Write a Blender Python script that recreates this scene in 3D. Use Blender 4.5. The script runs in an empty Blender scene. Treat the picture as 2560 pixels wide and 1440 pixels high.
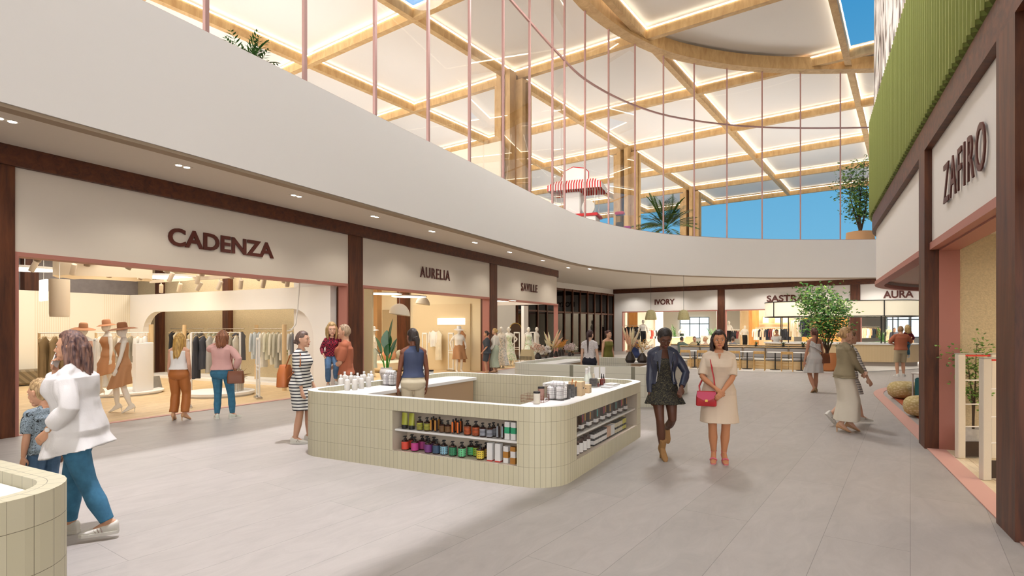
import bpy, math, random
import numpy as np
from mathutils import Vector, Matrix, noise as mnoise
random.seed(7)
R = random.Random(11)
pi = math.pi
H = 1.75; FPX = 1410.0; CX = 1280.0; HY = 820.0
SC = bpy.context.scene; COL = SC.collection
U = np.array((.4647, .8855)); V = np.array((-.8855, .4647))      # along the left shop fronts / into the left shops
G = np.array((.577, .817)); E = np.array((.817, -.577))          # roof grid / far shop fronts

# ---------- where things of the photograph stand ----------
def F(px, py):
    y = H*FPX/(py-HY); return ((px-CX)/FPX*y, y, 0.0)
def PZ(px, py, z):
    y = FPX*(z-H)/(HY-py); return ((px-CX)/FPX*y, y, z)
def PY(px, py, y):
    return ((px-CX)/FPX*y, y, H+(HY-py)/FPX*y)
def AX(px, y): return (px-CX)/FPX*y
A0 = np.array((-8.01, 9.07)); B0 = np.array((4.16, 4.64)); Q0 = np.array((7.9, 42.6))
def W(s, d, z=0.): p = A0+s*U+d*V; return (p[0], p[1], z)         # left shops: s along, d into the shop
def RW(s, d, z=0.): p = B0+s*U-d*V; return (p[0], p[1], z)        # right building
def FW(t, d, z=0.): p = Q0+t*E+d*G; return (p[0], p[1], z)        # far shops
AU = math.atan2(U[1], U[0]); AE = math.atan2(E[1], E[0])

# ---------- materials ----------
def lin(c):
    if isinstance(c, str):
        c = c.lstrip('#'); c = [int(c[i:i+2], 16)/255 for i in (0, 2, 4)]
    return tuple(((x/12.92) if x <= .04045 else ((x+.055)/1.055)**2.4) for x in c[:3])+(1.0,)
MC = {}
class NT:
    def __init__(s, m): s.t = m.node_tree; s.n = s.t.nodes; s.l = s.t.links; s.b = s.n['Principled BSDF']
    def new(s, ty, **kw):
        x = s.n.new(ty)
        for k, v in kw.items():
            if k in x.inputs.keys() if hasattr(x.inputs, 'keys') else False: x.inputs[k].default_value = v
            else: setattr(x, k, v)
        return x
    def link(s, a, b): s.l.new(a, b)
def pset(b, k, v):
    if k in b.inputs: b.inputs[k].default_value = v
def coords(t, scale=(1, 1, 1), src='Object', rot=0):
    tc = t.new('ShaderNodeTexCoord'); mp = t.new('ShaderNodeMapping')
    mp.inputs['Scale'].default_value = scale; mp.inputs['Rotation'].default_value = (0, 0, rot)
    t.link(tc.outputs[src], mp.inputs['Vector']); return mp.outputs['Vector']
def ramp(t, fac, stops):
    r = t.new('ShaderNodeValToRGB'); e = r.color_ramp.elements
    while len(e) < len(stops): e.new(.5)
    for i, (p, c) in enumerate(stops): e[i].position = p; e[i].color = lin(c)
    t.link(fac, r.inputs['Fac']); return r.outputs['Color']
def bump(t, h, s=.2, d=.01):
    b = t.new('ShaderNodeBump'); b.inputs['Strength'].default_value = s; b.inputs['Distance'].default_value = d
    t.link(h, b.inputs['Height']); t.link(b.outputs['Normal'], t.b.inputs['Normal'])
def M(name, col='#ffffff', rough=.6, metal=0., spec=.5, var=0., vs=6., bmp=0., bs=60., emit=0., ecol=None, trans=0., sheen=0., coat=0., alpha=1.):
    key = (name,)
    if key in MC: return MC[key]
    m = bpy.data.materials.new(name); m.use_nodes = True; t = NT(m); b = t.b
    pset(b, 'Base Color', lin(col)); pset(b, 'Roughness', rough); pset(b, 'Metallic', metal); pset(b, 'Specular IOR Level', spec)
    if sheen: pset(b, 'Sheen Weight', sheen)
    if coat: pset(b, 'Coat Weight', coat)
    if trans: pset(b, 'Transmission Weight', trans)
    if alpha < 1: pset(b, 'Alpha', alpha)
    if emit: pset(b, 'Emission Color', lin(ecol or col)); pset(b, 'Emission Strength', emit)
    if var:
        n = t.new('ShaderNodeTexNoise'); n.inputs['Scale'].default_value = vs; n.inputs['Detail'].default_value = 4
        t.link(coords(t), n.inputs['Vector'])
        c = lin(col)[:3]; hx = lambda f: tuple(min(1, max(0, x*f)) for x in c)+(1,)
        r = t.new('ShaderNodeValToRGB'); e = r.color_ramp.elements
        e[0].position = .3; e[0].color = hx(1-var); e[1].position = .7; e[1].color = hx(1+var)
        t.link(n.outputs['Fac'], r.inputs['Fac']); t.link(r.outputs['Color'], b.inputs['Base Color'])
    if bmp:
        n = t.new('ShaderNodeTexNoise'); n.inputs['Scale'].default_value = bs; n.inputs['Detail'].default_value = 3
        t.link(coords(t), n.inputs['Vector']); bump(t, n.outputs['Fac'], bmp)
    MC[key] = m; return m
def wood(name, c1, c2, scale=(14, 14, 1.2), rough=.55, rot=0., bm=.15, src='Object'):
    if (name,) in MC: return MC[(name,)]
    m = bpy.data.materials.new(name); m.use_nodes = True; t = NT(m)
    n = t.new('ShaderNodeTexNoise'); n.inputs['Scale'].default_value = 1.; n.inputs['Detail'].default_value = 6; n.inputs['Roughness'].default_value = .65
    n.inputs['Distortion'].default_value = .6
    t.link(coords(t, scale, src, rot), n.inputs['Vector'])
    t.link(ramp(t, n.outputs['Fac'], [(.3, c1), (.7, c2)]), t.b.inputs['Base Color'])
    pset(t.b, 'Roughness', rough); bump(t, n.outputs['Fac'], bm)
    MC[(name,)] = m; return m
def bricks(name, c1, c2, mortar, w, h, ms=.003, off=.5, src='UV', rough=.4, rot=0, nv=.0, nscale=2., loc=(0, 0, 0), bm=.3, sq=1., coat=0):
    m = bpy.data.materials.new(name); m.use_nodes = True; t = NT(m)
    tc = t.new('ShaderNodeTexCoord'); mp = t.new('ShaderNodeMapping'); mp.inputs['Rotation'].default_value = (0, 0, rot); mp.inputs['Location'].default_value = loc
    t.link(tc.outputs[src], mp.inputs['Vector'])
    k = t.new('ShaderNodeTexBrick', offset=off, squash=1.0)
    for a, b_ in (('Color1', lin(c1)), ('Color2', lin(c2)), ('Mortar', lin(mortar)), ('Scale', 1.), ('Mortar Size', ms), ('Mortar Smooth', .1), ('Bias', 0.), ('Brick Width', w), ('Row Height', h)):
        k.inputs[a].default_value = b_
    t.link(mp.outputs['Vector'], k.inputs['Vector'])
    out = k.outputs['Color']
    if nv:
        n = t.new('ShaderNodeTexNoise'); n.inputs['Scale'].default_value = nscale; n.inputs['Detail'].default_value = 8; n.inputs['Roughness'].default_value = .7
        n.inputs['Distortion'].default_value = 1.
        mp2 = t.new('ShaderNodeMapping'); mp2.inputs['Scale'].default_value = (1., 2.5, 1); t.link(mp.outputs['Vector'], mp2.inputs['Vector']); t.link(mp2.outputs['Vector'], n.inputs['Vector'])
        r = t.new('ShaderNodeValToRGB'); e = r.color_ramp.elements; e[0].position = .3; e[1].position = .7
        e[0].color = (1-nv,)*3+(1,); e[1].color = (1+nv,)*3+(1,)
        t.link(n.outputs['Fac'], r.inputs['Fac'])
        mx = t.new('ShaderNodeMix', data_type='RGBA', blend_type='MULTIPLY'); mx.inputs['Factor'].default_value = 1.
        t.link(out, mx.inputs[6]); t.link(r.outputs['Color'], mx.inputs[7]); out = mx.outputs[2]
    t.link(out, t.b.inputs['Base Color']); pset(t.b, 'Roughness', rough)
    if coat: pset(t.b, 'Coat Weight', coat)
    iv = t.new('ShaderNodeMath', operation='SUBTRACT'); iv.inputs[0].default_value = 1.; t.link(k.outputs['Fac'], iv.inputs[1])
    bump(t, iv.outputs[0], bm, .004)
    MC[(name,)] = m; return m
def glass(name, tint='#ffffff', refl=.12, rough=0.):
    if (name,) in MC: return MC[(name,)]
    m = bpy.data.materials.new(name); m.use_nodes = True; t = NT(m)
    t.n.remove(t.b); out = t.n['Material Output']
    tr = t.new('ShaderNodeBsdfTransparent'); tr.inputs['Color'].default_value = lin(tint)
    gl = t.new('ShaderNodeBsdfGlossy'); gl.inputs['Roughness'].default_value = rough
    fr = t.new('ShaderNodeFresnel'); fr.inputs['IOR'].default_value = 1.3
    ml = t.new('ShaderNodeMath', operation='MULTIPLY'); ml.inputs[1].default_value = refl*20
    t.link(fr.outputs[0], ml.inputs[0]); ml.use_clamp = True
    mx = t.new('ShaderNodeMixShader'); t.link(ml.outputs[0], mx.inputs[0]); t.link(tr.outputs[0], mx.inputs[1]); t.link(gl.outputs[0], mx.inputs[2])
    t.link(mx.outputs[0], out.inputs['Surface']); MC[(name,)] = m; return m

# ---------- mesh builder ----------
class MB:
    def __init__(s): s.v = []; s.f = []; s.m = []; s.uv = []; s.mi = 0; s.T = None
    def add(s, vs, fs, uvs=None):
        o = len(s.v)
        if s.T is not None: vs = [tuple(s.T @ Vector(p)) for p in vs]
        s.v += [tuple(map(float, p)) for p in vs]
        for k, f in enumerate(fs):
            s.f.append(tuple(i+o for i in f)); s.m.append(s.mi); s.uv.append(uvs[k] if uvs else None)
        return s
    def box(s, c, d, rz=0., rot=None):
        x, y, z = d[0]/2, d[1]/2, d[2]/2
        P = [Vector((a, b, e)) for a in (-x, x) for b in (-y, y) for e in (-z, z)]
        Q = rot if rot is not None else Matrix.Rotation(rz, 3, 'Z')
        P = [Q @ p + Vector(c) for p in P]
        return s.add(P, [(0, 1, 3, 2), (4, 6, 7, 5), (0, 4, 5, 1), (2, 3, 7, 6), (0, 2, 6, 4), (1, 5, 7, 3)])
    def bbox(s, c, d, r=.01, rz=0.):       # box with chamfered vertical and top edges
        x, y, z = d[0]/2, d[1]/2, d[2]/2; r = min(r, x*.9, y*.9, z*.9)
        ring = lambda k, zz: [(a*(x-k*(i == 0))*1., b*(y-k*(i == 1)), zz) for a, b, i in ((1, 1, 0), (1, 1, 1), (-1, 1, 1), (-1, 1, 0), (-1, -1, 0), (-1, -1, 1), (1, -1, 1), (1, -1, 0))]
        def rg(ins, zz):
            X, Y = x-ins, y-ins
            return [(X-r, Y, zz), (X, Y-r, zz), (X, -Y+r, zz), (X-r, -Y, zz), (-X+r, -Y, zz), (-X, -Y+r, zz), (-X, Y-r, zz), (-X+r, Y, zz)][::-1]
        rs = [rg(r, -z), rg(0, -z+r), rg(0, z-r), rg(r, z)]
        q = Matrix.Rotation(rz, 3, 'Z'); rs = [[tuple(q @ Vector(p)+Vector(c)) for p in g] for g in rs]
        return s.loft(rs)
    def loft(s, rings, cap=True, closed=True):
        n = len(rings[0]); vs = [p for r in rings for p in r]; fs = []
        for i in range(len(rings)-1):
            for j in range(n if closed else n-1):
                a = i*n+j; b = i*n+(j+1) % n; fs.append((a, b, b+n, a+n))
        if cap and closed: fs.append(tuple(range(n))[::-1]); fs.append(tuple(range((len(rings)-1)*n, len(rings)*n)))
        return s.add(vs, fs)
    def tube(s, pts, rad, n=8, cap=True, flat=1.):
        pts = [Vector(p) for p in pts]; k = len(pts)
        if not hasattr(rad, '__len__'): rad = [rad]*k
        rings = []; prev = None
        for i, p in enumerate(pts):
            d = (pts[min(i+1, k-1)]-pts[max(i-1, 0)])
            d = d.normalized() if d.length > 1e-9 else Vector((0, 0, 1))
            if prev is None: a = d.orthogonal().normalized() if abs(d.z) > .99 else d.cross(Vector((0, 0, 1))).normalized()
            else:
                a = prev-d*prev.dot(d); a = a.normalized() if a.length > 1e-6 else d.orthogonal().normalized()
            prev = a; b = d.cross(a)
            rings.append([p+rad[i]*(math.cos(t)*a+math.sin(t)*flat*b) for t in [2*pi*j/n for j in range(n)]])
        return s.loft(rings, cap)
    def lathe(s, prof, c=(0, 0, 0), n=20, cap=True, sx=1., sy=1.):
        return s.loft([[(c[0]+r*sx*math.cos(2*pi*j/n), c[1]+r*sy*math.sin(2*pi*j/n), c[2]+z) for j in range(n)] for r, z in prof], cap)
    def cyl(s, p, q, r, n=12, r2=None): return s.tube([p, q], [r, r if r2 is None else r2], n)
    def sph(s, c, r, n=12, m=8, sc=(1, 1, 1)):
        rings = []
        for i in range(m+1):
            th = -pi/2+pi*(i+.0001 if i == 0 else (i-.0001 if i == m else i))/m
            rings.append([(c[0]+r*sc[0]*math.cos(th)*math.cos(2*pi*j/n), c[1]+r*sc[1]*math.cos(th)*math.sin(2*pi*j/n), c[2]+r*sc[2]*math.sin(th)) for j in range(n)])
        return s.loft(rings)
    def prism(s, poly, z0, z1):
        n = len(poly); a = sum(poly[i][0]*poly[(i+1) % n][1]-poly[(i+1) % n][0]*poly[i][1] for i in range(n))
        if a < 0: poly = poly[::-1]
        return s.loft([[(p[0], p[1], z0) for p in poly], [(p[0], p[1], z1) for p in poly]])
    def strip(s, path, off0, off1, z0, z1, uvs=False, closed=False):
        """solid wall following a plan path (x,y list); off0/off1 = offsets to the left of travel"""
        a = offset(path, off0, closed); b = offset(path, off1, closed); n = len(path); L = [0.]
        for i in range(n): q = path[(i+1) % n]; L.append(L[-1]+math.hypot(q[0]-path[i][0], q[1]-path[i][1]))
        m = n if closed else n-1
        vs = []
        for i in range(n): vs += [(a[i][0], a[i][1], z0), (a[i][0], a[i][1], z1), (b[i][0], b[i][1], z1), (b[i][0], b[i][1], z0)]
        fs = []; uv = []
        for i in range(m):
            p, q = 4*i, 4*((i+1) % n); l0, l1 = L[i], L[i+1]
            fs += [(p, p+1, q+1, q), (p+1, p+2, q+2, q+1), (p+2, p+3, q+3, q+2), (p+3, p, q, q+3)]
            uv += [[(l0, z0), (l0, z1), (l1, z1), (l1, z0)], [(l0, z1), (l0, z1+off1-off0), (l1, z1+off1-off0), (l1, z1)], [(l0, z1), (l0, z0), (l1, z0), (l1, z1)], [(l0, z0), (l0, z0-.1), (l1, z0-.1), (l1, z0)]]
        if not closed: fs += [(0, 3, 2, 1), (4*n-4, 4*n-3, 4*n-2, 4*n-1)]; uv += [[(0, z0), (.1, z0), (.1, z1), (0, z1)]]*2
        return s.add(vs, fs, uv)
    def build(s, name, mats, parent=None, smooth=None, loc=None, rz=None):
        me = bpy.data.meshes.new(name); me.from_pydata(s.v, [], s.f)
        if not isinstance(mats, (list, tuple)): mats = [mats]
        for m in mats: me.materials.append(m)
        if len(mats) > 1: me.polygons.foreach_set('material_index', s.m)
        if any(u is not None for u in s.uv):
            ul = me.uv_layers.new(name='UVMap'); k = 0; fl = []
            for f, u in zip(s.f, s.uv):
                for j in range(len(f)): fl += list(u[j]) if u else [0., 0.]
            ul.data.foreach_set('uv', fl)
        me.update(); fixn(me)
        if smooth is not None: shade(me, smooth)
        o = bpy.data.objects.new(name, me); COL.objects.link(o)
        if parent is not None: o.parent = parent
        if loc is not None: o.location = loc
        if rz is not None: o.rotation_euler = (0, 0, rz)
        return o
import bmesh
def fixn(me):
    b = bmesh.new(); b.from_mesh(me); bmesh.ops.recalc_face_normals(b, faces=b.faces); b.to_mesh(me); b.free()
def shade(me, ang):
    me.polygons.foreach_set('use_smooth', [True]*len(me.polygons))
    if ang < pi: me.set_sharp_from_angle(angle=ang)
def offset(path, d, closed=False):
    n = len(path); out = []
    for i in range(n):
        p = np.array(path[i][:2])
        a = np.array(path[(i-1) % n][:2]) if (closed or i > 0) else None
        b = np.array(path[(i+1) % n][:2]) if (closed or i < n-1) else None
        ns = []
        for x, y in ((a, p), (p, b)):
            if x is None or y is None: continue
            t = y-x; t = t/np.linalg.norm(t); ns.append(np.array((-t[1], t[0])))
        m = sum(ns)/len(ns); m = m/max(1e-6, np.dot(m, m))
        out.append(tuple(p+m*d))
    return out
def rrect(w, d, r, n=8, c=(0, 0), ang=0.):
    P = []
    for cx, cy, a0 in ((w/2-r, d/2-r, 0), (-w/2+r, d/2-r, pi/2), (-w/2+r, -d/2+r, pi), (w/2-r, -d/2+r, 3*pi/2)):
        for k in range(n+1):
            a = a0+pi/2*k/n; P.append((cx+r*math.cos(a), cy+r*math.sin(a)))
    ca, sa = math.cos(ang), math.sin(ang)
    return [(c[0]+x*ca-y*sa, c[1]+x*sa+y*ca) for x, y in P]

# ---------- scene objects ----------
def tag(o, label=None, cat=None, group=None, kind=None):
    if label: o['label'] = label
    if cat: o['category'] = cat
    if group: o['group'] = group
    if kind: o['kind'] = kind
    return o
def thing(name, label, cat, loc=(0, 0, 0), rz=0., group=None):
    o = bpy.data.objects.new(name, None); o.empty_display_size = .1; COL.objects.link(o)
    o.location = loc; o.rotation_euler = (0, 0, rz); return tag(o, label, cat, group)
def struct(name, mb, mats, smooth=None, parent=None):
    o = mb.build(name, mats, parent, smooth)
    if parent is None: o['kind'] = 'structure'
    return o
KIDS = {}
def dup(o, loc=None, rz=None, label=None, group=None, parent=None, scale=None):
    def rec(a, par):
        c = a.copy(); COL.objects.link(c)
        if par is not None: c.parent = par
        for ch in list(a.children): rec(ch, c)
        return c
    c = rec(o, parent)
    if loc is not None: c.location = loc
    if rz is not None: c.rotation_euler = (0, 0, rz)
    if scale is not None: c.scale = (scale,)*3 if not hasattr(scale, '__len__') else scale
    if label: c['label'] = label
    if group: c['group'] = group
    return c
def text(body, size, mats, loc, rot, name, label, ext=.02, bold=.012, width=None, cat='sign', sp=1., parent=None):
    cu = bpy.data.curves.new(name, 'FONT'); cu.body = body; cu.size = size; cu.extrude = ext; cu.offset = bold; cu.align_x = 'CENTER'; cu.align_y = 'BOTTOM_BASELINE'
    cu.space_character = sp; cu.resolution_u = 4
    t = bpy.data.objects.new(name, cu); COL.objects.link(t)
    dg = bpy.context.evaluated_depsgraph_get(); me = bpy.data.meshes.new_from_object(t.evaluated_get(dg)); bpy.data.objects.remove(t)
    me.name = name; me.materials.clear(); me.materials.append(mats)
    if width:
        xs = [v.co.x for v in me.vertices]; k = width/(max(xs)-min(xs)); mid = (max(xs)+min(xs))/2
        for v in me.vertices: v.co.x = (v.co.x-mid)*k
    o = bpy.data.objects.new(name, me); COL.objects.link(o); o.location = loc; o.rotation_euler = rot
    if parent: o.parent = parent
    elif label: tag(o, label, cat)
    return o
def remesh(mb, vox, it=4, fac=.5):
    me = bpy.data.meshes.new('t'); me.from_pydata(mb.v, [], mb.f); me.update(); fixn(me)
    o = bpy.data.objects.new('t', me); COL.objects.link(o)
    md = o.modifiers.new('r', 'REMESH'); md.mode = 'VOXEL'; md.voxel_size = vox; md.adaptivity = 0.
    if it: sm = o.modifiers.new('s', 'SMOOTH'); sm.iterations = it; sm.factor = fac
    dg = bpy.context.evaluated_depsgraph_get()
    r = bpy.data.meshes.new_from_object(o.evaluated_get(dg)); bpy.data.objects.remove(o); bpy.data.meshes.remove(me)
    r.polygons.foreach_set('use_smooth', [True]*len(r.polygons)); return r
def area(name, loc, size, power, col=(1, 1, 1), rot=(0, 0, 0), sy=None, spread=pi):
    l = bpy.data.lights.new(name, 'AREA'); l.energy = power; l.color = col; l.size = size; l.spread = spread
    if sy: l.shape = 'RECTANGLE'; l.size_y = sy
    o = bpy.data.objects.new(name, l); COL.objects.link(o); o.location = loc; o.rotation_euler = rot; return o
def point(name, loc, power, col=(1, 1, 1), r=.1, spot=None, rot=(0, 0, 0)):
    l = bpy.data.lights.new(name, 'SPOT' if spot else 'POINT'); l.energy = power; l.color = col; l.shadow_soft_size = r
    if spot: l.spot_size = spot; l.spot_blend = .6
    o = bpy.data.objects.new(name, l); COL.objects.link(o); o.location = loc; o.rotation_euler = rot; return o
# ================= camera, world =================
cam = bpy.data.cameras.new('camera'); cam.sensor_width = 36; cam.sensor_fit = 'HORIZONTAL'; cam.lens = 36*FPX/2560
cam.shift_y = 100/2560; cam.clip_end = 400; cam.clip_start = .05
co = bpy.data.objects.new('camera', cam); COL.objects.link(co); co.location = (0, 0, H); co.rotation_euler = (pi/2, 0, 0); SC.camera = co
SC.view_settings.view_transform = 'Standard'; SC.view_settings.look = 'None'; SC.view_settings.gamma = 1; SC.view_settings.exposure = 0.
SC.view_settings.use_curve_mapping = False
cy = SC.cycles; cy.max_bounces = 5; cy.min_light_bounces = 0; SC.cycles.light_sampling_threshold = .03; cy.diffuse_bounces = 3; cy.glossy_bounces = 3; cy.transmission_bounces = 4; cy.transparent_max_bounces = 10
cy.caustics_reflective = False; cy.caustics_refractive = False; cy.sample_clamp_indirect = 6.; cy.use_adaptive_sampling = True; cy.adaptive_threshold = .1; cy.use_light_tree = False
w = bpy.data.worlds.new('sky'); SC.world = w; w.use_nodes = True
wn = w.node_tree.nodes; wl = w.node_tree.links; bg = wn['Background']
tc = wn.new('ShaderNodeTexCoord'); sx = wn.new('ShaderNodeSeparateXYZ'); rp = wn.new('ShaderNodeValToRGB'); e = rp.color_ramp.elements
e[0].position = .0; e[0].color = lin('#86cdf0'); e[1].position = .55; e[1].color = lin('#2d92d2')
wl.new(tc.outputs['Generated'], sx.inputs[0]); wl.new(sx.outputs['Z'], rp.inputs['Fac']); wl.new(rp.outputs['Color'], bg.inputs['Color']); bg.inputs['Strength'].default_value = 1.

# ================= shared materials =================
m_plaster = M('plaster', '#efe6db', .85, bmp=.03, bs=90)
m_white = M('white_paint', '#f6f2ec', .6)
m_soffit = M('soffit_paint', '#e4dacd', .85)
m_fascia = M('fascia_plaster', '#ece6e0', .8, bmp=.03, bs=60)
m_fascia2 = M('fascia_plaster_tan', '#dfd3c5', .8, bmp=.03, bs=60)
m_walnut = wood('walnut', '#38190c', '#6d3b20', (9, 9, .9), .5)
m_walnut_h = wood('walnut_beam', '#38190c', '#6a381e', (.9, 9, 9), .5, AU)
m_roofwood = wood('roof_timber', '#b8905c', '#d6b27c', (3, 3, 1), .6)
m_pink = M('dusty_pink_paint', '#b5786b', .5)
m_pinkfloor = M('pink_threshold', '#d8a698', .55)
m_letter = M('oxblood_letters', '#57241a', .5)
m_rail = M('rose_metal', '#b58d86', .45, .2)
m_glass = glass('clear_glass', '#ffffff', .012)
m_led = M('led_strip', '#fff1cf', emit=6.5, ecol='#fff6e2')
m_lamp = M('lamp_lens', '#ffffff', emit=14., ecol='#fff6e6')
m_green = M('olive_cladding', '#7b8340', .65)
m_floor = bricks('stone_floor', '#b1aaa6', '#aaa49f', '#87807c', 3.6, .6*H/1.75, .0022, .5, 'Object', .45, -math.atan2(G[1], G[0]), .1, 1.7, bm=.15)
m_oak = bricks('oak_floor', '#e3c79c', '#d8b988', '#b89868', 1.2, .14, .002, .35, 'Object', .5, AU+.785, .12, 3., bm=.1)
m_wshop = M('white_floor', '#f1ede6', .35)

# ================= plan of the upper edge =================
EDGE = [(-30.0*.4647-9.2, 2.2-30*.8855), (-11.3, -1.65), (-6.65, 7.3), (-5.43, 9.56), (-2.83, 14.55), (-1.02, 18.0), (.6, 21.2), (1.99, 23.9), (3.6, 26.6), (6.3, 29.4), (9.5, 31.4), (14.5, 32.75), (20.8, 32.8), (26., 31.8), (32., 29.)]
def smooth_path(P, k=6):
    out = []
    for i in range(len(P)-1):
        p0 = np.array(P[max(i-1, 0)]); p1 = np.array(P[i]); p2 = np.array(P[i+1]); p3 = np.array(P[min(i+2, len(P)-1)])
        for j in range(k):
            t = j/k
            out.append(tuple(.5*((2*p1)+(p2-p0)*t+(2*p0-5*p1+4*p2-p3)*t*t+(3*p1-p0-3*p2+p3)*t**3)))
    out.append(tuple(P[-1])); return out
ED = smooth_path(EDGE, 5)
ZC = 4.66; ZF = 5.7; ZT = 6.9; ZR = 16.8
# floor
b = MB(); b.add([(-60, -34, 0), (60, -34, 0), (60, 90, 0), (-60, 90, 0)], [(0, 1, 2, 3)]); struct('floor', b, m_floor)
# soffit of the gallery + gallery floor
far = []
for i, p in enumerate(ED):
    q = offset(ED, 26.)[i] if i < 40 else (p[0]+2, p[1]+34); far.append(q)
def slab(z0, z1):
    b = MB(); n = len(ED); vs = []
    for p, q in zip(offset(ED, .12), far): vs += [(p[0], p[1], z0), (q[0], q[1], z0), (q[0], q[1], z1), (p[0], p[1], z1)]
    fs = []
    for i in range(n-1):
        for k in range(4): a = 4*i+k; c = 4*i+(k+1) % 4; fs.append((a, c, c+4, a+4))
    b.add(vs, fs); return b
struct('ceiling', slab(ZC, ZC+.12), m_soffit)
struct('floor_gallery', slab(ZF-.2, ZF), m_plaster)
b = MB(); b.strip(ED, 0., .22, ZC+.03, ZT); struct('wall_parapet', b, m_fascia, .5)
b = MB(); b.strip(ED, .03, .25, ZC-.02, ZC+.03); struct('trim_1', b, M('painted_shadow_line', '#a8957f', .8), .5)  # shadow line of the recess painted as a darker band
b = MB(); b.strip(ED, .05, .13, ZT, ZT+.03); struct('trim_2', b, m_rail, .5)

# ================= left shop front =================
LS = 22.0
corner = [W(-14, 0)[:2]]+[W(s, 0)[:2] for s in (0, 7.7, 15.5, LS)]
for k in range(1, 7):
    a = pi/2*k/6; corner.append(W(LS+.7*math.sin(a), .7*(1-math.cos(a)))[:2])
corner.append(W(LS+.7, 6)[:2])
b = MB(); b.strip(corner, -.1, .35, 4.34, ZC); struct('wall_beam', b, m_walnut_h, .6)
PILL = [(-.9, 0.), (7.44, 7.99), (15.3, 15.86)]
def segs(path, name, z0, z1, o0, o1, mt): b = MB(); b.strip(path, o0, o1, z0, z1); return struct(name, b, mt, .6)
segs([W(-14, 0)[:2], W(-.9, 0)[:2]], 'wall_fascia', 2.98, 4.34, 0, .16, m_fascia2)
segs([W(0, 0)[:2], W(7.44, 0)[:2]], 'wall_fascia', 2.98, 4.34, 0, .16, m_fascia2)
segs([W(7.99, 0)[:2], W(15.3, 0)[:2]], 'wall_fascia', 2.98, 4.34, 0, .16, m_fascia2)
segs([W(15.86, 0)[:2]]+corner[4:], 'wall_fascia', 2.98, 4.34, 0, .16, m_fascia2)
for s0, s1 in PILL:
    b = MB(); b.strip([W(s0, 0)[:2], W(s1, 0)[:2]], -.04, .42, 0, 4.34); struct('wall_pillar', b, m_walnut)
def portal(s0, s1, f=W, z=2.98, d0=-.01, d1=.3, th=.06, jr=True, jl=True):
    b = MB()
    P = lambda s, d: f(s, d)[:2]
    b.prism([P(s0, d0), P(s1, d0), P(s1, d1), P(s0, d1)], z-.07, z)
    for a, c, on in ((s0, s0+th, jl), (s1-th, s1, jr)):
        if on: b.prism([P(a, d0), P(c, d0), P(c, d1), P(a, d1)], 0, z-.07)
    return struct('door_frame', b, m_pink)
portal(0, 7.44); portal(7.99, 15.3); portal(15.86, LS+.3, jr=False)
b = MB(); b.prism([W(LS+.3, .0)[:2], W(LS+.45, .1)[:2], W(LS+.42, .3)[:2], W(LS+.25, .2)[:2]], 0, 2.93); struct('door_post', b, m_pink)
b = MB(); b.strip([W(-14, 0)[:2], W(LS+.6, 0)[:2]], .0, .13, 0.001, .012); struct('trim_3', b, m_pinkfloor)
b = MB(); b.strip([W(-14, .13)[:2], W(LS+.6, .13)[:2]], .0, 11., 0.0005, .01); struct('floor_oak', b, m_oak)

# ================= right building =================
RS = 11.3; RR = 6.0
cc = B0+RS*U-RR*V
def rpath(off=0., s0=-3., arc=75, n=16):
    P = [np.array(RW(s, off)[:2]) for s in (s0, 0., 4.2, 8., RS)]
    for k in range(1, n+1):
        a = math.radians(arc)*k/n; P.append(cc+(RR-off)*(V*math.cos(a)+U*math.sin(a)))
    return [tuple(p) for p in P]
rp_ = rpath()
def rstrip(name, z0, z1, d0, d1, mt, path=None, sm=.5, uvs=False):
    b = MB(); b.strip((path or rp_), -d1, -d0, z0, z1); return struct(name, b, mt, sm)
rstrip('wall_fascia_right', 2.98, 4.34, .06, .2, m_fascia)
rstrip('wall_beam_right', 4.33, 4.70, -.03, .3, m_walnut_h)
rstrip('trim_4', 2.88, 2.98, .03, .24, m_pink)
for s0, s1 in ((-.05, .47), (3.99, 4.47)):
    b = MB(); b.strip([RW(s0, 0)[:2], RW(s1, 0)[:2]], -.14, .03, 0, 4.34); struct('wall_pillar_right', b, m_walnut)
b = MB(); b.strip([RW(-.06, .14)[:2], RW(.46, .14)[:2]], -.36, 0., 0, 4.34); struct('wall_pillar_right', b, wood('walnut_lit', '#4a1c0c', '#7c3a1c', (9, 9, .9), .45))  # same walnut, redder: the lit side face is put into the colour
b = MB()
P = lambda s, d: RW(s, d)[:2]
b.prism([P(3.98, .14), P(4.3, .14), P(4.3, .38), P(3.98, .38)], 0, 2.9); b.prism([P(.4, .14), P(4, .14), P(4, .38), P(.4, .38)], 2.86, 2.98); struct('door_frame_right', b, m_pink)
b = MB(); b.strip(rpath(0, -3.), -.22, -.0, 0.001, .012); struct('trim_5', b, m_pinkfloor)
# corrugated olive cladding with stepped lower edge
b = MB(); path = rpath(-.0, -3., 80, 30); pts = []; 
fine = []
for i in range(len(path)-1):
    p = np.array(path[i]); q = np.array(path[i+1]); L = np.linalg.norm(q-p); k = max(1, int(round(L/.17)))
    for j in range(k): fine.append(tuple(p+(q-p)*j/k))
fine.append(path[-1])
fi = offset(fine, 0.); fo = offset(fine, .085)
for i in range(len(fi)-1):
    a, d = np.array(fo[i]), np.array(fi[i]); c = d+(np.array(fi[i+1])-d)*.9+(a-d)*.12; z0 = 4.74
    b.add([(a[0], a[1], z0), (c[0], c[1], z0), (c[0], c[1], 7.2), (a[0], a[1], 7.2), (d[0], d[1], z0), (d[0], d[1], 7.2)], [(0, 1, 2, 3), (4, 0, 3, 5), (0, 4, 1), (3, 2, 5)])
b.mi = 1
for p in fo[:-1]: b.box((p[0], p[1], (4.72+7.2)/2), (.016, .03, 2.48), AU)  # lighter strips paint in the light catching the rib edges
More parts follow.
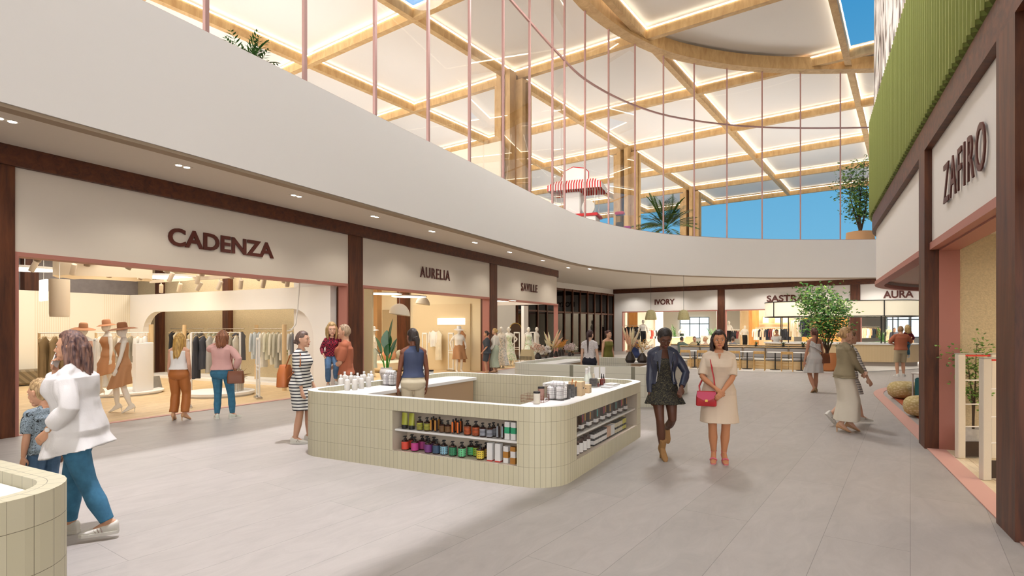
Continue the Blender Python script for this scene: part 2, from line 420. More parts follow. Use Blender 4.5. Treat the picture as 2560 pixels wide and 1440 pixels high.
ol = tag(b.build('olive_cladding', [m_green, M('olive_lit_edge', '#a5ab62', .6)]), 'ribbed olive green cladding band above the right shop front', 'cladding')
rstrip('wall_parapet_right', 4.70, 7.16, 0.01, .2, M('pale_sage', '#d3dac3', .8))
rstrip('floor_gallery_right', 5.5, 5.7, 0., 9, m_plaster, None)
b = MB(); pr = rpath(.2); b.add([(p[0], p[1], 3.06) for p in pr]+[(p[0]+14, p[1]-7.3, 3.06) for p in pr], [(i, i+1, len(pr)+i+1, len(pr)+i) for i in range(len(pr)-1)]); struct('ceiling_right', b, m_soffit)
# shop behind the right portal
m_roughcast = M('roughcast', '#d9c6a0', .9, bmp=.9, bs=55, var=.1, vs=40)
b = MB(); b.prism([P(4.0, .38), P(4.12, .38), P(4.12, 6), P(4.0, 6)], 0, 3.06); struct('wall_roughcast', b, m_roughcast)
b = MB(); b.prism([P(-3, 6), P(4.3, 6), P(4.3, 6.1), P(-3, 6.1)], 0, 3.06); struct('wall_back_right', b, m_plaster)
m_oak2 = bricks('pale_oak_floor', '#ead9bd', '#dfcaa6', '#c4ad87', 1., .16, .002, .5, 'Object', .5, AU+.9, .1, 3., bm=.1)
b = MB(); b.prism([P(-3, .22), P(4.3, .22), P(4.3, 6), P(-3, 6)], .0, .012); struct('floor_right', b, m_oak2)

# ================= far shop fronts =================
far_bays = [(.45, 7.43), (7.9, 15.18), (15.69, 30.)]
b = MB(); b.strip([FW(-.3, 0)[:2], FW(32, 0)[:2]], -.1, .3, 4.34, ZC); struct('wall_beam_far', b, wood('walnut_far', '#38190c', '#6a381e', (.9, 9, 9), .5, AE))
b = MB(); b.strip([FW(-.3, 0)[:2], FW(32, 0)[:2]], 0, .16, 2.98, 4.34); struct('wall_fascia_far', b, m_fascia)
for a, c in ((7.43, 7.9), (15.18, 15.69)):
    b = MB(); b.strip([FW(a, 0)[:2], FW(c, 0)[:2]], -.05, .4, 0, 4.34); struct('wall_pillar_far', b, m_walnut)
b = MB(); b.strip([FW(-.3, 0)[:2], FW(.45, 0)[:2]], 0, .16, 0, 2.98); struct('wall_pier_far', b, m_fascia)
for a, c in far_bays: portal(a, c, FW)
b = MB(); b.strip([FW(-.3, .2)[:2], FW(32, .2)[:2]], 0, 26, .0005, .012); struct('floor_far_shops', b, m_wshop)
# dark glazed screen left of the far shops
c0 = np.array((.3, 31.9)); c1 = np.array((7.72, 42.75)); L = np.linalg.norm(c1-c0); dv = (c1-c0)/L
scr = lambda t, d=0.: tuple(c0+dv*t+np.array((-dv[1], dv[0]))*d)
b = MB(); b.strip([scr(0), scr(L)], 0, .2, 4.3, ZC); struct('wall_screen_head', b, m_fascia)
t = tag(bpy.data.objects.new('glazed_screen', None), 'tall brown framed glazed screen beside the far left shop', 'screen'); COL.objects.link(t)
b = MB(); b.strip([scr(0), scr(L)], 0, .1, 4.16, 4.3); b.strip([scr(0), scr(L)], 0, .1, 2.72, 2.82); b.strip([scr(0), scr(L)], 0, .1, 0, .12); b.build('rail', m_walnut, t)
k = 12
for i in range(k+1):
    x = L*i/k; b = MB(); b.strip([scr(max(0, x-.05)), scr(min(L, x+.05))], -.04, .12, 0, 4.3); b.build('mullion', m_walnut, t)
b = MB(); b.strip([scr(0), scr(L)], .04, .06, .1, 4.2); b.build('glass', glass('smoked_glass', '#8d8378', .06), t)

# ================= roof =================
N0 = np.array((.06, 34.5)); RA = np.array((4.9, 6.9)); RB = np.array((-6.9, 4.9))
def ND(i, j): return N0+i*RA+j*RB
BH = .55; BW = .32
def beam(p, q, name='wall_roof_beam', dz=0.):
    p = np.array(p); q = np.array(q); d = (q-p)/np.linalg.norm(q-p)
    b = MB(); b.strip([tuple(p), tuple(q)], -BW/2, BW/2, ZR+dz, ZR+BH); o = struct(name, b, m_roofwood)
    b = MB()
    for sgn in (-1, 1): b.strip([tuple(p), tuple(q)], min(sgn*(BW/2), sgn*(BW/2+.05)), max(sgn*(BW/2), sgn*(BW/2+.05)), ZR+BH-.05, ZR+BH); 
    o2 = b.build('led_strip', m_led, o)
I0, I1, J0, J1 = -4, 5, -4, 6
ilo = {-4: 1, -3: 1, -2: -1, -1: -1, 0: -2, 1: -2, 2: -3, 3: -3, 4: -3, 5: -3, 6: -3}
for j in range(J0, J1+1): beam(ND(ilo[j], j), ND(I1, j))
for i in range(-4, I1+1):
    js = [j for j in range(J0, J1+1) if ilo[j] <= i]
    if len(js) > 1: beam(ND(i, min(js)), ND(i, max(js)), dz=.006)
zp = ZR+BH+.16
b = MB()
for i in range(-4, I1):
    for j in range(J0, J1):
        if i < max(ilo[j], ilo[j+1]): continue
        q = [ND(i, j), ND(i+1, j), ND(i+1, j+1), ND(i, j+1)]
        b.add([(p[0], p[1], zp) for p in q], [(0, 1, 2, 3)])
struct('ceiling_roof', b, M('roof_panel', '#efe9e2', .9))
b = MB(); b.strip([tuple(ND(I1+.02, J0)), tuple(ND(I1+.02, J1))], -.1, .1, ZR+.1, zp+.05); struct('wall_roof_edge', b, m_roofwood)
# ring beam over the void
ring = offset(ED, -.15)
ring = [p for p in ring if p[1] > 9]
b = MB(); b.strip(ring, -.3, .3, ZR-.15, ZR+BH); o = struct('wall_roof_ring', b, m_roofwood, .5)
# roof over the near part of the hall, its opening shaped for the sun patch
def poly(P, name, mt, z): b = MB(); b.add([(p[0], p[1], z) for p in P], [tuple(range(len(P)))]); return struct(name, b, mt)
# timber columns at grid nodes
for k, (i, j) in enumerate(((0, 0), (2, 0), (4, 0), (-2, 0) , (0, 2), (2, 2), (4, 2), (0, 4), (2, 4))):
    n = ND(i, j) if k < 3 else ND(i, j)
    if k >= 3: continue
    t = thing('timber_column', ['nearest and widest clustered timber column on the gallery', 'clustered timber column rising between the striped cart and the palm', 'farthest clustered timber column on the gallery, behind the palm'][k], 'column', (n[0], n[1], ZF))
    for a in range(4):
        for s in (-1, 1):
            an = math.atan2(G[1], G[0])+a*pi/2
            c = (.7*math.cos(an)+s*.33*math.sin(an), .7*math.sin(an)-s*.33*math.cos(an), (ZR+.3-ZF)/2-.25*(a % 2))
            bb = MB(); bb.box(c, (.66, .34, ZR+.3-ZF-.5*(a % 2)), an); bb.build('post', m_roofwood, t)
    bb = MB(); bb.box((0, 0, (ZR+.2-ZF)/2), (.9, .9, ZR+.2-ZF), math.atan2(G[1], G[0])); bb.build('core', wood('dark_core', '#3c2414', '#5a3a22'), t)

# ================= glazed wall standing on the parapet =================
edl = [np.array(p) for p in ED]
def on_edge(px):
    k = (px-CX)/FPX
    for a, c in zip(edl[:-1], edl[1:]):
        fa, fc = a[0]-k*a[1], c[0]-k*c[1]
        if fa*fc <= 0 and a[1] > .5: return a+(c-a)*fa/(fa-fc)
gl = thing('glazed_wall', 'tall curved glazed wall with thin rose posts on the gallery parapet', 'glazing', (0, 0, 0))
pp = []
for px in (519, 766, 942, 1075, 1178, 1262, 1328, 1385, 1415, 1466, 1525, 1591, 1662, 1739, 1821, 1909, 2005, 2105, 2200):
    n = on_edge(px)+np.array((-.06, .06)); pp.append(n); b = MB(); b.box((n[0], n[1], (ZT+ZR)/2), (.075, .075, ZR-ZT), AU); b.build('post', m_rail, gl)
pn = offset(ED, .08)
sel = [p for p in pn if p[1] > 6.5]
b = MB(); b.strip(sel, -.035, .035, 13.4, 13.48); b.build('transom', m_rail, gl, .5)
b = MB(); q = [tuple(p) for p in pp]
for a, c in zip(q[:-1], q[1:]): b.add([(a[0], a[1], ZT), (c[0], c[1], ZT), (c[0], c[1], ZR), (a[0], a[1], ZR)], [(0, 1, 2, 3)])
b.build('glass', m_glass, gl)

# ================= downlights under the gallery =================
t0 = None
for k, (px, py) in enumerate(((14, 299), (457, 415), (741, 489), (937, 541), (1080, 578), (1187, 606), (1274, 630), (1357, 651), (1421, 669), (1474, 672))):
    x, y, z = PZ(px, py, ZC)
    if t0 is None:
        t0 = thing('twin_downlight', 'twin downlight recessed in the gallery soffit above the shop fronts', 'downlight', (x, y, z), AU, 'twin downlights along the gallery soffit')
        b = MB(); b.bbox((0, 0, -.002), (.3, .14, .012), .004); b.build('bezel', m_soffit, t0)
        for s in (-1, 1): b = MB(); b.lathe([(0.001, -.012), (.05, -.012), (.05, 0)], (s*.075, 0, 0), 14); b.build('lens', m_lamp, t0)
    else: dup(t0, (x, y, z))
    point('down_spot', (x, y, z-.06), 70, (1, .93, .82), .05, 2.2)
# ================= tiled kiosks =================
KR = math.atan2(-.4647, .8855)
m_tile = bricks('sage_tile', '#d6cfb4', '#d2cbae', '#8b8268', .0625, .25, .0015, 0., 'UV', .35, loc=(0, .03, 0), bm=.25)
m_tile2 = bricks('pale_sage_tile', '#dcd8c8', '#d8d4c2', '#8b8776', .0625, .25, .002, 0., 'UV', .35, loc=(0, .03, 0), bm=.25)
m_tile3 = bricks('large_sage_tile', '#d6cfb4', '#d2cbae', '#7d755d', .125, .25, .0018, 0., 'UV', .35, loc=(0, .03, 0), bm=.25)
m_top = M('worktop_white', '#f7f5f2', .3)
m_niche = M('niche_beige', '#d9cbb8', .6)
m_inner = M('inner_panel', '#c9ab8b', .6)
KH = .885
ORD = ['first', 'second', 'third', 'fourth', 'fifth', 'sixth', 'seventh', 'eighth', 'ninth', 'tenth', 'eleventh', 'twelfth', 'thirteenth', 'fourteenth', 'fifteenth', 'sixteenth', 'seventeenth', 'eighteenth']
def kiosk(label, c, mt, niches=(), tops=(), size=(3.7, 3.7), rc=.42, shelves=True, rim=True, nmat=None):
    t = thing('kiosk_counter', label, 'kiosk', (c[0], c[1], 0), KR)
    a = size[0]/2; a2 = size[1]/2; path = rrect(size[0], size[1], rc, 8); n = len(path)
    # add niche corners to the perimeter
    full = []
    for i in range(n):
        p, q = path[i], path[(i+1) % n]; full.append((p, None))
        if math.hypot(q[0]-p[0], q[1]-p[1]) > 1:
            for side, lo, hi in niches:
                if side == 'front' and p[1] < -a2+.01 and q[1] < -a2+.01: full += [((lo, -a2), side), ((hi, -a2), None)]
                if side == 'right' and p[0] > a-.01 and q[0] > a-.01: full += [((a, lo), side), ((a, hi), None)]
    P = [f[0] for f in full]; n = len(P); inn = offset(P, .13, True); L = [0]
    for i in range(n): q = P[(i+1) % n]; L.append(L[-1]+math.hypot(q[0]-P[i][0], q[1]-P[i][1]))
    b = MB(); zb, zt = .22, .72; rm = MB()
    for i in range(n):
        p, q, pi_, qi = P[i], P[(i+1) % n], inn[i], inn[(i+1) % n]; l0, l1 = L[i], L[i+1]
        def band(z0, z1): b.add([(p[0], p[1], z0), (q[0], q[1], z0), (q[0], q[1], z1), (p[0], p[1], z1)], [(0, 1, 2, 3)], [[(l0, z0), (l1, z0), (l1, z1), (l0, z1)]])
        if full[i][1]: band(0, zb); band(zt, KH)
        else: band(0, KH)
        (rm if rim else b).add([(p[0], p[1], KH), (q[0], q[1], KH), (qi[0], qi[1], KH), (pi_[0], pi_[1], KH)], [(0, 1, 2, 3)], [[(l0, KH), (l1, KH), (l1, KH+.13), (l0, KH+.13)]])
        for h0, h1 in (((KH, .74), (.2, 0)) if full[i][1] else ((KH, 0),)):
            b.add([(pi_[0], pi_[1], h0), (qi[0], qi[1], h0), (qi[0], qi[1], h1), (pi_[0], pi_[1], h1)], [(0, 1, 2, 3)], [[(l0, h0), (l1, h0), (l1, h1), (l0, h1)]])
    b.build('tiled_body', mt, t)
    if rim: rm.build('rim', m_top, t)
    for side, lo, hi in niches:
        f = (lambda x, y, z: (x, -a2+y, z)) if side == 'front' else (lambda x, y, z: (a-y, x, z))
        D = .3; b = MB(); b.add([f(lo, 0, zb), f(hi, 0, zb), f(hi, 0, zt), f(lo, 0, zt), f(lo, D, zb), f(hi, D, zb), f(hi, D, zt), f(lo, D, zt)], [(4, 5, 6, 7), (0, 1, 5, 4), (2, 3, 7, 6), (0, 4, 7, 3), (1, 2, 6, 5)])
        o = b.build('niche', nmat or m_niche, t)
        if shelves:
            b = MB(); mid = f((lo+hi)/2, D/2+.015, .475); dx = hi-lo-.02
            b.bbox(mid, (dx, D-.03, .025) if side == 'front' else (D-.03, dx, .025), .005); b.build('shelf', m_top, o)
            b = MB(); mid = f((lo+hi)/2, .012, (zb+zt)/2); b.box(mid, (hi-lo, .006, zt-zb) if side == 'front' else (.006, hi-lo, zt-zb)); b.build('glass_pane', glass('niche_glass', '#ffffff', .006), o)
    for x0, x1, y0, y1 in tops:
        b = MB(); b.bbox(((x0+x1)/2, (y0+y1)/2, .785), (x1-x0, y1-y0, .06), .008); w = b.build('worktop', m_top, t)
        X0, X1, Y0, Y1 = x0+.05, x1-.05, y0+.05, y1-.05
        for side, lo, hi in niches:
            if side == 'right' and X1 > a-.31: X1 = a-.315
            if side == 'front' and Y0 < -a2+.31 and X1 > lo-.02: Y0 = -a2+.315; X1 = min(X1, 99)
        b = MB(); b.box(((X0+X1)/2, (Y0+Y1)/2, .378), (max(.1, X1-X0), max(.08, Y1-Y0), .752)); b.build('cupboard', m_inner, t)
    return t
KC = (-.396, 8.62)
k1 = kiosk('large sage tiled kiosk with lit display niches in the middle of the hall', KC, m_tile, (('front', -.245, 1.505), ('right', -1.29, 1.33)),
      ((-1.845, -1.24, -1.77, 1.77), (-.3, 1.24, -1.77, -1.37), (1.24, 1.845, -1.77, 1.77), (.35, 1.22, 1.3, 1.77)), size=(3.95, 3.8))
def off_kiosk(c, x, y): return (c[0]+x*.8855+y*.4647, c[1]-x*.4647+y*.8855)
K2 = off_kiosk((-.12, 14.05), 1.85+.05, 1.85)
k2 = kiosk('pale tiled kiosk behind the large one, carrying dried flowers in dark vases', K2, m_tile2, (('front', -.6, 1.55),),
      ((-1.72, -1.12, -1.72, 1.72), (1.12, 1.72, -1.72, 1.72), (.3, 1.1, 1.25, 1.72)), shelves=False, nmat=M('niche_taupe', '#a3907c', .7))
K3 = off_kiosk((-2.33, 3.16), -1.85, -1.85)
k3 = kiosk('sage tiled counter cut by the bottom left corner of the picture', K3, m_tile3, (), ((-1.72, 1.72, -1.72, 1.72),), rc=.4, rim=False)
ZW = .815
def kpos(c, x, y, z=ZW): p = off_kiosk(c, x, y); return (p[0], p[1], z)

# ---------- cosmetics ----------
def cm(c, r=.4): return M('colour_'+c.strip('#'), c, r)
m_blk = M('black_plastic', '#1d1b1c', .4); m_amber = M('amber_glass', '#3a1b12', .15, coat=.4)
def stripes(name, c1, c2, k=160., axis='Z'):
    if (name,) in MC: return MC[(name,)]
    m = bpy.data.materials.new(name); m.use_nodes = True; t = NT(m)
    wv = t.new('ShaderNodeTexWave', bands_direction=axis); wv.inputs['Scale'].default_value = k/20*1.0; t.link(coords(t), wv.inputs['Vector'])
    r = t.new('ShaderNodeValToRGB'); r.color_ramp.interpolation = 'CONSTANT'; e = r.color_ramp.elements; e[0].color = lin(c1); e[1].position = .55; e[1].color = lin(c2)
    t.link(wv.outputs['Fac'], r.inputs['Fac']); t.link(r.outputs['Color'], t.b.inputs['Base Color']); MC[(name,)] = m; return m
def dots(name, c1, c2, k=45.):
    if (name,) in MC: return MC[(name,)]
    m = bpy.data.materials.new(name); m.use_nodes = True; t = NT(m)
    v = t.new('ShaderNodeTexVoronoi'); v.inputs['Scale'].default_value = k; v.inputs['Randomness'].default_value = 0.; t.link(coords(t), v.inputs['Vector'])
    r = t.new('ShaderNodeValToRGB'); r.color_ramp.interpolation = 'CONSTANT'; e = r.color_ramp.elements; e[0].color = lin(c2); e[1].position = .28; e[1].color = lin(c1)
    t.link(v.outputs['Distance'], r.inputs['Fac']); t.link(r.outputs['Color'], t.b.inputs['Base Color']); MC[(name,)] = m; return m
def jar(label, loc, mt, r=.034, h=.105, cat='jar', grp=None, pump=True):
    t = thing('pump_jar' if pump else 'jar', label, cat, loc, KR, grp)
    b = MB(); b.lathe([(r*.9, 0), (r, .006), (r, h*.92), (r*.8, h), (r*.3, h+.004)], n=16); b.build('base', m_amber, t, .6)
    b = MB(); b.lathe([(r*1.02, .014), (r*1.02, h*.86)], n=16, cap=False); b.build('label', mt, t, .6)
    if pump: b = MB(); b.lathe([(r*.42, h), (r*.42, h+.02), (r*.18, h+.022), (r*.18, h+.04), (r*.45, h+.042), (r*.45, h+.052), (.001, h+.053)], n=10); b.tube([(0, 0, h+.046), (0, -r*.9, h+.044)], .005, 6); b.build('pump', m_blk, t, .6)
    return t
def tube_(label, loc, mt, grp=None):
    t = thing('cosmetic_tube', label, 'tube', loc, KR, grp); b = MB(); n = 14
    b.loft([[(.042*math.cos(a)*(1), .036*k_*math.sin(a), z) for a in [2*pi*j/n for j in range(n)]] for z, k_ in ((.045, 1), (.1, .75), (.2, .12))]); b.build('body', mt, t, .6)
    b = MB(); b.lathe([(.038, 0), (.041, .05)], n=14); b.build('cap', m_blk, t, .6); return t
def vial(label, loc, mt, grp=None):
    t = thing('slim_bottle', label, 'bottle', loc, KR, grp); b = MB(); b.bbox((0, 0, .07), (.034, .034, .14), .006); b.build('body', m_amber, t)
    b = MB(); b.box((.0, -.0185, .078), (.022, .002, .125)); b.build('label', mt, t)
    b = MB(); b.lathe([(.011, .14), (.011, .165), (.003, .17)], n=10); b.build('cap', m_blk, t, .6); return t
def carton(label, loc, d, mt, bands=(), grp=None, name='carton', rz=KR):
    t = thing(name, label, 'box', loc, rz, grp); b = MB(); b.bbox((0, 0, d[2]/2), d, .002); b.build('body', mt, t)
    for z0, z1, m2 in bands: b = MB(); b.box((0, 0, (z0+z1)/2), (d[0]+.002, d[1]+.002, z1-z0)); b.build('band', m2, t)
    return t
zs1, zs0 = .4885, .22; fy = -1.9
def fr(px, z, y): # front niche position from picture column
    k = (px-CX)/FPX; o = off_kiosk(KC, 0, y); t = (k*o[1]-o[0])/(.8855+.4647*k); p = (o[0]+.8855*t, o[1]-.4647*t); return (p[0], p[1], z)
m_w = M('paper_white', '#f2f0ee', .6)
for i, px in enumerate((1012, 1029)): tube_(f'lime green tube, {ORD[i]} from the left on the upper niche shelf', fr(px, zs1, fy+.1), cm('#a9ad3c'))
for i, px in enumerate((1050, 1068)): jar(f'black jar with lime striped wrap, {ORD[i]} of two beside the lime tubes', fr(px, zs1, fy+.09), stripes('lime_stripe', '#c3c542', '#2a2a22', 420), .041, .115)
for i, px in enumerate((1079, 1090, 1084, 1099)): vial(f'slim amber bottle with ochre label, {["front left", "front right", "back left", "back right"][i]} of the ochre four', fr(px, zs1, fy+(.1 if i < 2 else .19)), cm('#c98f3e'))
for i, px in enumerate((1105, 1120)): jar(f'brown jar with gold striped wrap, {ORD[i]} of two between the slim bottles', fr(px, zs1, fy+.1), stripes('gold_stripe', '#8c6a3c', '#4a2417', 420), .038, .1)
for i, px in enumerate((1133, 1146, 1140, 1153)): vial(f'slim dark bottle with orange label, {["front left", "front right", "back left", "back right"][i]} of the orange four', fr(px, zs1, fy+(.1 if i < 2 else .19)), cm('#f07a35'))
for i, px in enumerate((1169, 1190)): jar(f'jar with orange striped wrap, {ORD[i]} of two on the upper shelf', fr(px, zs1, fy+.1), stripes('orange_stripe', '#e0692c', '#3a1b12', 420), .044, .12)
for i, px in enumerate((1207, 1224, 1234)): jar(f'jar with silver striped wrap, {ORD[i]} of three near the white cartons', fr(px, zs1, fy+(.09 if i < 2 else .18)), stripes('silver_stripe', '#b9bcc6', '#3b3d48', 420), .038, .11)
for i, px in enumerate((1245, 1257)): vial(f'slim black bottle with grey label, {ORD[i]} of two beside the white cartons', fr(px, zs1, fy+.1), cm('#9aa0a8'))
for i, px in enumerate((1270, 1286)): carton(f'white carton with green square, {ORD[i]} of two at the upper shelf end', fr(px, zs1, fy+.1), (.06, .06, .2), m_w, ((.07, .14, cm('#33a678')),))
low = [('#e2523f', 1013, 0), ('#c2418d', 1037, 0), ('#7c3f86', 1071, 0), ('#3d5674', 1091, 0), ('#93c3d8', 1110, 1), ('#3a8c62', 1132, 1), ('#74d79a', 1155, 1), ('#e8d04e', 1201, 1)]
nm = ['coral red', 'magenta', 'plum purple', 'navy blue', 'pale blue dotted', 'dark green dotted', 'mint green dotted', 'yellow dotted']
for (c, px, d), s in zip(low, nm): jar(f'{s} pump jar in the front row of the lower niche shelf', fr(px, zs0, fy+.1), dots('dot_'+c[1:], c, '#2a2420') if d else cm(c), .047, .125)
for c, px, d, s in (('#d84f3c', 1030, 0, 'coral red'), ('#a8387a', 1056, 0, 'dark magenta'), ('#b35a9e', 1068, 0, 'lilac'), ('#5a4a7a', 1085, 0, 'violet'), ('#56b978', 1178, 1, 'leaf green dotted'), ('#9cbf3c', 1192, 1, 'lime dotted'), ('#caa23e', 1216, 1, 'ochre dotted')):
    jar(f'{s} pump jar in the back row of the lower niche shelf', fr(px, zs0, fy+.215), dots('dot_'+c[1:], c, '#2a2420') if d else cm(c), .047, .125)
for i, px in enumerate((1227, 1247)): carton(f'tall white carton with red foot, {ORD[i]} of two on the lower niche shelf', fr(px, zs0, fy+.1), (.068, .068, .21), m_w, ((0, .014, cm('#cc3b34')),))
for i, px in enumerate((1267, 1285)): carton(f'white and caramel carton {["with one caramel block", "with caramel ends at the lower shelf end"][i]}', fr(px, zs0, fy+.1), (.062, .062, .19), m_w, ((.06, .13, cm('#bb8238')),) if i == 0 else ((0, .07, cm('#bb8238')), (.14, .19, cm('#bb8238'))))
# right niche
def rn(y, z, d=.1): return kpos(KC, 1.975-d, y-.05, z)
m_dk = M('dark_carton', '#4a403a', .5)
n = 17
for i in range(n):
    y = -1.14+i*(2.16/(n-1)); c = ('#35b6b4', '#4a403a', '#e0a23c', '#d9a53a', '#d2456a', '#4a403a')[(i*5) % 6]
    t = carton(f'dark slim carton, {ORD[i] if i < 16 else "last"} from the front on the upper right shelf', rn(y, zs1, .1+.02*(i % 2)), (.07, .085, .205), m_dk, ((.03, .075, m_w),) if i % 2 == 0 else ((.05, .06, m_w),))
    b = MB(); b.box((.036, .0, .15), (.003, .025, .09)); b.build('strip', cm(c), t)
for i in range(5):
    t = jar(f'black jar with white paper label, {ORD[i]} from the front on the lower right shelf', rn(-1.15+.13*i, zs0), m_w, .045, .15, pump=False)
    b = MB(); b.lathe([(.046, .15), (.046, .175), (.02, .178)], n=16); b.build('lid', m_amber, t, .6)
for i in range(6): carton(f'small black carton with white windows, {ORD[i]} of six on the lower right shelf', rn(-.42+.09*i, zs0, .1), (.07, .07, .17), m_blk, ((.02, .07, m_w), (.1, .15, m_w)))
for i in range(4): carton(f'small {"peach" if i < 2 else "ivory"} carton, {["front", "rear"][i % 2]} one of its colour on the lower right shelf', rn(.14+.085*i, zs0), (.065, .065, .16), cm('#e0b79a') if i < 2 else m_w, ((.0, .02, m_blk),))
for i in range(4): carton(f'black carton with ivory spots, {ORD[i]} of four before the round plate', rn(.5+.09*i, zs0), (.07, .07, .17), m_blk, ((.02, .07, cm('#e6dcc0')), (.1, .16, cm('#e6dcc0'))))
for i in range(2): carton(f'black and yellow carton, {["front", "rear"][i]} one next to the round plate', rn(.87+.09*i, zs0), (.07, .07, .18), m_blk, ((.02, .07, cm('#d8d054')), (.1, .17, cm('#d8d054'))))
t = thing('round_plate', 'round cream plate leaning at the far end of the lower right shelf', 'plate', rn(1.12, zs0+.13, .17), KR); b = MB(); b.T = Matrix.Rotation(-.25, 4, 'Y') @ Matrix.Rotation(pi/2, 4, 'Y'); b.lathe([(.001, 0), (.09, 0), (.13, .012), (.12, .014), (.001, .006)], n=28); b.build('dish', cm('#e4dcae'), t, .6)

# ---------- on the kiosk's worktops ----------
m_lotion = M('lotion_white', '#efe9e2', .4)
for i, (px, py) in enumerate(((852, 972), (868, 976), (887, 975), (878, 964), (894, 966), (903, 972), (921, 968), (862, 962), (910, 961), (928, 960))):
    x, y, z = PZ(px, py, ZW); t = thing('lotion_bottle', f'white lotion bottle, {ORD[i]} in the cluster on the left worktop', 'bottle', (x, y, z), KR)
    b = MB(); b.lathe([(.036, 0), (.042, .01), (.042, .13), (.036, .155), (.017, .17), (.016, .185)], n=16); b.build('body', m_lotion, t, .6)
    b = MB(); b.lathe([(.018, .185), (.018, .215), (.016, .218)], n=14); b.build('cap', m_w, t, .6)
    b = MB(); b.box((0, -.0425, .06), (.035, .002, .045)); b.build('label', m_w, t)
def wire_basket(label, loc, w, d, h, mt, rz=KR, full=None):
    t = thing('wire_basket', label, 'basket', loc, rz); b = MB(); n = 9
    for z in (.004, h/2, h): b.tube([(p[0], p[1], z) for p in rrect(w, d, .02, 2)+[rrect(w, d, .02, 2)[0]]], .0016, 5)
    for p in rrect(w, d, .02, 1): b.cyl((p[0], p[1], 0), (p[0], p[1], h), .002, 5)
    for i in range(n):
        x = -w/2+w*i/(n-1); b.cyl((x, -d/2, 0), (x, -d/2, h), .001, 4); b.cyl((x, d/2, 0), (x, d/2, h), .001, 4); b.cyl((x, -d/2, .003), (x, d/2, .003), .0015, 4)
    b.build('wires', mt, t); return t
m_wire = M('dark_wire', '#6b6562', .4, .4); m_copper = M('copper_wire', '#8a4a32', .35, .7)
def check(name, c1, c2, k):
    if (name,) in MC: return MC[(name,)]
    m = bpy.data.materials.new(name); m.use_nodes = True; t = NT(m); co_ = coords(t); outs = []
    for ax in ('X', 'Y', 'Z'):
        wv = t.new('ShaderNodeTexWave', bands_direction=ax); wv.inputs['Scale'].default_value = k; t.link(co_, wv.inputs['Vector'])
        g = t.new('ShaderNodeMath', operation='GREATER_THAN'); g.inputs[1].default_value = .965; t.link(wv.outputs['Fac'], g.inputs[0]); outs.append(g.outputs[0])
    a = t.new('ShaderNodeMath', operation='MAXIMUM'); t.link(outs[0], a.inputs[0]); t.link(outs[1], a.inputs[1])
    b_ = t.new('ShaderNodeMath', operation='MAXIMUM'); t.link(a.outputs[0], b_.inputs[0]); t.link(outs[2], b_.inputs[1])
    t.link(ramp(t, b_.outputs[0], [(.4, c1), (.6, c2)]), t.b.inputs['Base Color']); pset(t.b, 'Roughness', .9); MC[(name,)] = m; return m
m_check = check('grid_cloth', '#f4f0ef', '#aaa3a5', 6.5)
def towels(label, loc, grp=None):
    t = wire_basket(label, loc, .25, .2, .2, m_wire)
    b = MB()
    for x, y in ((-.06, -.045), (.06, -.045), (-.06, .05), (.06, .05)): b.lathe([(.03, .01), (.055, .02), (.058, .1), (.055, .16), (.03, .18), (.001, .175)], (x, y, 0), 12)
    b.T = Matrix.Translation((0.02, -.02, .2)) @ Matrix.Rotation(pi/2, 4, 'Y'); b.lathe([(.001, -.09), (.04, -.09), (.05, -.07), (.05, .07), (.04, .09), (.001, .09)], n=12)
    b.build('rolled_cloths', m_check, t, .8); return t
towels('wire basket of rolled grid cloths on the left worktop', PZ(977, 963, ZW))
towels('wire basket of rolled grid cloths at the front right corner', PZ(1392, 999, ZW))
x, y, z = PZ(1001, 958, ZW); t = carton('black soap dispenser box beside the left cloth basket', (x, y, z), (.09, .08, .12), m_blk, name='dispenser'); b = MB(); b.lathe([(.014, .12), (.014, .155), (.03, .16), (.03, .17), (.001, .172)], n=12); b.build('pump', M('steel', '#b9b9b9', .3, .9), t, .6)
for i, px in enumerate((1055, 1066, 1077)):
    x, y, z = PZ(px, 938+i, ZW); carton(f'small {["white and black striped", "white", "black topped"][i]} carton behind the woman in the navy top', (x, y, z), (.075, .075, .17 if i == 0 else .12), m_w, ((.09, .12, m_blk), (.03, .05, m_blk)) if i != 1 else ())
# plant with broad leaves
def leafblade(b, base, tip, wid, droop=.0, n=8, cup=.25):
    base = Vector(base); tip = Vector(tip); d = tip-base; s = d.cross(Vector((0, 0, 1)));
    s = s.normalized() if s.length > 1e-4 else Vector((1, 0, 0)); up = s.cross(d).normalized(); rs = []
    for i in range(n+1):
        u = i/n; c = base+d*u-Vector((0, 0, droop*u*u)); wd = wid*math.sin(pi*min(1, (u*.94+.06)))**.8
        rs.append([c-s*wd+up*wd*cup, c+up*.003, c+s*wd+up*wd*cup, c-up*.003])
    b.loft(rs)
m_leaf = M('broad_leaf', '#1f5a22', .3, var=.2, vs=10, coat=.3); m_stem = M('plant_stem', '#3f8a2c', .5)
x, y, z = PZ(966, 948, ZW); t = thing('potted_plant', 'broad leaved plant in a white pot on the left worktop', 'plant', (x, y, z), 0)
b = MB(); b.lathe([(.07, 0), (.095, .02), (.125, .12), (.12, .16), (.1, .2), (.105, .215), (.09, .215), (.085, .19), (.001, .19)], n=24); b.build('pot', m_lotion, t, .5)
b = MB()
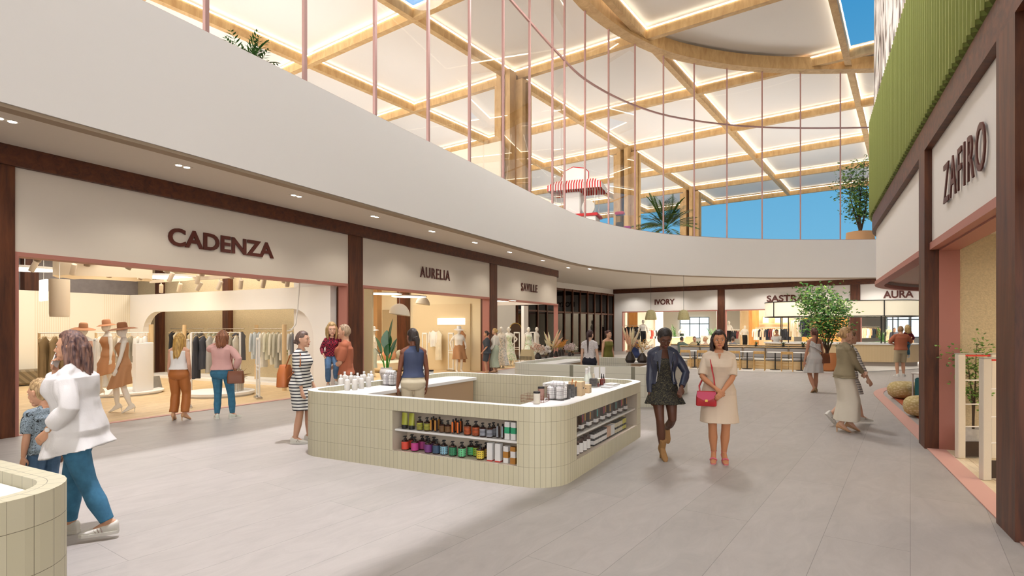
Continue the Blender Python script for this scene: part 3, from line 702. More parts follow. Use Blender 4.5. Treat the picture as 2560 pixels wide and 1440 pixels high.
for k, (dx, dy, h, wd) in enumerate(((.11, .0, .92, .07), (-.0, .04, .72, .075), (.2, -.05, .6, .06), (-.2, .03, .62, .06), (.17, .05, .48, .05), (-.19, -.04, .42, .05), (.05, -.1, .5, .05))):
    b2 = MB(); b2.tube([(dx*.15, dy*.15, .18), (dx*.3, dy*.3, .18+h*.3), (dx*.55, dy*.55, .18+h*.52)], [.011, .009, .006], 6); b2.build('stem', m_stem, t, .6)
    leafblade(b, (dx*.5, dy*.5, .18+h*.48), (dx*1.05, dy*1.05, .18+h), wd*1.35, .03*(k > 1), 9)
b.build('leaves', m_leaf, t, .8)
# right worktop
x, y, z = PZ(1338, 1003, ZW); wt = wire_basket('copper wire tray holding two candle jars on the front worktop', (x, y, z), .3, .26, .085, m_copper, KR+.1)
for i, (px, py, h, mt) in enumerate(((1342, 1010, .15, '#efe6d8'), (1353, 1000, .17, '#b98f84'))):
    x, y, z = PZ(px, py, ZW); t = thing('candle_jar', f'{["cream", "rose"][i]} candle jar with black lid in the copper wire tray', 'jar', (x, y, z+.005)); b = MB(); b.lathe([(.038, 0), (.042, .006), (.042, h*.85), (.001, h*.85)], n=20); b.build('body', cm(mt, .2), t, .6)
    b = MB(); b.lathe([(.044, h*.85), (.044, h*.97), (.04, h), (.001, h)], n=20); b.build('lid', m_blk, t, .6)
m_marble = M('grey_marble', '#565352', .3, var=.45, vs=25)
for i, (px, py, r, h, br) in enumerate(((1418, 997, .045, .13, 0), (1427, 993, .05, .17, 1), (1436, 990, .035, .13, 2))):
    x, y, z = PZ(px, py, ZW); t = thing('marble_cup', f'dark marbled cup, {ORD[i]} of three beside the right cloth basket', 'cup', (x, y, z)); b = MB(); b.lathe([(r*.95, 0), (r, .005), (r, h), (r*.85, h), (r*.85, h*.3), (.001, h*.3)], n=20); b.build('body', m_marble, t, .6)
    if br: b = MB(); b.cyl((0, 0, h*.3), (.02, 0, h+.05), .006, 6); b.bbox((.022, 0, h+.06), (.018, .012, .03), .003); b.build('brush', cm('#c8793a'), t)
m_ply = wood('plywood', '#d9b98f', '#e6cba3', (3, 3, 20), .6)
for i, (px, py, s) in enumerate(((1442, 988, .19), (1466, 982, .12))):
    x, y, z = PZ(px, py, ZW); t = carton(f'{["larger", "smaller"][i]} plywood box with slot handles on the right worktop', (x, y, z), (s, s, s*1.02), m_ply, name='plywood_box', rz=KR+.1)
    for a in (-pi/2, 0): b = MB(); b.T = Matrix.Rotation(a, 4, 'Z'); b.bbox((s/2, 0, s*.55), (.004, s*.25, s*.09), .002); b.build('slot', m_blk, t)
m_clear = M('pale_glass', '#dfe4d6', .1, coat=.5)
for i, (px, py) in enumerate(((1466, 974), (1473, 968))):
    x, y, z = PZ(px, py, ZW); t = thing('sparkling_bottle', f'{["nearer", "farther"][i]} of two sparkling bottles with white foil necks on the kiosk', 'bottle', (x, y, z)); b = MB(); b.lathe([(.038, 0), (.042, .01), (.042, .14), (.035, .18), (.018, .24), (.016, .26)], n=18); b.build('body', m_clear, t, .6)
    b = MB(); b.lathe([(.0425, .02), (.0425, .12)], n=18, cap=False); b.build('label', m_w, t, .6); b = MB(); b.lathe([(.02, .23), (.019, .3), (.022, .305), (.02, .325), (.001, .327)], n=14); b.build('foil', m_w, t, .6)
x, y, z = PZ(1497, 965, ZW); t = thing('marble_tray', 'slim grey marble tray carrying dropper bottles on the right worktop', 'tray', (x, y, z), KR+1.3); b = MB(); b.bbox((0, 0, .009), (.3, .14, .018), .004); b.build('slab', m_marble, t)
x, y, z = PZ(1484, 966, ZW+.018); t = thing('marble_tumbler', 'square dark marble tumbler with dispenser on the tray', 'tumbler', (x, y, z), KR); b = MB(); b.bbox((0, 0, .065), (.11, .1, .13), .01); b.build('body', m_marble, t); b = MB(); b.lathe([(.02, .13), (.018, .17), (.013, .2), (.001, .205)], n=12); b.build('stopper', cm('#d8c8b0'), t, .6)
for i, (px, py, s) in enumerate(((1496, 967, .6), (1504, 963, 1.15), (1509, 960, 1.))):
    x, y, z = PZ(px, py, ZW+.018); t = thing('dropper_bottle', f'amber dropper bottle, {["smallest", "tallest", "rearmost"][i]} of three on the marble tray', 'bottle', (x, y, z)); b = MB(); b.lathe([(.024*s, 0), (.027*s, .005), (.027*s, .08*s), (.01*s, .095*s)], n=14); b.build('body', M('red_amber', '#6e2215', .2, coat=.4), t, .6)
    b = MB(); b.lathe([(.012*s, .095*s), (.012*s, .12*s), (.008*s, .125*s), (.006*s, .16*s), (.001, .165*s)], n=10); b.build('dropper', m_blk, t, .6)
for i, px in enumerate((1491, 1507)):
    x, y, z = PZ(px, 955, ZW); t = thing('standing_card', f'white card standing upright, {["left", "right"][i]} one of the pair on the right worktop', 'card', (x, y, z), KR+.75); b = MB(); b.box((0, 0, .13), (.09, .006, .26)); b.build('sheet', m_w, t); b = MB(); b.box((0, 0, .006), (.09, .06, .012)); b.build('foot', m_w, t)
for i, (px, py, d) in enumerate(((1524, 969, (.24, .18, .03)), (1530, 963, (.22, .17, .03)))):
    x, y, z = PZ(px, py, ZW+.03*i); t = thing('magazine', f'white magazine, {["lower", "upper"][i]} one of the pile at the far right worktop', 'magazine', (x, y, z), KR+.1*i+1.3); b = MB(); b.bbox((0, 0, d[2]/2), d, .002); b.build('pages', m_w, t)
    b = MB(); b.box((0, 0, d[2]), (d[0]*.5, d[1]*.3, .001)); b.build('print', cm('#b9aaa6'), t)

# ---------- dried flowers on the second kiosk ----------
m_vase = M('charcoal_vase', '#2c221e', .45)
def vase(label, px, py, h, r, kind, c, seed, lift=ZW):
    x, y, z = PZ(px, py, lift); rr = random.Random(seed); t = thing('dried_flower_vase', label, 'vase', (x, y, z)); b = MB()
    b.lathe([(r*.7, 0), (r, h*.25), (r*.85, h*.55), (r*.4, h*.9), (r*.36, h), (r*.28, h), (r*.3, h*.8), (.001, h*.7)], n=8 if kind != 'fluff' else 18); b.build('vessel', m_vase if kind != 'basketry' else c, t, .5)
    cs = c if isinstance(c, (list, tuple)) else [c]
    mats = [M('dried_'+q[1:], q, .9, var=.15, vs=30) for q in cs]; stems = MB(); heads = MB(); lo = MB()
    if kind == 'blades':
        for i in range(11):
            a = rr.uniform(0, 2*pi); sp = rr.uniform(.1, .42); hh = rr.uniform(.35, .72); tip = (sp*math.cos(a), sp*math.sin(a)*.7, h+hh); base = (tip[0]*.35, tip[1]*.35, h+hh*.3)
            stems.cyl((0, 0, h*.8), base, .004, 5); heads.mi = i % len(mats)
            heads.tube([Vector(base).lerp(Vector(tip), k/6)+Vector((0, 0, -.05*sp*(k/6)**2)) for k in range(7)], [.006, .022, .03, .032, .027, .017, .003], 7)
    elif kind == 'plume':
        for i in range(16):
            a = rr.uniform(0, 2*pi); sp = rr.uniform(.05, .34); hh = rr.uniform(.2, .42); P = [(sp*math.cos(a)*u**1.3, sp*math.sin(a)*u**1.3, h+hh*u-.1*(u**3)*sp*3) for u in [k/6 for k in range(7)]]
            stems.tube(P[:4], .003, 5); heads.mi = i % len(mats)
            for k in range(14):
                u = .4+.6*k/14; j = min(5, int(u*6)); q = Vector(P[j]).lerp(Vector(P[j+1]), u*6-j); e = q+Vector((rr.gauss(0, .035), rr.gauss(0, .035), rr.uniform(.0, .05))); heads.tube([q, q.lerp(e, .5), e], [.004, .007, .001], 4)
    else:
        for i in range(26):
            a = rr.uniform(0, 2*pi); e_ = rr.uniform(.15, 1.5); q = Vector((math.cos(a)*math.cos(e_), math.sin(a)*math.cos(e_), math.sin(e_)))*rr.uniform(.1, .24)+Vector((0, 0, h+.04)); stems.cyl((0, 0, h*.8), q, .002, 4); heads.mi = i % len(mats)
            for k in range(9): p = q+Vector((rr.gauss(0, .03), rr.gauss(0, .03), rr.gauss(0, .03))); heads.tube([q, p], [.004, .009], 5); heads.sph(p, rr.uniform(.008, .018), 5, 4)
    stems.build('stems', M('dry_stem', '#b49a6a', .8), t); o = heads.build('flowers', mats, t, .9); return t
vase('dark vase with a blush fluffy spray, next to the striped basket', 1345, 898, .2, .11, 'fluff', ['#d9b8a0', '#e3c8b2', '#caa08a'], 3)
vase('small black pot with pale blossoms on the second kiosk', 1365, 896, .1, .045, 'fluff', ['#efe2da', '#f3e9e2'], 4)
vase('dark vase with tall cream and peach blades on the left worktop of the second kiosk', 1378, 893, .2, .09, 'blades', ['#e6d6ae', '#e9b592', '#ddc79a'], 5)
vase('dark vase with golden drooping plumes, front one of the amber pair', 1390, 892, .19, .085, 'plume', ['#d8b25e', '#e4c98e'], 6)
vase('dark vase with amber plumes behind the golden one', 1398, 890, .2, .09, 'plume', ['#cf8f3a', '#d89c48'], 7)
vase('dark vase with rust plumes, right of the amber pair', 1406, 889, .19, .08, 'plume', ['#d08c3c', '#c97f3a'], 8)
vase('dark vase with mauve blossoms at the end of the left worktop', 1424, 890, .14, .06, 'fluff', ['#d8c2be', '#cbb0ae'], 9)
vase('black pot with grey green sprigs at the end of the left worktop', 1432, 889, .1, .045, 'fluff', ['#8d8f6a', '#a9a784', '#e8e0d2'], 10)
vase('tall dark vase with cream and peach blades, left one near the leather jacket woman', 1576, 907, .3, .14, 'blades', ['#e6d6ae', '#e9b592', '#e0cba6'], 15)
vase('dark vase with amber plumes and pale grass, right one near the leather jacket woman', 1606, 907, .26, .15, 'plume', ['#d8a24e', '#e6d3a0', '#cf9440'], 12)
x, y, z = PZ(1318, 900, ZW); t = thing('woven_basket', 'woven straw basket with dark stripes standing on the second kiosk', 'basket', (x, y, z), KR)
b = MB(); b.loft([[(p[0], p[1], zz) for p in rrect(w_, w_*.6, .05, 3)] for zz, w_ in ((0, .42), (.12, .4), (.3, .33), (.3, .31), (.05, .36))]); b.build('body', M('straw', '#cdb78d', .9, bmp=.6, bs=80), t, .6)
b = MB(); 
for i in range(16):
    x_ = -.2+.4*i/15; b.box((x_, -.123, .06), (.012, .006, .11))
b.build('stripes', m_vase, t); b = MB(); b.tube([(-.12, 0, .29), (-.08, 0, .42), (.0, 0, .46), (.08, 0, .42), (.12, 0, .29)], .008, 6); b.build('handle', MC[('straw',)], t, .8)
# ================= people =================
TF = [(.78, .10, .075, 0), (.83, .155, .1, -.005), (.90, .172, .112, -.012), (.97, .16, .104, -.008), (1.05, .133, .088, 0), (1.10, .128, .085, .004), (1.17, .136, .092, .012), (1.24, .15, .112, .026), (1.29, .154, .106, .02), (1.35, .16, .084, .002), (1.39, .145, .068, -.008), (1.425, .085, .056, -.012), (1.46, .055, .052, -.008)]
TM = [(.80, .11, .085, 0), (.85, .155, .105, -.005), (.92, .166, .112, -.008), (1.0, .157, .104, 0), (1.08, .152, .1, .004), (1.16, .16, .106, .008), (1.25, .178, .118, .016), (1.32, .186, .112, .008), (1.37, .186, .092, -.002), (1.41, .165, .074, -.01), (1.44, .095, .062, -.012), (1.475, .062, .058, -.008)]
def ik(a, b, l1, l2, pole):
    a = Vector(a); b = Vector(b); d = b-a; L = d.length
    mx = (l1+l2)*.998
    if L > mx: b = a+d*(mx/L); d = b-a; L = mx
    u = d/L; x = (l1*l1-l2*l2+L*L)/(2*L); h = math.sqrt(max(0, l1*l1-x*x)); p = Vector(pole); p = p-u*p.dot(u)
    p = p.normalized() if p.length > 1e-6 else u.orthogonal().normalized()
    return a+u*x+p*h, b
def limb(a, m, b, r1, r2):
    """points + radii along a bent limb (upper radii r1 at 0..1, lower radii r2 at 0..1)"""
    P = []; Rr = []
    for i, r in enumerate(r1[:-1]): P.append(a.lerp(m, i/(len(r1)-1))); Rr.append(r)
    P.append(m); Rr.append(r1[-1])
    for i, r in enumerate(r2[1:]): P.append(m.lerp(b, (i+1)/(len(r2)-1))); Rr.append(r)
    k = len(r1)-1
    P[k] = P[k].lerp((P[k-1]+P[k+1])/2, .25)
    return P, Rr
class Body: pass
def headpt(az, el, k=1.):
    x = .0745*math.cos(el)*math.sin(az); y = .094*math.cos(el)*math.cos(az); z = .115*math.sin(el)
    if z < 0:
        t = -z/.115; x *= 1-.30*t**1.6
        if y > 0: y = y*(1-.02*t)+.004*t
        else: y *= 1-.45*t
    if y > .07: y = .07+(y-.07)*.75
    return Vector((x*k, y*k, z*k))
def sstep(a, b, x): t = min(1, max(0, (x-a)/(b-a))); return t*t*(3-2*t)
def wrinkle(me, amp, fr=(9, 9, 4), seed=0):
    n = len(me.vertices); co = np.empty(n*3); me.vertices.foreach_get('co', co); no = np.empty(n*3)
    me.vertices.foreach_get('normal', no); co = co.reshape(-1, 3); no = no.reshape(-1, 3); o = seed*7.3
    d = np.array([mnoise.noise((p[0]*fr[0]+o, p[1]*fr[1], p[2]*fr[2]+.6*mnoise.noise((p[0]*5, p[1]*5+o, p[2]*5)))) for p in co])
    d = np.sign(d)*np.abs(d)**.8
    co = co+no*(d*amp)[:, None]; me.vertices.foreach_set('co', co.ravel()); me.update()
def mesh_obj(me, name, mats, par):
    me.name = name
    for m in (mats if isinstance(mats, (list, tuple)) else [mats]): me.materials.append(m)
    o = bpy.data.objects.new(name, me); COL.objects.link(o); o.parent = par; return o
def joinmesh(me, mb, mats):
    """append mesh-builder geometry (own material slots after slot 0) to a mesh"""
    b = bmesh.new(); b.from_mesh(me); base = len(b.verts)
    vs = [b.verts.new(v) for v in mb.v]
    for f, mi in zip(mb.f, mb.m):
        try: q = b.faces.new([vs[i] for i in f]); q.material_index = mi; q.smooth = True
        except ValueError: pass
    bmesh.ops.recalc_face_normals(b, faces=b.faces); b.to_mesh(me); b.free()
def hand(mb, wr, d, n, s=1., side=1, curl=.5, spread=.1, thumb=.5):
    """palm + five bent fingers; d along the hand, n = palm normal, thumb towards side*(d x n)"""
    d = Vector(d).normalized(); n = Vector(n); n = (n-d*n.dot(d)).normalized(); x = d.cross(n)*side
    at = lambda a, b, c: wr+(x*a+d*b+n*c)*s
    rs = []
    for b_, wd, th in ((-.02, .024, .019), (.0, .025, .018), (.03, .034, .016), (.06, .039, .0145), (.085, .038, .012), (.092, .03, .008)):
        rs.append([at(.004*(b_ > 0)+wd*math.cos(t), b_, th*math.sin(t)) for t in [2*pi*j/12 for j in range(12)]])
    mb.loft(rs)
    for i, (ox, L, r) in enumerate(((.029, .07, .0085), (.010, .08, .009), (-.009, .075, .0085), (-.027, .058, .0075))):
        p = at(ox, .082, 0); a = .15+curl*(.5+.12*i); f = math.atan2(ox, .3)*spread*4; pts = [at(ox*.9, .06, 0), p]; ang = a*.6
        for k, l in enumerate((.45, .32, .23)):
            v = (d*math.cos(ang)+n*math.sin(ang))*math.cos(f)+x*math.sin(f); p = p+v*L*l*s; pts.append(p); ang += a*(.9 if k == 0 else .6)
        mb.tube(pts, [r*s*q for q in (1, 1, .95, .88, .7)], 8)
        mb.sph(pts[-1], r*s*.7, 8, 6)
    p0 = at(.022, .015, .004); p1 = at(.043, .038, .012+.012*thumb); p2 = at(.05-.012*thumb, .065, .018+.02*thumb); p3 = at(.05-.025*thumb, .088, .02+.026*thumb)
    mb.tube([p0, p1, p2, p3], [.014*s, .0115*s, .0095*s, .007*s], 8); mb.sph(p3, .007*s, 8, 6)
def person(label, loc, rz, height=1.68, sex='F', skin='#c99677', hair=('long', '#5a3a28'), lean=0., tw=0., side=0., pelvis=(0, 0, 0), feet=None, hands=None, poles=None, head=(0, 0), wear=(), vox=.008, hs=1., fat=1., shoe=None, curl=(.5, .5), palm=None, group=None, face=True, brow='#3a261c', lip='#a85a4e', bare_sleeve=None, hair2=None, kneep=None, name='person', cat='person', mann=False):
    s = height/1.70; B = Body(); t = thing(name, label, cat, loc, rz, group); t['_s'] = s; del t['_s']
    prof = np.array(TM if sex == 'M' else TF); male = sex == 'M'
    px_, py_, pz_ = pelvis; piv = .93
    sh = .182 if male else .158; shz = 1.375 if male else 1.36; hs = hs*1.05
    def TR(p):
        x, y, z = p; w = sstep(.86, 1.3, z); q = Vector((x, y, z-piv))
        q = Matrix.Rotation(tw*w, 3, 'Z') @ (Matrix.Rotation(side*w, 3, 'Y') @ (Matrix.Rotation(-lean*w, 3, 'X') @ q))
        return Vector((q.x+px_, q.y+py_, q.z+piv+pz_))
    B.TR = TR
    def pr(z): return [float(np.interp(z, prof[:, 0], prof[:, k])) for k in (1, 2, 3)]
    def ring(z, ease=0., n=28, g=None, add=None, k=2.35):
        a, b, yo = pr(z); a = a*fat+ease; b = b*fat+ease; out = []
        for j in range(n):
            u = 2*pi*j/n; c_, s_ = math.cos(u), math.sin(u); c_ = math.copysign(abs(c_)**(2/k), c_); s_ = math.copysign(abs(s_)**(2/k), s_)
            out.append(TR((a*c_, yo+b*s_, z)))
        return out
    # ---- skeleton
    feet = feet or [(-.09, 0, .085, .12, 0), (.09, 0, .085, -.12, 0)]
    hands = hands or [None, None]; poles = poles or [None, None]; kneep = kneep or [None, None]
    arms = []; legs = []
    for i, sd in enumerate((-1, 1)):
        a = TR((sd*sh, -.012, shz)); tg = hands[i] or (sd*(sh+.07)+px_, .0+py_, .80+pz_)
        m, b = ik(a, tg, .285, .25, poles[i] or (sd*.5, -1, -.2)); arms.append((a, m, b))
        h = Vector((px_+sd*.088*fat, py_, .89+pz_)); f = feet[i]; m, b = ik(h, f[:3], .412, .402, kneep[i] or (sd*.08, 1, 0)); legs.append((h, m, b))
    B.arms = arms; B.legs = legs
    fa = fat
    ua = [.05, .047, .042, .037, .035]; la = [.035, .037, .034, .028, .023]
    if male: ua = [x*1.15 for x in ua]; la = [x*1.15 for x in la]
    ua = [x*(.5+.5*fa) for x in ua]; la = [x*(.6+.4*fa) for x in la]
    ul = [.088, .086, .076, .064, .055]; ll = [.055, .054, .057, .045, .034]
    ul = [x*(.35+.65*fa) for x in ul]; ll = [x*(.5+.5*fa) for x in ll]
    # ---- body surface
    mb = MB()
    mb.loft([ring(z) for z in prof[:, 0]])
    for i, (a, m, b) in enumerate(arms):
        P, Q = limb(a, m, b, ua, la); P[0] = P[0].lerp(TR((0, 0, shz)), .12); mb.tube(P, Q, 12); mb.sph(a, ua[0]*1.0, 12, 8); mb.tube([TR((0, -.012, 1.435)), TR(((-1, 1)[i]*.07, -.014, 1.42)), a+Vector((0, 0, .004))], [.045, .042, ua[0]*.95], 10)
    for i, (a, m, b) in enumerate(legs):
        P, Q = limb(a, m, b, ul, ll); mb.tube(P, Q, 14)
    nk = TR((0, -.008, 1.44)); hy, hp = head
    Hm = Matrix.Rotation(tw*.6+hy, 4, 'Z') @ Matrix.Rotation(side*.4, 4, 'Y') @ Matrix.Rotation(-lean*.5-hp, 4, 'X')
    hc = TR((0, .0, 1.465)); hc = hc+(Hm.to_3x3() @ Vector((0, .022, .118*hs)))
    HM = Matrix.Translation(hc) @ Hm; B.HM = HM; B.hs = hs
    hp_ = lambda p: HM @ (Vector(p)*hs)
    mb.tube([nk+Vector((0, -.004, -.05)), nk, hp_((0, -.022, -.055)), hp_((0, -.012, .0))], [.062 if male else .054, .058 if male else .047, .056 if male else .046, .05], 14)
    mb.loft([[hp_(headpt(2*pi*j/28, -pi/2+pi*(i+.02)/18.04)) for j in range(28)] for i in range(19)])
    if not mann or face:
        mb.tube([hp_((0, .084, .018)), hp_((0, .094, -.008)), hp_((0, .106, -.03)), hp_((0, .09, -.04))], [.007*hs, .0085*hs, .012*hs, .008*hs], 8)
        for sd in (-1, 1): mb.sph(hp_((sd*.009, .092, -.034)), .008*hs, 8, 6); mb.sph(hp_((sd*.037, .058, -.024)), .024*hs, 10, 8); mb.sph(hp_((sd*.03, .056, -.058)), .024*hs, 10, 8)
        mb.sph(hp_((0, .07, -.09)), .023*hs, 10, 8, (1.2, 1, .9)); mb.sph(hp_((0, .077, -.062)), .019*hs, 10, 8, (1.4, .8, 1))
        mb.tube([hp_((-.05, .068, .027)), hp_((0, .083, .026)), hp_((.05, .068, .027))], .011*hs, 8)
    for sd in (-1, 1):
        mb.tube([hp_((sd*.071, -.004, .026)), hp_((sd*.082, -.014, .014)), hp_((sd*.08, -.012, -.012)), hp_((sd*.07, -.002, -.03))], [.009*hs, .0135*hs, .012*hs, .009*hs], 8)
    for i, (a, m, b) in enumerate(arms):
        d = (b-m).normalized(); n = Vector(palm[i]) if palm and palm[i] else Vector((-(1 if i else -1), .25, 0)); hand(mb, b+d*.012, d, n, (1.08 if male else .98)*(1 if hs < 1.1 else 1.), -1 if i else 1, curl[i])
    for i, (a, m, b) in enumerate(legs):
        f = feet[i]; fm = Matrix.Translation(b) @ Matrix.Rotation(f[3], 4, 'Z') @ Matrix.Rotation(f[4], 4, 'X'); B.__dict__.setdefault('fm', []).append(fm)
        rs = []
        for y, wd, zt in ((-.055, .02, .02), (-.04, .03, .03), (.0, .034, .03), (.05, .035, .008), (.11, .041, -.03), (.16, .038, -.045), (.185, .022, -.055)):
            rs.append([fm @ Vector((wd*math.cos(u), y, (-.078+zt)/2+(zt+.078)/2*math.sin(u))) for u in [2*pi*j/12 for j in range(12)]])
        mb.loft(rs)
    me = remesh(mb, vox*.8 if vox <= .008 else vox, 4, .5)
    fe = MB()
    if face and not mann:
        for sd in (-1, 1):
            fe.mi = 1; fe.sph(hp_((sd*.031, .0768, .003)), .0118*hs, 12, 8, (1.2, .75, .56))
            fe.mi = 2; fe.sph(hp_((sd*.031, .0835, .0035)), .0064*hs, 10, 6, (1, .55, .95))
            fe.mi = 3; fe.tube([hp_((sd*(.031+dx), .0838-.0035*abs(dx)/.01, .0105-.003*abs(dx)/.012)) for dx in (-.015, -.006, .006, .015)], [.0012*hs, .0022*hs, .0022*hs, .0012*hs], 6)
            fe.tube([hp_((sd*x, y, z)) for x, y, z in ((.014, .091, .028), (.028, .09, .0325), (.04, .081, .032), (.05, .069, .026))], [.0022*hs, .0032*hs, .003*hs, .0015*hs], 6)
        fe.mi = 4
        fe.tube([hp_((x, y, z)) for x, y, z in ((-.024, .083, -.0625), (-.009, .0955, -.059), (0, .097, -.0605), (.009, .0955, -.059), (.024, .083, -.0625))], [.001*hs, .0045*hs, .0042*hs, .0045*hs, .001*hs], 8)
        fe.tube([hp_((x, y, z)) for x, y, z in ((-.022, .083, -.064), (0, .095, -.0685), (.022, .083, -.064))], [.001*hs, .0062*hs, .001*hs], 8)
        joinmesh(me, fe, None)
    sk = M('skin_'+skin[1:], skin, .5, bmp=.02, bs=300)
    pset(sk.node_tree.nodes['Principled BSDF'], 'Subsurface Weight', .0)
    B.body = mesh_obj(me, 'body', [sk, M('eye_white', '#efe8e2', .3), M('iris_dark', '#2b1d14', .2), M('brow_'+brow[1:], brow, .8), M('lip_'+lip[1:], lip, .45)], t)
    # ---- hair
    hm = MB()
    if hair and hair[0] != 'none':
        st = hair[0]; A0_ = {'short': 1.25, 'wavy': 1.32}.get(st, 1.15); kk = {'short': 1.1, 'wrap': 1.2, 'long': 1.17, 'wavy': 1.19}.get(st, 1.13); rows = []
        low = {'short': -.25, 'cap': -.3, 'buzz': -.2}.get(st, -.55)
        for i in range(33):
            el = -pi/2+pi*(i+.02)/32.04; row = []
            for j in range(48):
                az = 2*pi*j/48; a = az if az < pi else az-2*pi; aa = abs(a)
                lim = (A0_+({'bun': 1.72, 'pony': 1.72, 'short': 1.7, 'braid': 1.6, 'wrap': 1.5}.get(st, A0_)-A0_)*sstep(.36, .06, el))*(1-.30*sstep(.1, .75, el)); f = sstep(lim-.08, lim+.1, aa); f = max(f, sstep(.56, .72, el+.06*math.sin(3*a+1)))
                f *= sstep(low-.12, low+.1, el+.45*sstep(1.6, 3, aa)*0-(.5*sstep(1.4, 2.4, aa) if st == 'short' else 0)*-1)
                w = .012*math.sin(9*a+3*el)+.008*math.sin(17*a-5*el)
                k = (.86+(kk-.86)*f)*(1+w*f*.6); q = headpt(az, el, k); q = q+Vector((0, -.006*f, .006*f)); row.append(hp_(q))
            rows.append(row)
        hm.loft(rows)
        hv = lambda x, y, z: hp_((x, y, z))
        rr = random.Random(len(label)*3+5)
        if st in ('long', 'longfront', 'wavy'):
            L = hair[2] if len(hair) > 2 else .34
            for j in range(26):
                a = (1.32 if st == 'wavy' else 1.15)+(2*pi-(2.64 if st == 'wavy' else 2.3))*j/25; q = headpt(a, .1, 1.08); o = rr.uniform(-.02, .02); x, y = q.x, q.y
                fr_ = 1.0
                zl = -L*(1-.25*abs(math.cos(a))*0+rr.uniform(-.1, .08)); pts = []
                for k in range(7):
                    u = k/6; wv = (.014 if st == 'wavy' else .004)*math.sin(7*u+j*1.3)
                    pts.append(HM @ (Vector((x*(1+.18*math.sin(pi*u)*.6-.2*u)*(.72 if k == 0 else 1)+wv, (y-.018-.02*u if y < .03 else y-.03*u)*(.7 if k == 0 else 1)+wv, (.085 if k == 0 else .066)+(zl-.066)*u))*hs))
                hm.tube(pts, [.012*hs, .019*hs, .021*hs, .021*hs, .02*hs, .016*hs, .004*hs], 7)
            for j in range(10):
                x = -.055+.11*j/9; pts = [HM @ (Vector((x*(1-.15*u), -.075-.035*math.sin(pi*min(1, u*1.1))*.6-.01*u, .02+(-L*.98-.02)*u))*hs) for u in [k/6 for k in range(7)]]
                hm.tube(pts, [.02*hs]*5+[.017*hs, .004*hs], 7)
        if st == 'pony':
            L = hair[2] if len(hair) > 2 else .4
            hm.tube([hv(0, -.09, .035), hv(0, -.125, .03), hv(0, -.135, -.02), hv(.005, -.12, -.12), hv(.0, -.105, -.05-L*.6), hv(0, -.1, -.05-L)], [x*hs for x in (.026, .03, .03, .026, .02, .005)], 10)
        if st == 'braid':
            pts = [hv(.0, -.1, .0), hv(.012, -.118, -.04), hv(.02, -.12, -.1), hv(.022, -.115, -.16), hv(.024, -.11, -.22), hv(.026, -.108, -.28)]
            hm.tube(pts, [x*hs for x in (.05, .038, .028, .022, .018, .006)], 10)
            for k in range(7): q = Vector(pts[1]).lerp(Vector(pts[4]), k/6); hm.sph(q, (.036-.0025*k)*hs, 10, 6, (1, .9, .8))
        if st == 'bun':
            z = hair[2] if len(hair) > 2 else .05
            hm.sph(hv(0, -.112, z), .036*hs, 12, 8, (1.1, .9, 1)); hm.tube([hv(0, -.07, z), hv(0, -.11, z)], [.05*hs, .03*hs], 10)
        if st == 'wrap':
            hm.sph(hv(0, -.03, .045), .1*hs, 16, 10, (.95, 1.05, .9))
        hmesh = remesh(hm, max(.006, vox*.8), 3, .4); wrinkle(hmesh, .0035, (60, 60, 6), 3)
        hc_ = hair[1]; key = 'hair_'+hc_[1:]
        if (key,) not in MC:
            m_ = M(key, hc_, .45); tt = NT(m_); nn = tt.new('ShaderNodeTexNoise'); nn.inputs['Scale'].default_value = 1.; nn.inputs['Detail'].default_value = 4; nn.inputs['Distortion'].default_value = .4
            tt.link(coords(tt, (70, 70, 7)), nn.inputs['Vector']); c = lin(hc_); r_ = tt.new('ShaderNodeValToRGB'); e = r_.color_ramp.elements
            c2 = lin(hair2) if hair2 else tuple(min(1, x*1.5+.008) for x in c[:3])+(1,)
            e[0].position = .35; e[0].color = tuple(x*.6 for x in c[:3])+(1,); e[1].position = .68; e[1].color = c2
            tt.link(nn.outputs['Fac'], r_.inputs['Fac']); tt.link(r_.outputs['Color'], tt.b.inputs['Base Color']); bump(tt, nn.outputs['Fac'], .3)
        mesh_obj(hmesh, 'hair', MC[(key,)], t)
    # ---- clothes
    def legc(z):
        out = []
        for (a, m, b), rr_ in zip(legs, (0, 0)):
            if z >= m.z: u = (a.z-z)/max(.01, a.z-m.z); p = a.lerp(m, min(1, max(0, u))); r = float(np.interp(u, [0, .25, .5, .75, 1], ul))
            else: u = (m.z-z)/max(.01, m.z-b.z); p = m.lerp(b, min(1, max(0, u))); r = float(np.interp(u, [0, .25, .5, .75, 1], ll))
            out.append((p, r))
        return out
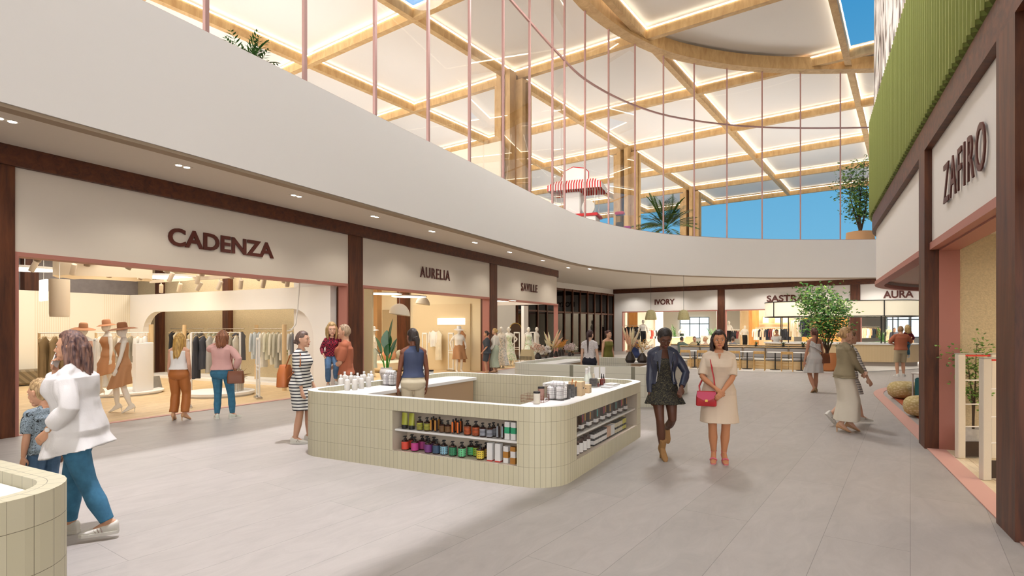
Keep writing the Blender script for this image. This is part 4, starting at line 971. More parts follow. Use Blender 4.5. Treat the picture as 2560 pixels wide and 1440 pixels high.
    for k_, wv in enumerate(wear):
        kind, mt = wv[0], wv[1]; o = dict(wv[2]) if len(wv) > 2 else {}
        ez = o.get('ease', .014); w = MB(); nm = o.get('name', kind); zt = o.get('top', 1.435 if male else 1.415); z0 = o.get('hem', .88)
        if kind in ('top', 'dress', 'coat'):
            wz = o.get('waist', None); zs = [z for z in np.linspace(max(z0, .88), zt, 16)]
            rings = []
            for z in zs:
                fu = 0. if z0 < .87 else o.get('flare', 0)*sstep(1.25, .85, z)
                e_ = ez*(1-.75*math.exp(-((z-wz)/.06)**2) if wz else 1)+fu
                if .8 < z < 1.0: e_ += .012*math.exp(-((z-.9)/.06)**2)
                if z > 1.36: e_ = min(e_, .012)
                rings.append(ring(z, e_, 36))
            if z0 < .88:
                a0, b0, y0 = pr(.88); low = []; nfold = o.get('folds', 9); fl = o.get('flare', .02); am = o.get('amp', .012)
                for z in np.linspace(z0, .86, 12):
                    L2 = legc(z+pz_); cx = (L2[0][0].x+L2[1][0].x)/2; cy = (L2[0][0].y+L2[1][0].y)/2; u = (.88-z)/max(.01, .88-z0)
                    aw = max(a0*fat+ez+.012+fl*u, max(abs(q.x-cx)+r_ for q, r_ in L2)+.012); bw = max(b0*fat+ez+.012+fl*u*.9, max(abs(q.y-cy)+r_ for q, r_ in L2)+.012)
                    q = sstep(0, .35, u); cx = (px_)*(1-q)+cx*q; cy = (py_+y0)*(1-q)+cy*q
                    low.append([Vector((cx+(aw+am*u*math.sin(nfold*v+k_))*math.cos(v), cy+(bw+am*u*math.sin(nfold*v+1.3))*math.sin(v), z+pz_+o.get('tilt', 0)*u*math.sin(v))) for v in [2*pi*j/36 for j in range(36)]])
                rings = low+rings
            if kind == 'coat':   # open at the front: C-shaped sections
                rr_ = []; g0 = o.get('gap', .35); n = 36
                for ri, rg_ in enumerate(rings):
                    u = ri/(len(rings)-1); c = sum(rg_, Vector())/len(rg_); g = g0*(1-o.get('close', 0)*math.exp(-((u-o.get('cu', .35))/.25)**2))
                    pts = [];
                    for j in range(n+1):
                        v = pi/2+g+(2*pi-2*g)*j/n; f_ = (v % (2*pi))/(2*pi)*36; i0 = int(f_) % 36; pts.append(rg_[i0].lerp(rg_[(i0+1) % 36], f_-int(f_)))
                    rr_.append(pts+[p.lerp(c, .1) for p in pts[::-1]])
                w.loft(rr_)
            else: w.loft(rings)
            for i, (a, m, b) in enumerate(arms):
                sl = o.get('sleeve', 0.)
                if isinstance(sl, (tuple, list)): sl = sl[i]
                if sl <= 0: continue
                se = o.get('sease', ez); P, Q = limb(a, m, b, ua, la); P[0] = P[0].lerp(TR((0, 0, shz)), .1); n = len(P)-1; e = sl*n; ip = int(e); PP = P[:ip+1]; QQ = [q+se*(.6+.4*min(1, j/2)) for j, q in enumerate(Q[:ip+1])]
                if e-ip > .02 and ip < n: PP.append(P[ip].lerp(P[ip+1], e-ip)); QQ.append(Q[ip]*(1-e+ip)+Q[ip+1]*(e-ip)+se)
                pf = o.get('puff', 0)
                if pf: QQ = [q+pf*math.sin(pi*min(1, (j+.4)/len(QQ))) for j, q in enumerate(QQ)]
                QQ[0] = ua[0]+min(se, .014)*.7; w.tube(PP, QQ, 14); w.sph(a, QQ[0], 14, 8); w.tube([TR((0, -.012, min(zt, 1.43))), TR(((-1, 1)[i]*.07, -.014, min(zt, 1.42)-.004)), a+Vector((0, 0, .004))], [.056, .055, QQ[0]*.99], 10)
        elif kind == 'trousers':
            w.loft([ring(z, ez*.8+.016*sstep(.98, .86, z), 32) for z in np.linspace(.785, o.get('top', 1.03), 12)])
            lw = o.get('wide', .012); ln = o.get('len', .97); fl = o.get('flare', 0)
            for a, m, b in legs:
                P, Q = limb(a, m, b, ul, ll); n = len(P)-1; e = ln*n; ip = int(e); PP = P[:ip+1]; QQ = list(Q[:ip+1])
                if e-ip > .02 and ip < n: PP.append(P[ip].lerp(P[ip+1], e-ip)); QQ.append(Q[ip]*(1-e+ip)+Q[ip+1]*(e-ip))
                QQ = [max(q, .0)+lw*(.35+.65*min(1, j/3))+fl*max(0, j/n-.4) for j, q in enumerate(QQ)]
                if o.get('straight'): QQ = [max(q, o['straight']) for q in QQ]
                w.tube(PP, QQ, 16)
        elif kind == 'skirt':
            rings = []; tp = o.get('top', 1.06); nf = o.get('folds', 14); am = o.get('amp', .01)
            for z in np.linspace(z0, tp, 18):
                u = (tp-z)/(tp-z0); a_, b_, y_ = pr(max(z, .88)); aw = a_*fat+ez; bw = b_*fat+ez; cx, cy = px_, py_+y_
                if z < .88:
                    L2 = legc(z+pz_); q = sstep(.88, .7, z); lx = (L2[0][0].x+L2[1][0].x)/2; ly = (L2[0][0].y+L2[1][0].y)/2; cx = cx*(1-q)+lx*q; cy = cy*(1-q)+ly*q
                    aw = max(aw, max(abs(v.x-lx)+r_ for v, r_ in L2)+.01); bw = max(bw, max(abs(v.y-ly)+r_ for v, r_ in L2)+.01)
                aw += o.get('flare', .03)*u; bw += o.get('flare', .03)*u
                rings.append([Vector((cx+(aw+am*u*math.sin(nf*v))*math.cos(v), cy+(bw+am*u*math.sin(nf*v+1))*math.sin(v), z+pz_)) for v in [2*pi*j/60 for j in range(60)]])
            w.loft(rings)
        elif kind == 'ruffle':   # one-shoulder flounce
            for lay in range(2):
                rs = []
                for k in range(2):
                    rs.append([TR(((.15+.03*k+.02*lay)*math.cos(v)*fat, (.1+.025*k+.015*lay)*math.sin(v)+.01*math.sin(11*v)*k, 1.30+.10*math.cos(v)*o.get('dir', -1)-.075*(k+lay*.9)+.008*math.sin(9*v)*k)) for v in [2*pi*j/48 for j in range(48)]])
                rs2 = [[p.lerp(sum(r, Vector())/48, .25) for p in r] for r in rs[::-1]]
                w.loft(rs+rs2)
        if not w.v: continue
        me = remesh(w, o.get('vox', vox), o.get('it', 3), .5)
        if o.get('wr', .004): wrinkle(me, o.get('wr', .004), o.get('wf', (11, 11, 5)), k_+len(label))
        mesh_obj(me, nm, mt, t)
    # ---- shoes
    if shoe:
        kind, mt = shoe[0], shoe[1]
        for i, fm in enumerate(B.fm):
            w = MB(); f = feet[i]; rs = []
            sec = {'sneaker': ((-.072, .024, .0), (-.06, .034, .02), (-.02, .038, .012), (.03, .038, .0), (.08, .043, -.02), (.13, .045, -.035), (.175, .038, -.045), (.2, .02, -.058)),
                   'pump': ((-.064, .018, -.01), (-.055, .028, .004), (-.02, .034, -.025), (.04, .035, -.048), (.09, .04, -.045), (.13, .042, -.046), (.17, .03, -.055), (.205, .008, -.066)),
                   'sandal': ((-.06, .026, -.062), (-.03, .032, -.062), (.04, .034, -.062), (.1, .042, -.062), (.16, .04, -.062), (.195, .02, -.066)),
                   'boot': ((-.068, .024, .01), (-.058, .035, .05), (-.01, .04, .05), (.04, .039, .02), (.09, .043, -.015), (.14, .043, -.03), (.18, .032, -.042), (.2, .014, -.06))}[kind]
            for y, wd, zt_ in sec:
                lo_ = -.084; rs.append([fm @ Vector((wd*math.copysign(abs(math.cos(u))**.7, math.cos(u)), y, (lo_+zt_)/2+(zt_-lo_)/2*math.copysign(abs(math.sin(u))**.7, math.sin(u)))) for u in [2*pi*j/16 for j in range(16)]])
            w.loft(rs)
            if kind == 'boot': w.tube([fm @ Vector((0, -.02, -.02)), fm @ Vector((0, -.012, .06)), fm @ Vector((0, -.005, .14))], [.05, .048, .05], 14)
            if kind in ('pump', 'boot', 'sandal') and f[2] > .1 and abs(f[4]+.42) < .3:
                q = fm @ Vector((0, -.045, -.075)); w.tube([q, (q.x, q.y, max(.002, q.z-.02)), (q.x, q.y, .003)] if q.z > .03 and f[2] < .2 else [q, fm @ Vector((0, -.06, -.13))], [.02, .012, .008 if kind == 'pump' else .016], 8)
            if kind == 'sandal':
                w.tube([fm @ Vector((x, y, z)) for x, y, z in ((-.041, .1, -.065), (-.03, .12, -.032), (0, .12, -.02), (.03, .12, -.032), (.041, .1, -.065))], .012, 8)
                w.tube([fm @ Vector((.037*math.cos(u), .036*math.sin(u)-.004, .012)) for u in [2*pi*j/12 for j in range(13)]], .006, 6)
                w.tube([fm @ Vector((0, -.05, -.06)), fm @ Vector((0, -.045, .01))], [.02, .012], 8)
            me = remesh(w, .006 if vox < .01 else .009, 2, .5); ob = mesh_obj(me, 'shoe', mt, t)
            if kind == 'sneaker':
                w = MB(); w.loft([[fm @ Vector((x, y, zz)) for x, y in ([(wd+.004, y) for y, wd, _ in sec]+[(-(wd+.004), y) for y, wd, _ in sec[::-1]])] for zz in (-.087, -.062)])
                mesh_obj(_mb(w), 'sole', M('sole_white', '#ece8df', .6), ob)
                for sd in (-1, 1):
                    w = MB()
                    for q in range(3): w.tube([fm @ Vector((sd*(.0435-.001*q), .035+.022*q, -.058)), fm @ Vector((sd*(.036-.0*q), .05+.022*q, -.02-.008*q))], .0045, 6)
                    mesh_obj(_mb(w), 'side_stripes', M('stripe_taupe', '#a4968c', .6), ob)
    # scale everything to the wanted height
    for ch in t.children_recursive:
        ch.data.transform(Matrix.Scale(s, 4))
    B.t = t; B.s = s
    B.w = lambda p: tuple((Matrix.Translation(Vector(loc)) @ Matrix.Rotation(rz, 4, 'Z')) @ (Vector(p)*s))
    return B
def _mb(w):
    me = bpy.data.meshes.new('x'); me.from_pydata([tuple(v) for v in w.v], [], w.f); me.update(); fixn(me); return me
# ================= the people in the hall =================
def fab(name, c, r=.85, **k): return M('cloth_'+name, c, r, **k)
def denim(name, c):
    return M('denim_'+name, c, .85, var=.22, vs=14, bmp=.2, bs=400)
def print_(name, stops, scale=30., dist=1.5):
    if (name,) in MC: return MC[(name,)]
    m = bpy.data.materials.new(name); m.use_nodes = True; t = NT(m); n = t.new('ShaderNodeTexNoise'); n.inputs['Scale'].default_value = scale; n.inputs['Detail'].default_value = 2; n.inputs['Distortion'].default_value = dist
    t.link(coords(t), n.inputs['Vector']); r = t.new('ShaderNodeValToRGB'); r.color_ramp.interpolation = 'CONSTANT'; e = r.color_ramp.elements
    while len(e) < len(stops): e.new(.5)
    for i, (p, c) in enumerate(stops): e[i].position = p; e[i].color = lin(c)
    t.link(n.outputs['Fac'], r.inputs['Fac']); t.link(r.outputs['Color'], t.b.inputs['Base Color']); pset(t.b, 'Roughness', .85); MC[(name,)] = m; return m
def zebra(name, c1, c2, period, frac=.5):
    if (name,) in MC: return MC[(name,)]
    m = bpy.data.materials.new(name); m.use_nodes = True; t = NT(m); s = t.new('ShaderNodeSeparateXYZ'); t.link(coords(t), s.inputs[0])
    a = t.new('ShaderNodeMath', operation='DIVIDE'); a.inputs[1].default_value = period; t.link(s.outputs['Z'], a.inputs[0])
    f = t.new('ShaderNodeMath', operation='FRACT'); t.link(a.outputs[0], f.inputs[0]); g = t.new('ShaderNodeMath', operation='GREATER_THAN'); g.inputs[1].default_value = frac; t.link(f.outputs[0], g.inputs[0])
    t.link(ramp(t, g.outputs[0], [(.4, c1), (.6, c2)]), t.b.inputs['Base Color']); pset(t.b, 'Roughness', .85); MC[(name,)] = m; return m
def plaid(name, c1, c2, k):
    m = bpy.data.materials.new(name); m.use_nodes = True; t = NT(m); c = t.new('ShaderNodeTexChecker'); c.inputs['Scale'].default_value = k; c.inputs['Color1'].default_value = lin(c1); c.inputs['Color2'].default_value = lin(c2)
    t.link(coords(t), c.inputs['Vector']); t.link(c.outputs['Color'], t.b.inputs['Base Color']); pset(t.b, 'Roughness', .85); MC[(name,)] = m; return m
def bag(name, label, loc, rz, d, mt, strap=None, flap=None, clasp=None, cat='bag'):
    t = thing(name, label, cat, loc, rz); w, dp, h = d; b = MB(); b.loft([[(p[0], p[1], z) for p in rrect(w*k, dp*q, min(w*k, dp*q)*.3, 3)] for z, k, q in ((0, .94, .85), (.01, 1, 1), (h*.6, .98, .9), (h*.95, .9, .5), (h, .86, .35))]); b.build('body', mt, t, .7)
    if flap: b = MB(); b.loft([[(x, -dp*(.53+.05*u), z) for x, z in ((-w*.46, h*.97), (w*.46, h*.97), (w*.46, h*.62), (w*.08, h*.36), (-w*.08, h*.36), (-w*.46, h*.62))] for u in (0, 1)]); b.build('flap', flap, t)
    if clasp: b = MB(); b.bbox((0, -dp*.62, h*.38), (w*.14, .014, h*.16), .003); b.build('clasp', clasp, t)
    if strap:
        b = MB(); b.tube(strap, .012, 8, flat=.5); b.build('strap', mt, t, .8)
    return t
def phone(label, loc, rz, tilt, col='#e8e8e6'):
    t = thing('phone', label, 'phone', loc, rz); R_ = Matrix.Rotation(tilt, 3, 'Y'); b = MB(); b.box((0, 0, 0), (.072, .009, .145), rot=R_); b.build('case', cm(col), t); b = MB(); b.box(tuple(R_ @ Vector((0, .0055, 0))), (.064, .002, .13), rot=R_); b.build('screen', m_blk, t); return t
def tostrap(t_loc, rz, pts):   # world points -> thing-local
    m = (Matrix.Translation(Vector(t_loc)) @ Matrix.Rotation(rz, 4, 'Z')).inverted(); return [m @ Vector(p) for p in pts]
m_jean = denim('blue', '#40799c'); m_jean2 = denim('teal', '#3b7390'); m_jean3 = denim('dark', '#4e6c8c')
m_sneak = M('sneaker_white', '#e9e5dc', .6); m_tan = M('tan_leather', '#c99a70', .4); m_brown = M('brown_leather', '#7a4426', .45); m_gold = M('gold_metal', '#d7b25e', .3, .9)

# 1 woman on the phone
p = F(196, 1342); loc = (AX(192, 4.74), 4.74, 0); rz = pi/2+.22
P1 = person('woman on the phone in an oversized white shirt and blue jeans, left foreground', loc, rz, 1.70, fat=1.16, skin='#d9a483', hair=('wavy', '#5e4347', .3), hair2='#97705f', lean=.05, head=(.05, -.05),
    hands=[(-.215, .10, .93), (.06, .185, 1.40)], poles=[(-.5, -1, .1), (.6, .6, -1)], palm=[(1, 0, 0), (-.6, -.7, .3)], curl=(.3, .85),
    feet=[(-.12, -.30, .09, .25, 0), (.1, .10, .085, -.1, 0)], kneep=[(-.1, 1, 0), (.1, 1, 0)], vox=.007,
    wear=(('trousers', m_jean, {'wide': .012, 'len': .97}), ('top', M('white_shirt', '#e6e2e1', .9, bmp=.15, bs=120), {'hem': .73, 'ease': .055, 'sleeve': .86, 'sease': .036, 'flare': .05, 'amp': .02, 'folds': 5, 'wr': .014, 'name': 'shirt', 'tilt': -.05})), shoe=('sneaker', m_sneak))
b = MB(); q = B_w = P1.arms[0][2]*P1.s; d = (P1.arms[0][2]-P1.arms[0][1]).normalized(); b.tube([q-d*.03, q-d*.005], .031, 16); b.build('watch_strap', m_tan, P1.t, .8); b = MB(); b.sph(q-d*.015+Vector((-.031, 0, 0)), .018, 12, 8, (.4, 1, 1)); b.build('watch_face', m_w, P1.t)
q = P1.w((.015, .15, 1.50)); phone('white phone held to the ear of the woman in the white shirt', q, rz-.15, .5)
# 2 boy
P2 = person('boy in a grey patterned t-shirt and denim shorts turned away to the left', (AX(112, 5.2), 5.2, 0), 1.25, 1.2, 'M', skin='#e0a98a', hair=('short', '#b08a5c'), hair2='#d9b98a', hs=1.42, brow='#a5814f', lip='#c98f82', head=(.25, .2), vox=.006,
    hands=[(-.24, .02, .80), (.24, .02, .80)], wear=(('trousers', m_jean3, {'wide': .03, 'len': .62}), ('top', print_('grey_print', [(0, '#232528'), (.4, '#8c9aa4'), (.55, '#5d6a73'), (.62, '#9aa7b0')], 34), {'hem': .86, 'ease': .03, 'sleeve': .42, 'sease': .03, 'wr': .008, 'name': 't_shirt'})), shoe=('sneaker', m_sneak))
# 3 orange trousers
x, y, _ = F(448, 1051)
P3 = person('woman seen from behind in rust trousers with long golden hair', (x, y, 0), .1, 1.585, skin='#d8a486', hair=('long', '#b5823c', .36), hair2='#e2b866', pelvis=(0, 0, .05), feet=[(-.11, 0, .145, .25, -.42), (.11, .0, .145, -.35, -.42)], hands=[(-.22, .06, .87), (.19, .06, .93)], head=(0, .05), vox=.008,
    wear=(('trousers', M('rust_cloth', '#b26a30', .6), {'wide': .03, 'len': .97, 'straight': .082, 'top': 1.07, 'wr': .008}), ('top', fab('white', '#ece8e4'), {'hem': .99, 'top': 1.37, 'ease': .02, 'flare': .03, 'name': 'layered_top'})), shoe=('pump', m_tan))
# 4 pink blouse
x, y, _ = F(556, 1047)
P4 = person('woman seen from behind in a pink blouse and blue jeans holding a phone', (x, y, 0), .12, 1.68, fat=1.12, skin='#d39c7c', hair=('wavy', '#7d4a2e', .2), hair2='#a86b45', feet=[(-.10, 0, .085, .5, 0), (.17, .05, .085, -.5, 0)], hands=[(-.14, .10, 1.46), (.25, -.05, .95)], poles=[(-1, .4, -.7), (1, -.6, 0)], palm=[(1, -.3, 0), None], curl=(.9, .4), head=(.1, 0), vox=.008,
    wear=(('trousers', m_jean2, {'wide': .008, 'len': .98}), ('top', fab('pink', '#d9a9a2'), {'hem': .96, 'ease': .035, 'sleeve': .9, 'sease': .024, 'wr': .009, 'name': 'blouse'})), shoe=('sneaker', M('mint_white_shoe', '#dfe2d4', .6)))
q = P4.w((-.105, .06, 1.55)); phone('pale phone at the ear of the woman in the pink blouse', q, .12+1.2, .2)
lb = P4.w((.29, -.12, .70)); bag('shoulder_bag', 'brown leather shoulder bag of the woman in the pink blouse', lb, .3, (.3, .13, .24), m_brown, tostrap(lb, .3, [P4.w(v) for v in ((.26, -.1, .9), (.2, -.13, 1.2), (.15, -.02, 1.44), (.17, .08, 1.3), (.27, .0, .95))]))
# 5 striped dress
x, y, _ = F(752, 1106)
zs_ = zebra('bw_stripe', '#e9e6df', '#2b2c34', .048, .62)
P5 = person('woman in profile in a black and white striped dress at the corner of the kiosk', (x, y, 0), -pi/2-.05, 1.68, skin='#dba98c', hair=('bun', '#5f493f', -.03), hair2='#8a6f62', lean=.02, head=(0, .0), hands=[(-.2, .12, .86), (.19, .10, .80)], poles=[(-.4, -1, 0), (.4, -1, 0)], feet=[(-.08, .1, .085, .1, 0), (.08, -.05, .085, 0, 0)], vox=.008,
    wear=(('dress', zs_, {'hem': .52, 'ease': .03, 'flare': .015, 'sleeve': .88, 'sease': .014, 'amp': .006, 'wr': .006}),), shoe=('sneaker', m_sneak))
lb = P5.w((.02, -.24, .86)); bag('backpack_bag', 'orange brown leather bag hanging behind the woman in the striped dress', lb, -.1, (.16, .3, .34), M('cognac', '#b5652f', .45), tostrap(lb, -.1, [P5.w(v) for v in ((.1, -.2, 1.15), (.15, -.1, 1.36), (.15, .06, 1.38), (.2, .08, 1.2), (.12, -.15, 1.0))]))
# 6 man with a child on his arm
y = 9.75; x = AX(862, y)
P6 = person('man in a terracotta t-shirt carrying a girl behind the kiosk', (x, y, 0), 1.75, 1.79, 'M', skin='#d9a788', hair=('short', '#a98a6c'), hair2='#c7ab8c', head=(-.1, -.05), hands=[(-.03, .19, 1.02), (.12, .17, 1.10)], poles=[(-1, -.5, -.3), (1, -.4, -.4)], palm=[(.3, 0, 1), (-.3, 0, 1)], vox=.008,
    wear=(('trousers', fab('khaki', '#b5a585'), {'len': .5, 'wide': .03}), ('top', fab('terracotta', '#b4684a'), {'hem': .9, 'ease': .03, 'sleeve': .45, 'sease': .026, 'wr': .009, 'name': 't_shirt'})), shoe=('sneaker', m_sneak))
yc = y-.02; xc = AX(829, yc)
P7 = person('blonde girl in a red plaid shirt carried by the man in terracotta', (xc, yc, .72), pi+.35, 1.03, skin='#e3b294', hair=('long', '#b98f55', .2), hair2='#dcba82', hs=1.55, brow='#a5814f', lip='#c98f82', head=(.1, .05), hands=[(-.24, .0, 1.22), (.22, .1, .95)], poles=[(-1, 0, -.3), (.5, -1, 0)], feet=[(-.1, .22, .27, .2, -.4), (.1, .16, .17, -.2, -.4)], vox=.006,
    wear=(('trousers', m_jean3, {'wide': .025}), ('top', plaid('red_plaid', '#a3213c', '#33141f', 42.), {'hem': .9, 'ease': .035, 'sleeve': .92, 'sease': .024, 'name': 'shirt'})), shoe=('sneaker', m_sneak))
# 8 saleswoman inside the kiosk
y = 8.75; x = AX(1033, y)
P8 = person('woman in a sleeveless navy top and cream trousers standing inside the kiosk, seen from behind', (x, y, 0), .35, 1.72, skin='#7d4a33', hair=('braid', '#2c201c'), head=(.35, 0), hands=[(-.24, .03, .80), (.22, .06, .84)], vox=.008,
    wear=(('trousers', fab('cream', '#ddd0b4'), {'wide': .012, 'top': 1.04}), ('top', fab('navy', '#3a4564', .6), {'hem': .975, 'top': 1.455, 'ease': .022, 'sleeve': 0, 'name': 'navy_top'})), shoe=('sneaker', m_blk))
# 9 woman in the leather jacket
x, y, _ = F(1664, 1147)
P9 = person('woman in a navy leather jacket and short dark print dress, one foot raised', (x, y, 0), pi-.1, 1.69, skin='#5a3422', hair=('wrap', '#1c1515'), hair2='#2b2220', brow='#17100d', lip='#7a3b33', lean=.03, head=(.06, .42), pelvis=(.03, 0, .05), hands=[(-.17, .21, .99), (.22, .05, .82)], poles=[(-1, -.6, 0), (.4, -1, 0)], palm=[(.2, -.2, -1), None], curl=(.7, .5),
    feet=[(-.07, -.30, .36, .1, -1.0), (.05, .03, .145, .15, -.40)], kneep=[(-.05, 1, 0), (.05, 1, 0)], vox=.007,
    wear=(('dress', print_('dark_print', [(0, '#1d1c1a'), (.5, '#1d1c1a'), (.56, '#6d6448'), (.62, '#26241f')], 55), {'hem': .70, 'flare': .07, 'top': 1.31, 'ease': .01, 'amp': .02, 'folds': 7}),
          ('coat', M('navy_leather', '#2c3145', .38, bmp=.1, bs=40), {'hem': .96, 'sleeve': .97, 'sease': .016, 'gap': .62, 'ease': .028, 'top': 1.42, 'name': 'leather_jacket', 'wr': .008})), shoe=('boot', M('tan_suede', '#9b7345', .7)))
for sd in (-1, 1):
    b = MB(); T_ = P9.TR
    b.loft([[T_((sd*x, y+k*.012, z))*P9.s for x, y, z in ((.035, .105, 1.43), (.115, .088, 1.40), (.15, .115, 1.29), (.09, .135, 1.27), (.075, .145, 1.12), (.065, .14, 1.2))] for k in (0, 1)]); b.build('lapel', MC[('navy_leather',)], P9.t)
    b = MB(); b.tube([T_((sd*.1, .15, 1.14))*P9.s, T_((sd*.115, .15, 1.0))*P9.s], .004, 6); b.build('zip', M('zip_metal', '#c9c6c0', .3, .9), P9.t)
    b = MB(); b.sph(T_((sd*.115, .108, 1.385))*P9.s, .008, 8, 6); b.build('stud', MC[('zip_metal',)], P9.t)
# 10 woman in the beige dress
x, y, _ = F(1797, 1156)
P10 = person('dark haired woman in a short sleeved beige dress standing facing us with clasped hands', (x, y, 0), pi-.28, 1.645, fat=1.08, skin='#c98a62', hair=('wavy', '#1f1210', .3), hair2='#3a2420', lip='#b0574c', pelvis=(0, 0, .055), head=(.05, 0), hands=[(-.03, .22, .985), (.055, .21, 1.02)], poles=[(-1, -.35, 0), (1, -.35, 0)], palm=[(0, -1, .2), (0, -1, .2)], curl=(.9, .9),
    feet=[(-.065, 0, .145, .12, -.42), (.065, .0, .145, -.12, -.42)], vox=.007,
    wear=(('dress', M('beige_weave', '#dfcbb4', .9, bmp=.25, bs=350), {'hem': .50, 'sleeve': .46, 'sease': .022, 'flare': .03, 'ease': .026, 'top': 1.42, 'amp': .004, 'wr': .006}),), shoe=('sandal', M('pink_leather', '#dd6b80', .45)))
b = MB(); T_ = P10.TR; b.loft([[T_((x, .118+.0*k+.006*k, z))*P10.s for x, z in ((-.022, 1.415), (.022, 1.415), (0, 1.33))] for k in (0, 1)]); b.build('neck_notch', MC[('skin_c98a62',)], P10.t)
lb = P10.w((.17, .19, .78)); rb = pi-.3
bag('crossbody_bag', 'red crossbody bag with a pink flap carried by the woman in beige', lb, rb+pi, (.25, .10, .19), M('red_leather', '#b5262c', .4), tostrap(lb, rb+pi, [P10.w(v) for v in ((.06, .21, .99), (.075, .19, 1.15), (.095, .185, 1.25), (.108, .125, 1.37), (.115, .05, 1.435), (.12, -.06, 1.43), (.16, -.13, 1.2), (.25, -.02, 1.02), (.25, .12, .97))]), M('pink_flap', '#cf4a6a', .4), m_gold)
# 11 woman in the white ruffled dress
x, y, _ = F(2036, 981)
P11 = person('woman walking away in a white one shoulder ruffled dress with a ponytail', (x, y, 0), .08, 1.73, skin='#c68d70', hair=('pony', '#5c352a', .32), hair2='#7d4d3e', feet=[(-.08, -.12, .13, .1, -.5), (.1, .1, .085, -.1, 0)], hands=[(-.27, .02, .80), (.27, .03, .80)], vox=.009,
    wear=(('dress', fab('white_linen', '#dcd8d4'), {'hem': .53, 'top': 1.3, 'ease': .02, 'flare': .06, 'amp': .018, 'waist': 1.07}), ('ruffle', MC[('cloth_white_linen',)], {'dir': -1})), shoe=('pump', M('sandal_tan', '#9c7a52', .5)))
lb = P11.w((.27, -.05, .78)); bag('handbag', 'brown handbag of the woman in the white ruffled dress', lb, .1, (.24, .13, .26), m_brown, tostrap(lb, .1, [P11.w(v) for v in ((.17, -.06, 1.05), (.12, -.06, 1.38), (.2, .02, 1.38), (.34, -.02, 1.05))]))
# 12 woman in the blazer, 13 striped walker behind her
x, y, _ = F(2112, 1079)
P12 = person('blonde woman in a khaki blazer and long ivory skirt walking to the right', (x, y, 0), -pi/2-.15, 1.69, skin='#dcae92', hair=('bun', '#b28757', .0), hair2='#d9b07a', head=(-.05, 0), pelvis=(0, 0, .055), hands=[(-.06, .26, 1.04), (.03, .27, 1.0)], poles=[(-1, -.6, 0), (1, -.7, 0)], curl=(.9, .9), feet=[(-.07, .12, .145, 0, -.42), (.07, -.08, .145, 0, -.42)], vox=.008,
    wear=(('skirt', fab('ivory', '#e2d9c8'), {'hem': .14, 'top': 1.06, 'flare': .05, 'amp': .012, 'folds': 5, 'ease': .02}), ('coat', fab('khaki_blazer', '#978a6e'), {'hem': .86, 'gap': .22, 'ease': .03, 'flare': .03, 'sleeve': .95, 'sease': .014, 'top': 1.42, 'name': 'blazer', 'close': .95, 'cu': .3})), shoe=('pump', m_tan))
b = MB(); T_ = P12.TR
for sd in (-1, 1): b.loft([[T_((sd*x, y+k*.01, z))*P12.s for x, y, z in ((.03, .09, 1.44), (.085, .085, 1.41), (.105, .125, 1.26), (.01, .155, 1.12))] for k in (0, 1)])
b.build('collar', MC[('cloth_khaki_blazer',)], P12.t)
x, y, _ = F(2114, 1062)
P13 = person('woman striding right in a grey striped dress, half hidden by the khaki blazer', (x+.05, y, 0), -pi/2, 1.68, skin='#dcae92', hair=('bun', '#8a6a4c', .02), hands=[(-.25, .12, .85), (.25, .22, .83)], feet=[(-.09, .32, .085, 0, 0), (.09, -.36, .22, 0, -.85)], vox=.009, lean=.04,
    wear=(('dress', zebra('grey_stripe', '#d9d3ca', '#8f8a88', .042, .55), {'hem': .58, 'ease': .02, 'sleeve': .75, 'sease': .014, 'flare': .03}),), shoe=('sneaker', m_sneak))
# 14 man with a child, far right
x, y, _ = F(2252, 941)
P14 = person('man in an orange t-shirt and khaki shorts carrying a girl near the far bar', (x, y, 0), -.25, 1.80, 'M', skin='#d7a383', hair=('short', '#a07c58'), hands=[(-.15, .2, 1.1), (.2, .24, 1.08)], poles=[(-1, -.5, -.3), (1, -.4, -.4)], vox=.011, feet=[(-.1, 0, .085, .2, 0), (.1, .05, .085, -.5, 0)],
    wear=(('trousers', MC[('cloth_khaki',)], {'len': .52, 'wide': .035}), ('top', MC[('cloth_terracotta',)], {'hem': .9, 'ease': .03, 'sleeve': .45, 'sease': .026, 'name': 't_shirt'})), shoe=('sneaker', m_sneak))
q = P14.w((.25, .12, 0))
person('fair haired girl in a red plaid shirt on the arm of the man in shorts', (q[0], q[1], .66), -.1, 1.12, skin='#e3b294', hair=('wavy', '#c9a25e', .2), hair2='#e6c98c', hs=1.4, hands=[(-.2, .15, 1.15), (.24, .1, .95)], feet=[(-.12, .1, .15, .2, -.4), (.12, .1, .15, -.2, -.4)], vox=.009,
    wear=(('trousers', m_jean2, {'wide': .025}), ('top', MC[('red_plaid',)], {'hem': .9, 'ease': .03, 'sleeve': .92, 'sease': .024, 'name': 'shirt'})), shoe=('sneaker', m_sneak))
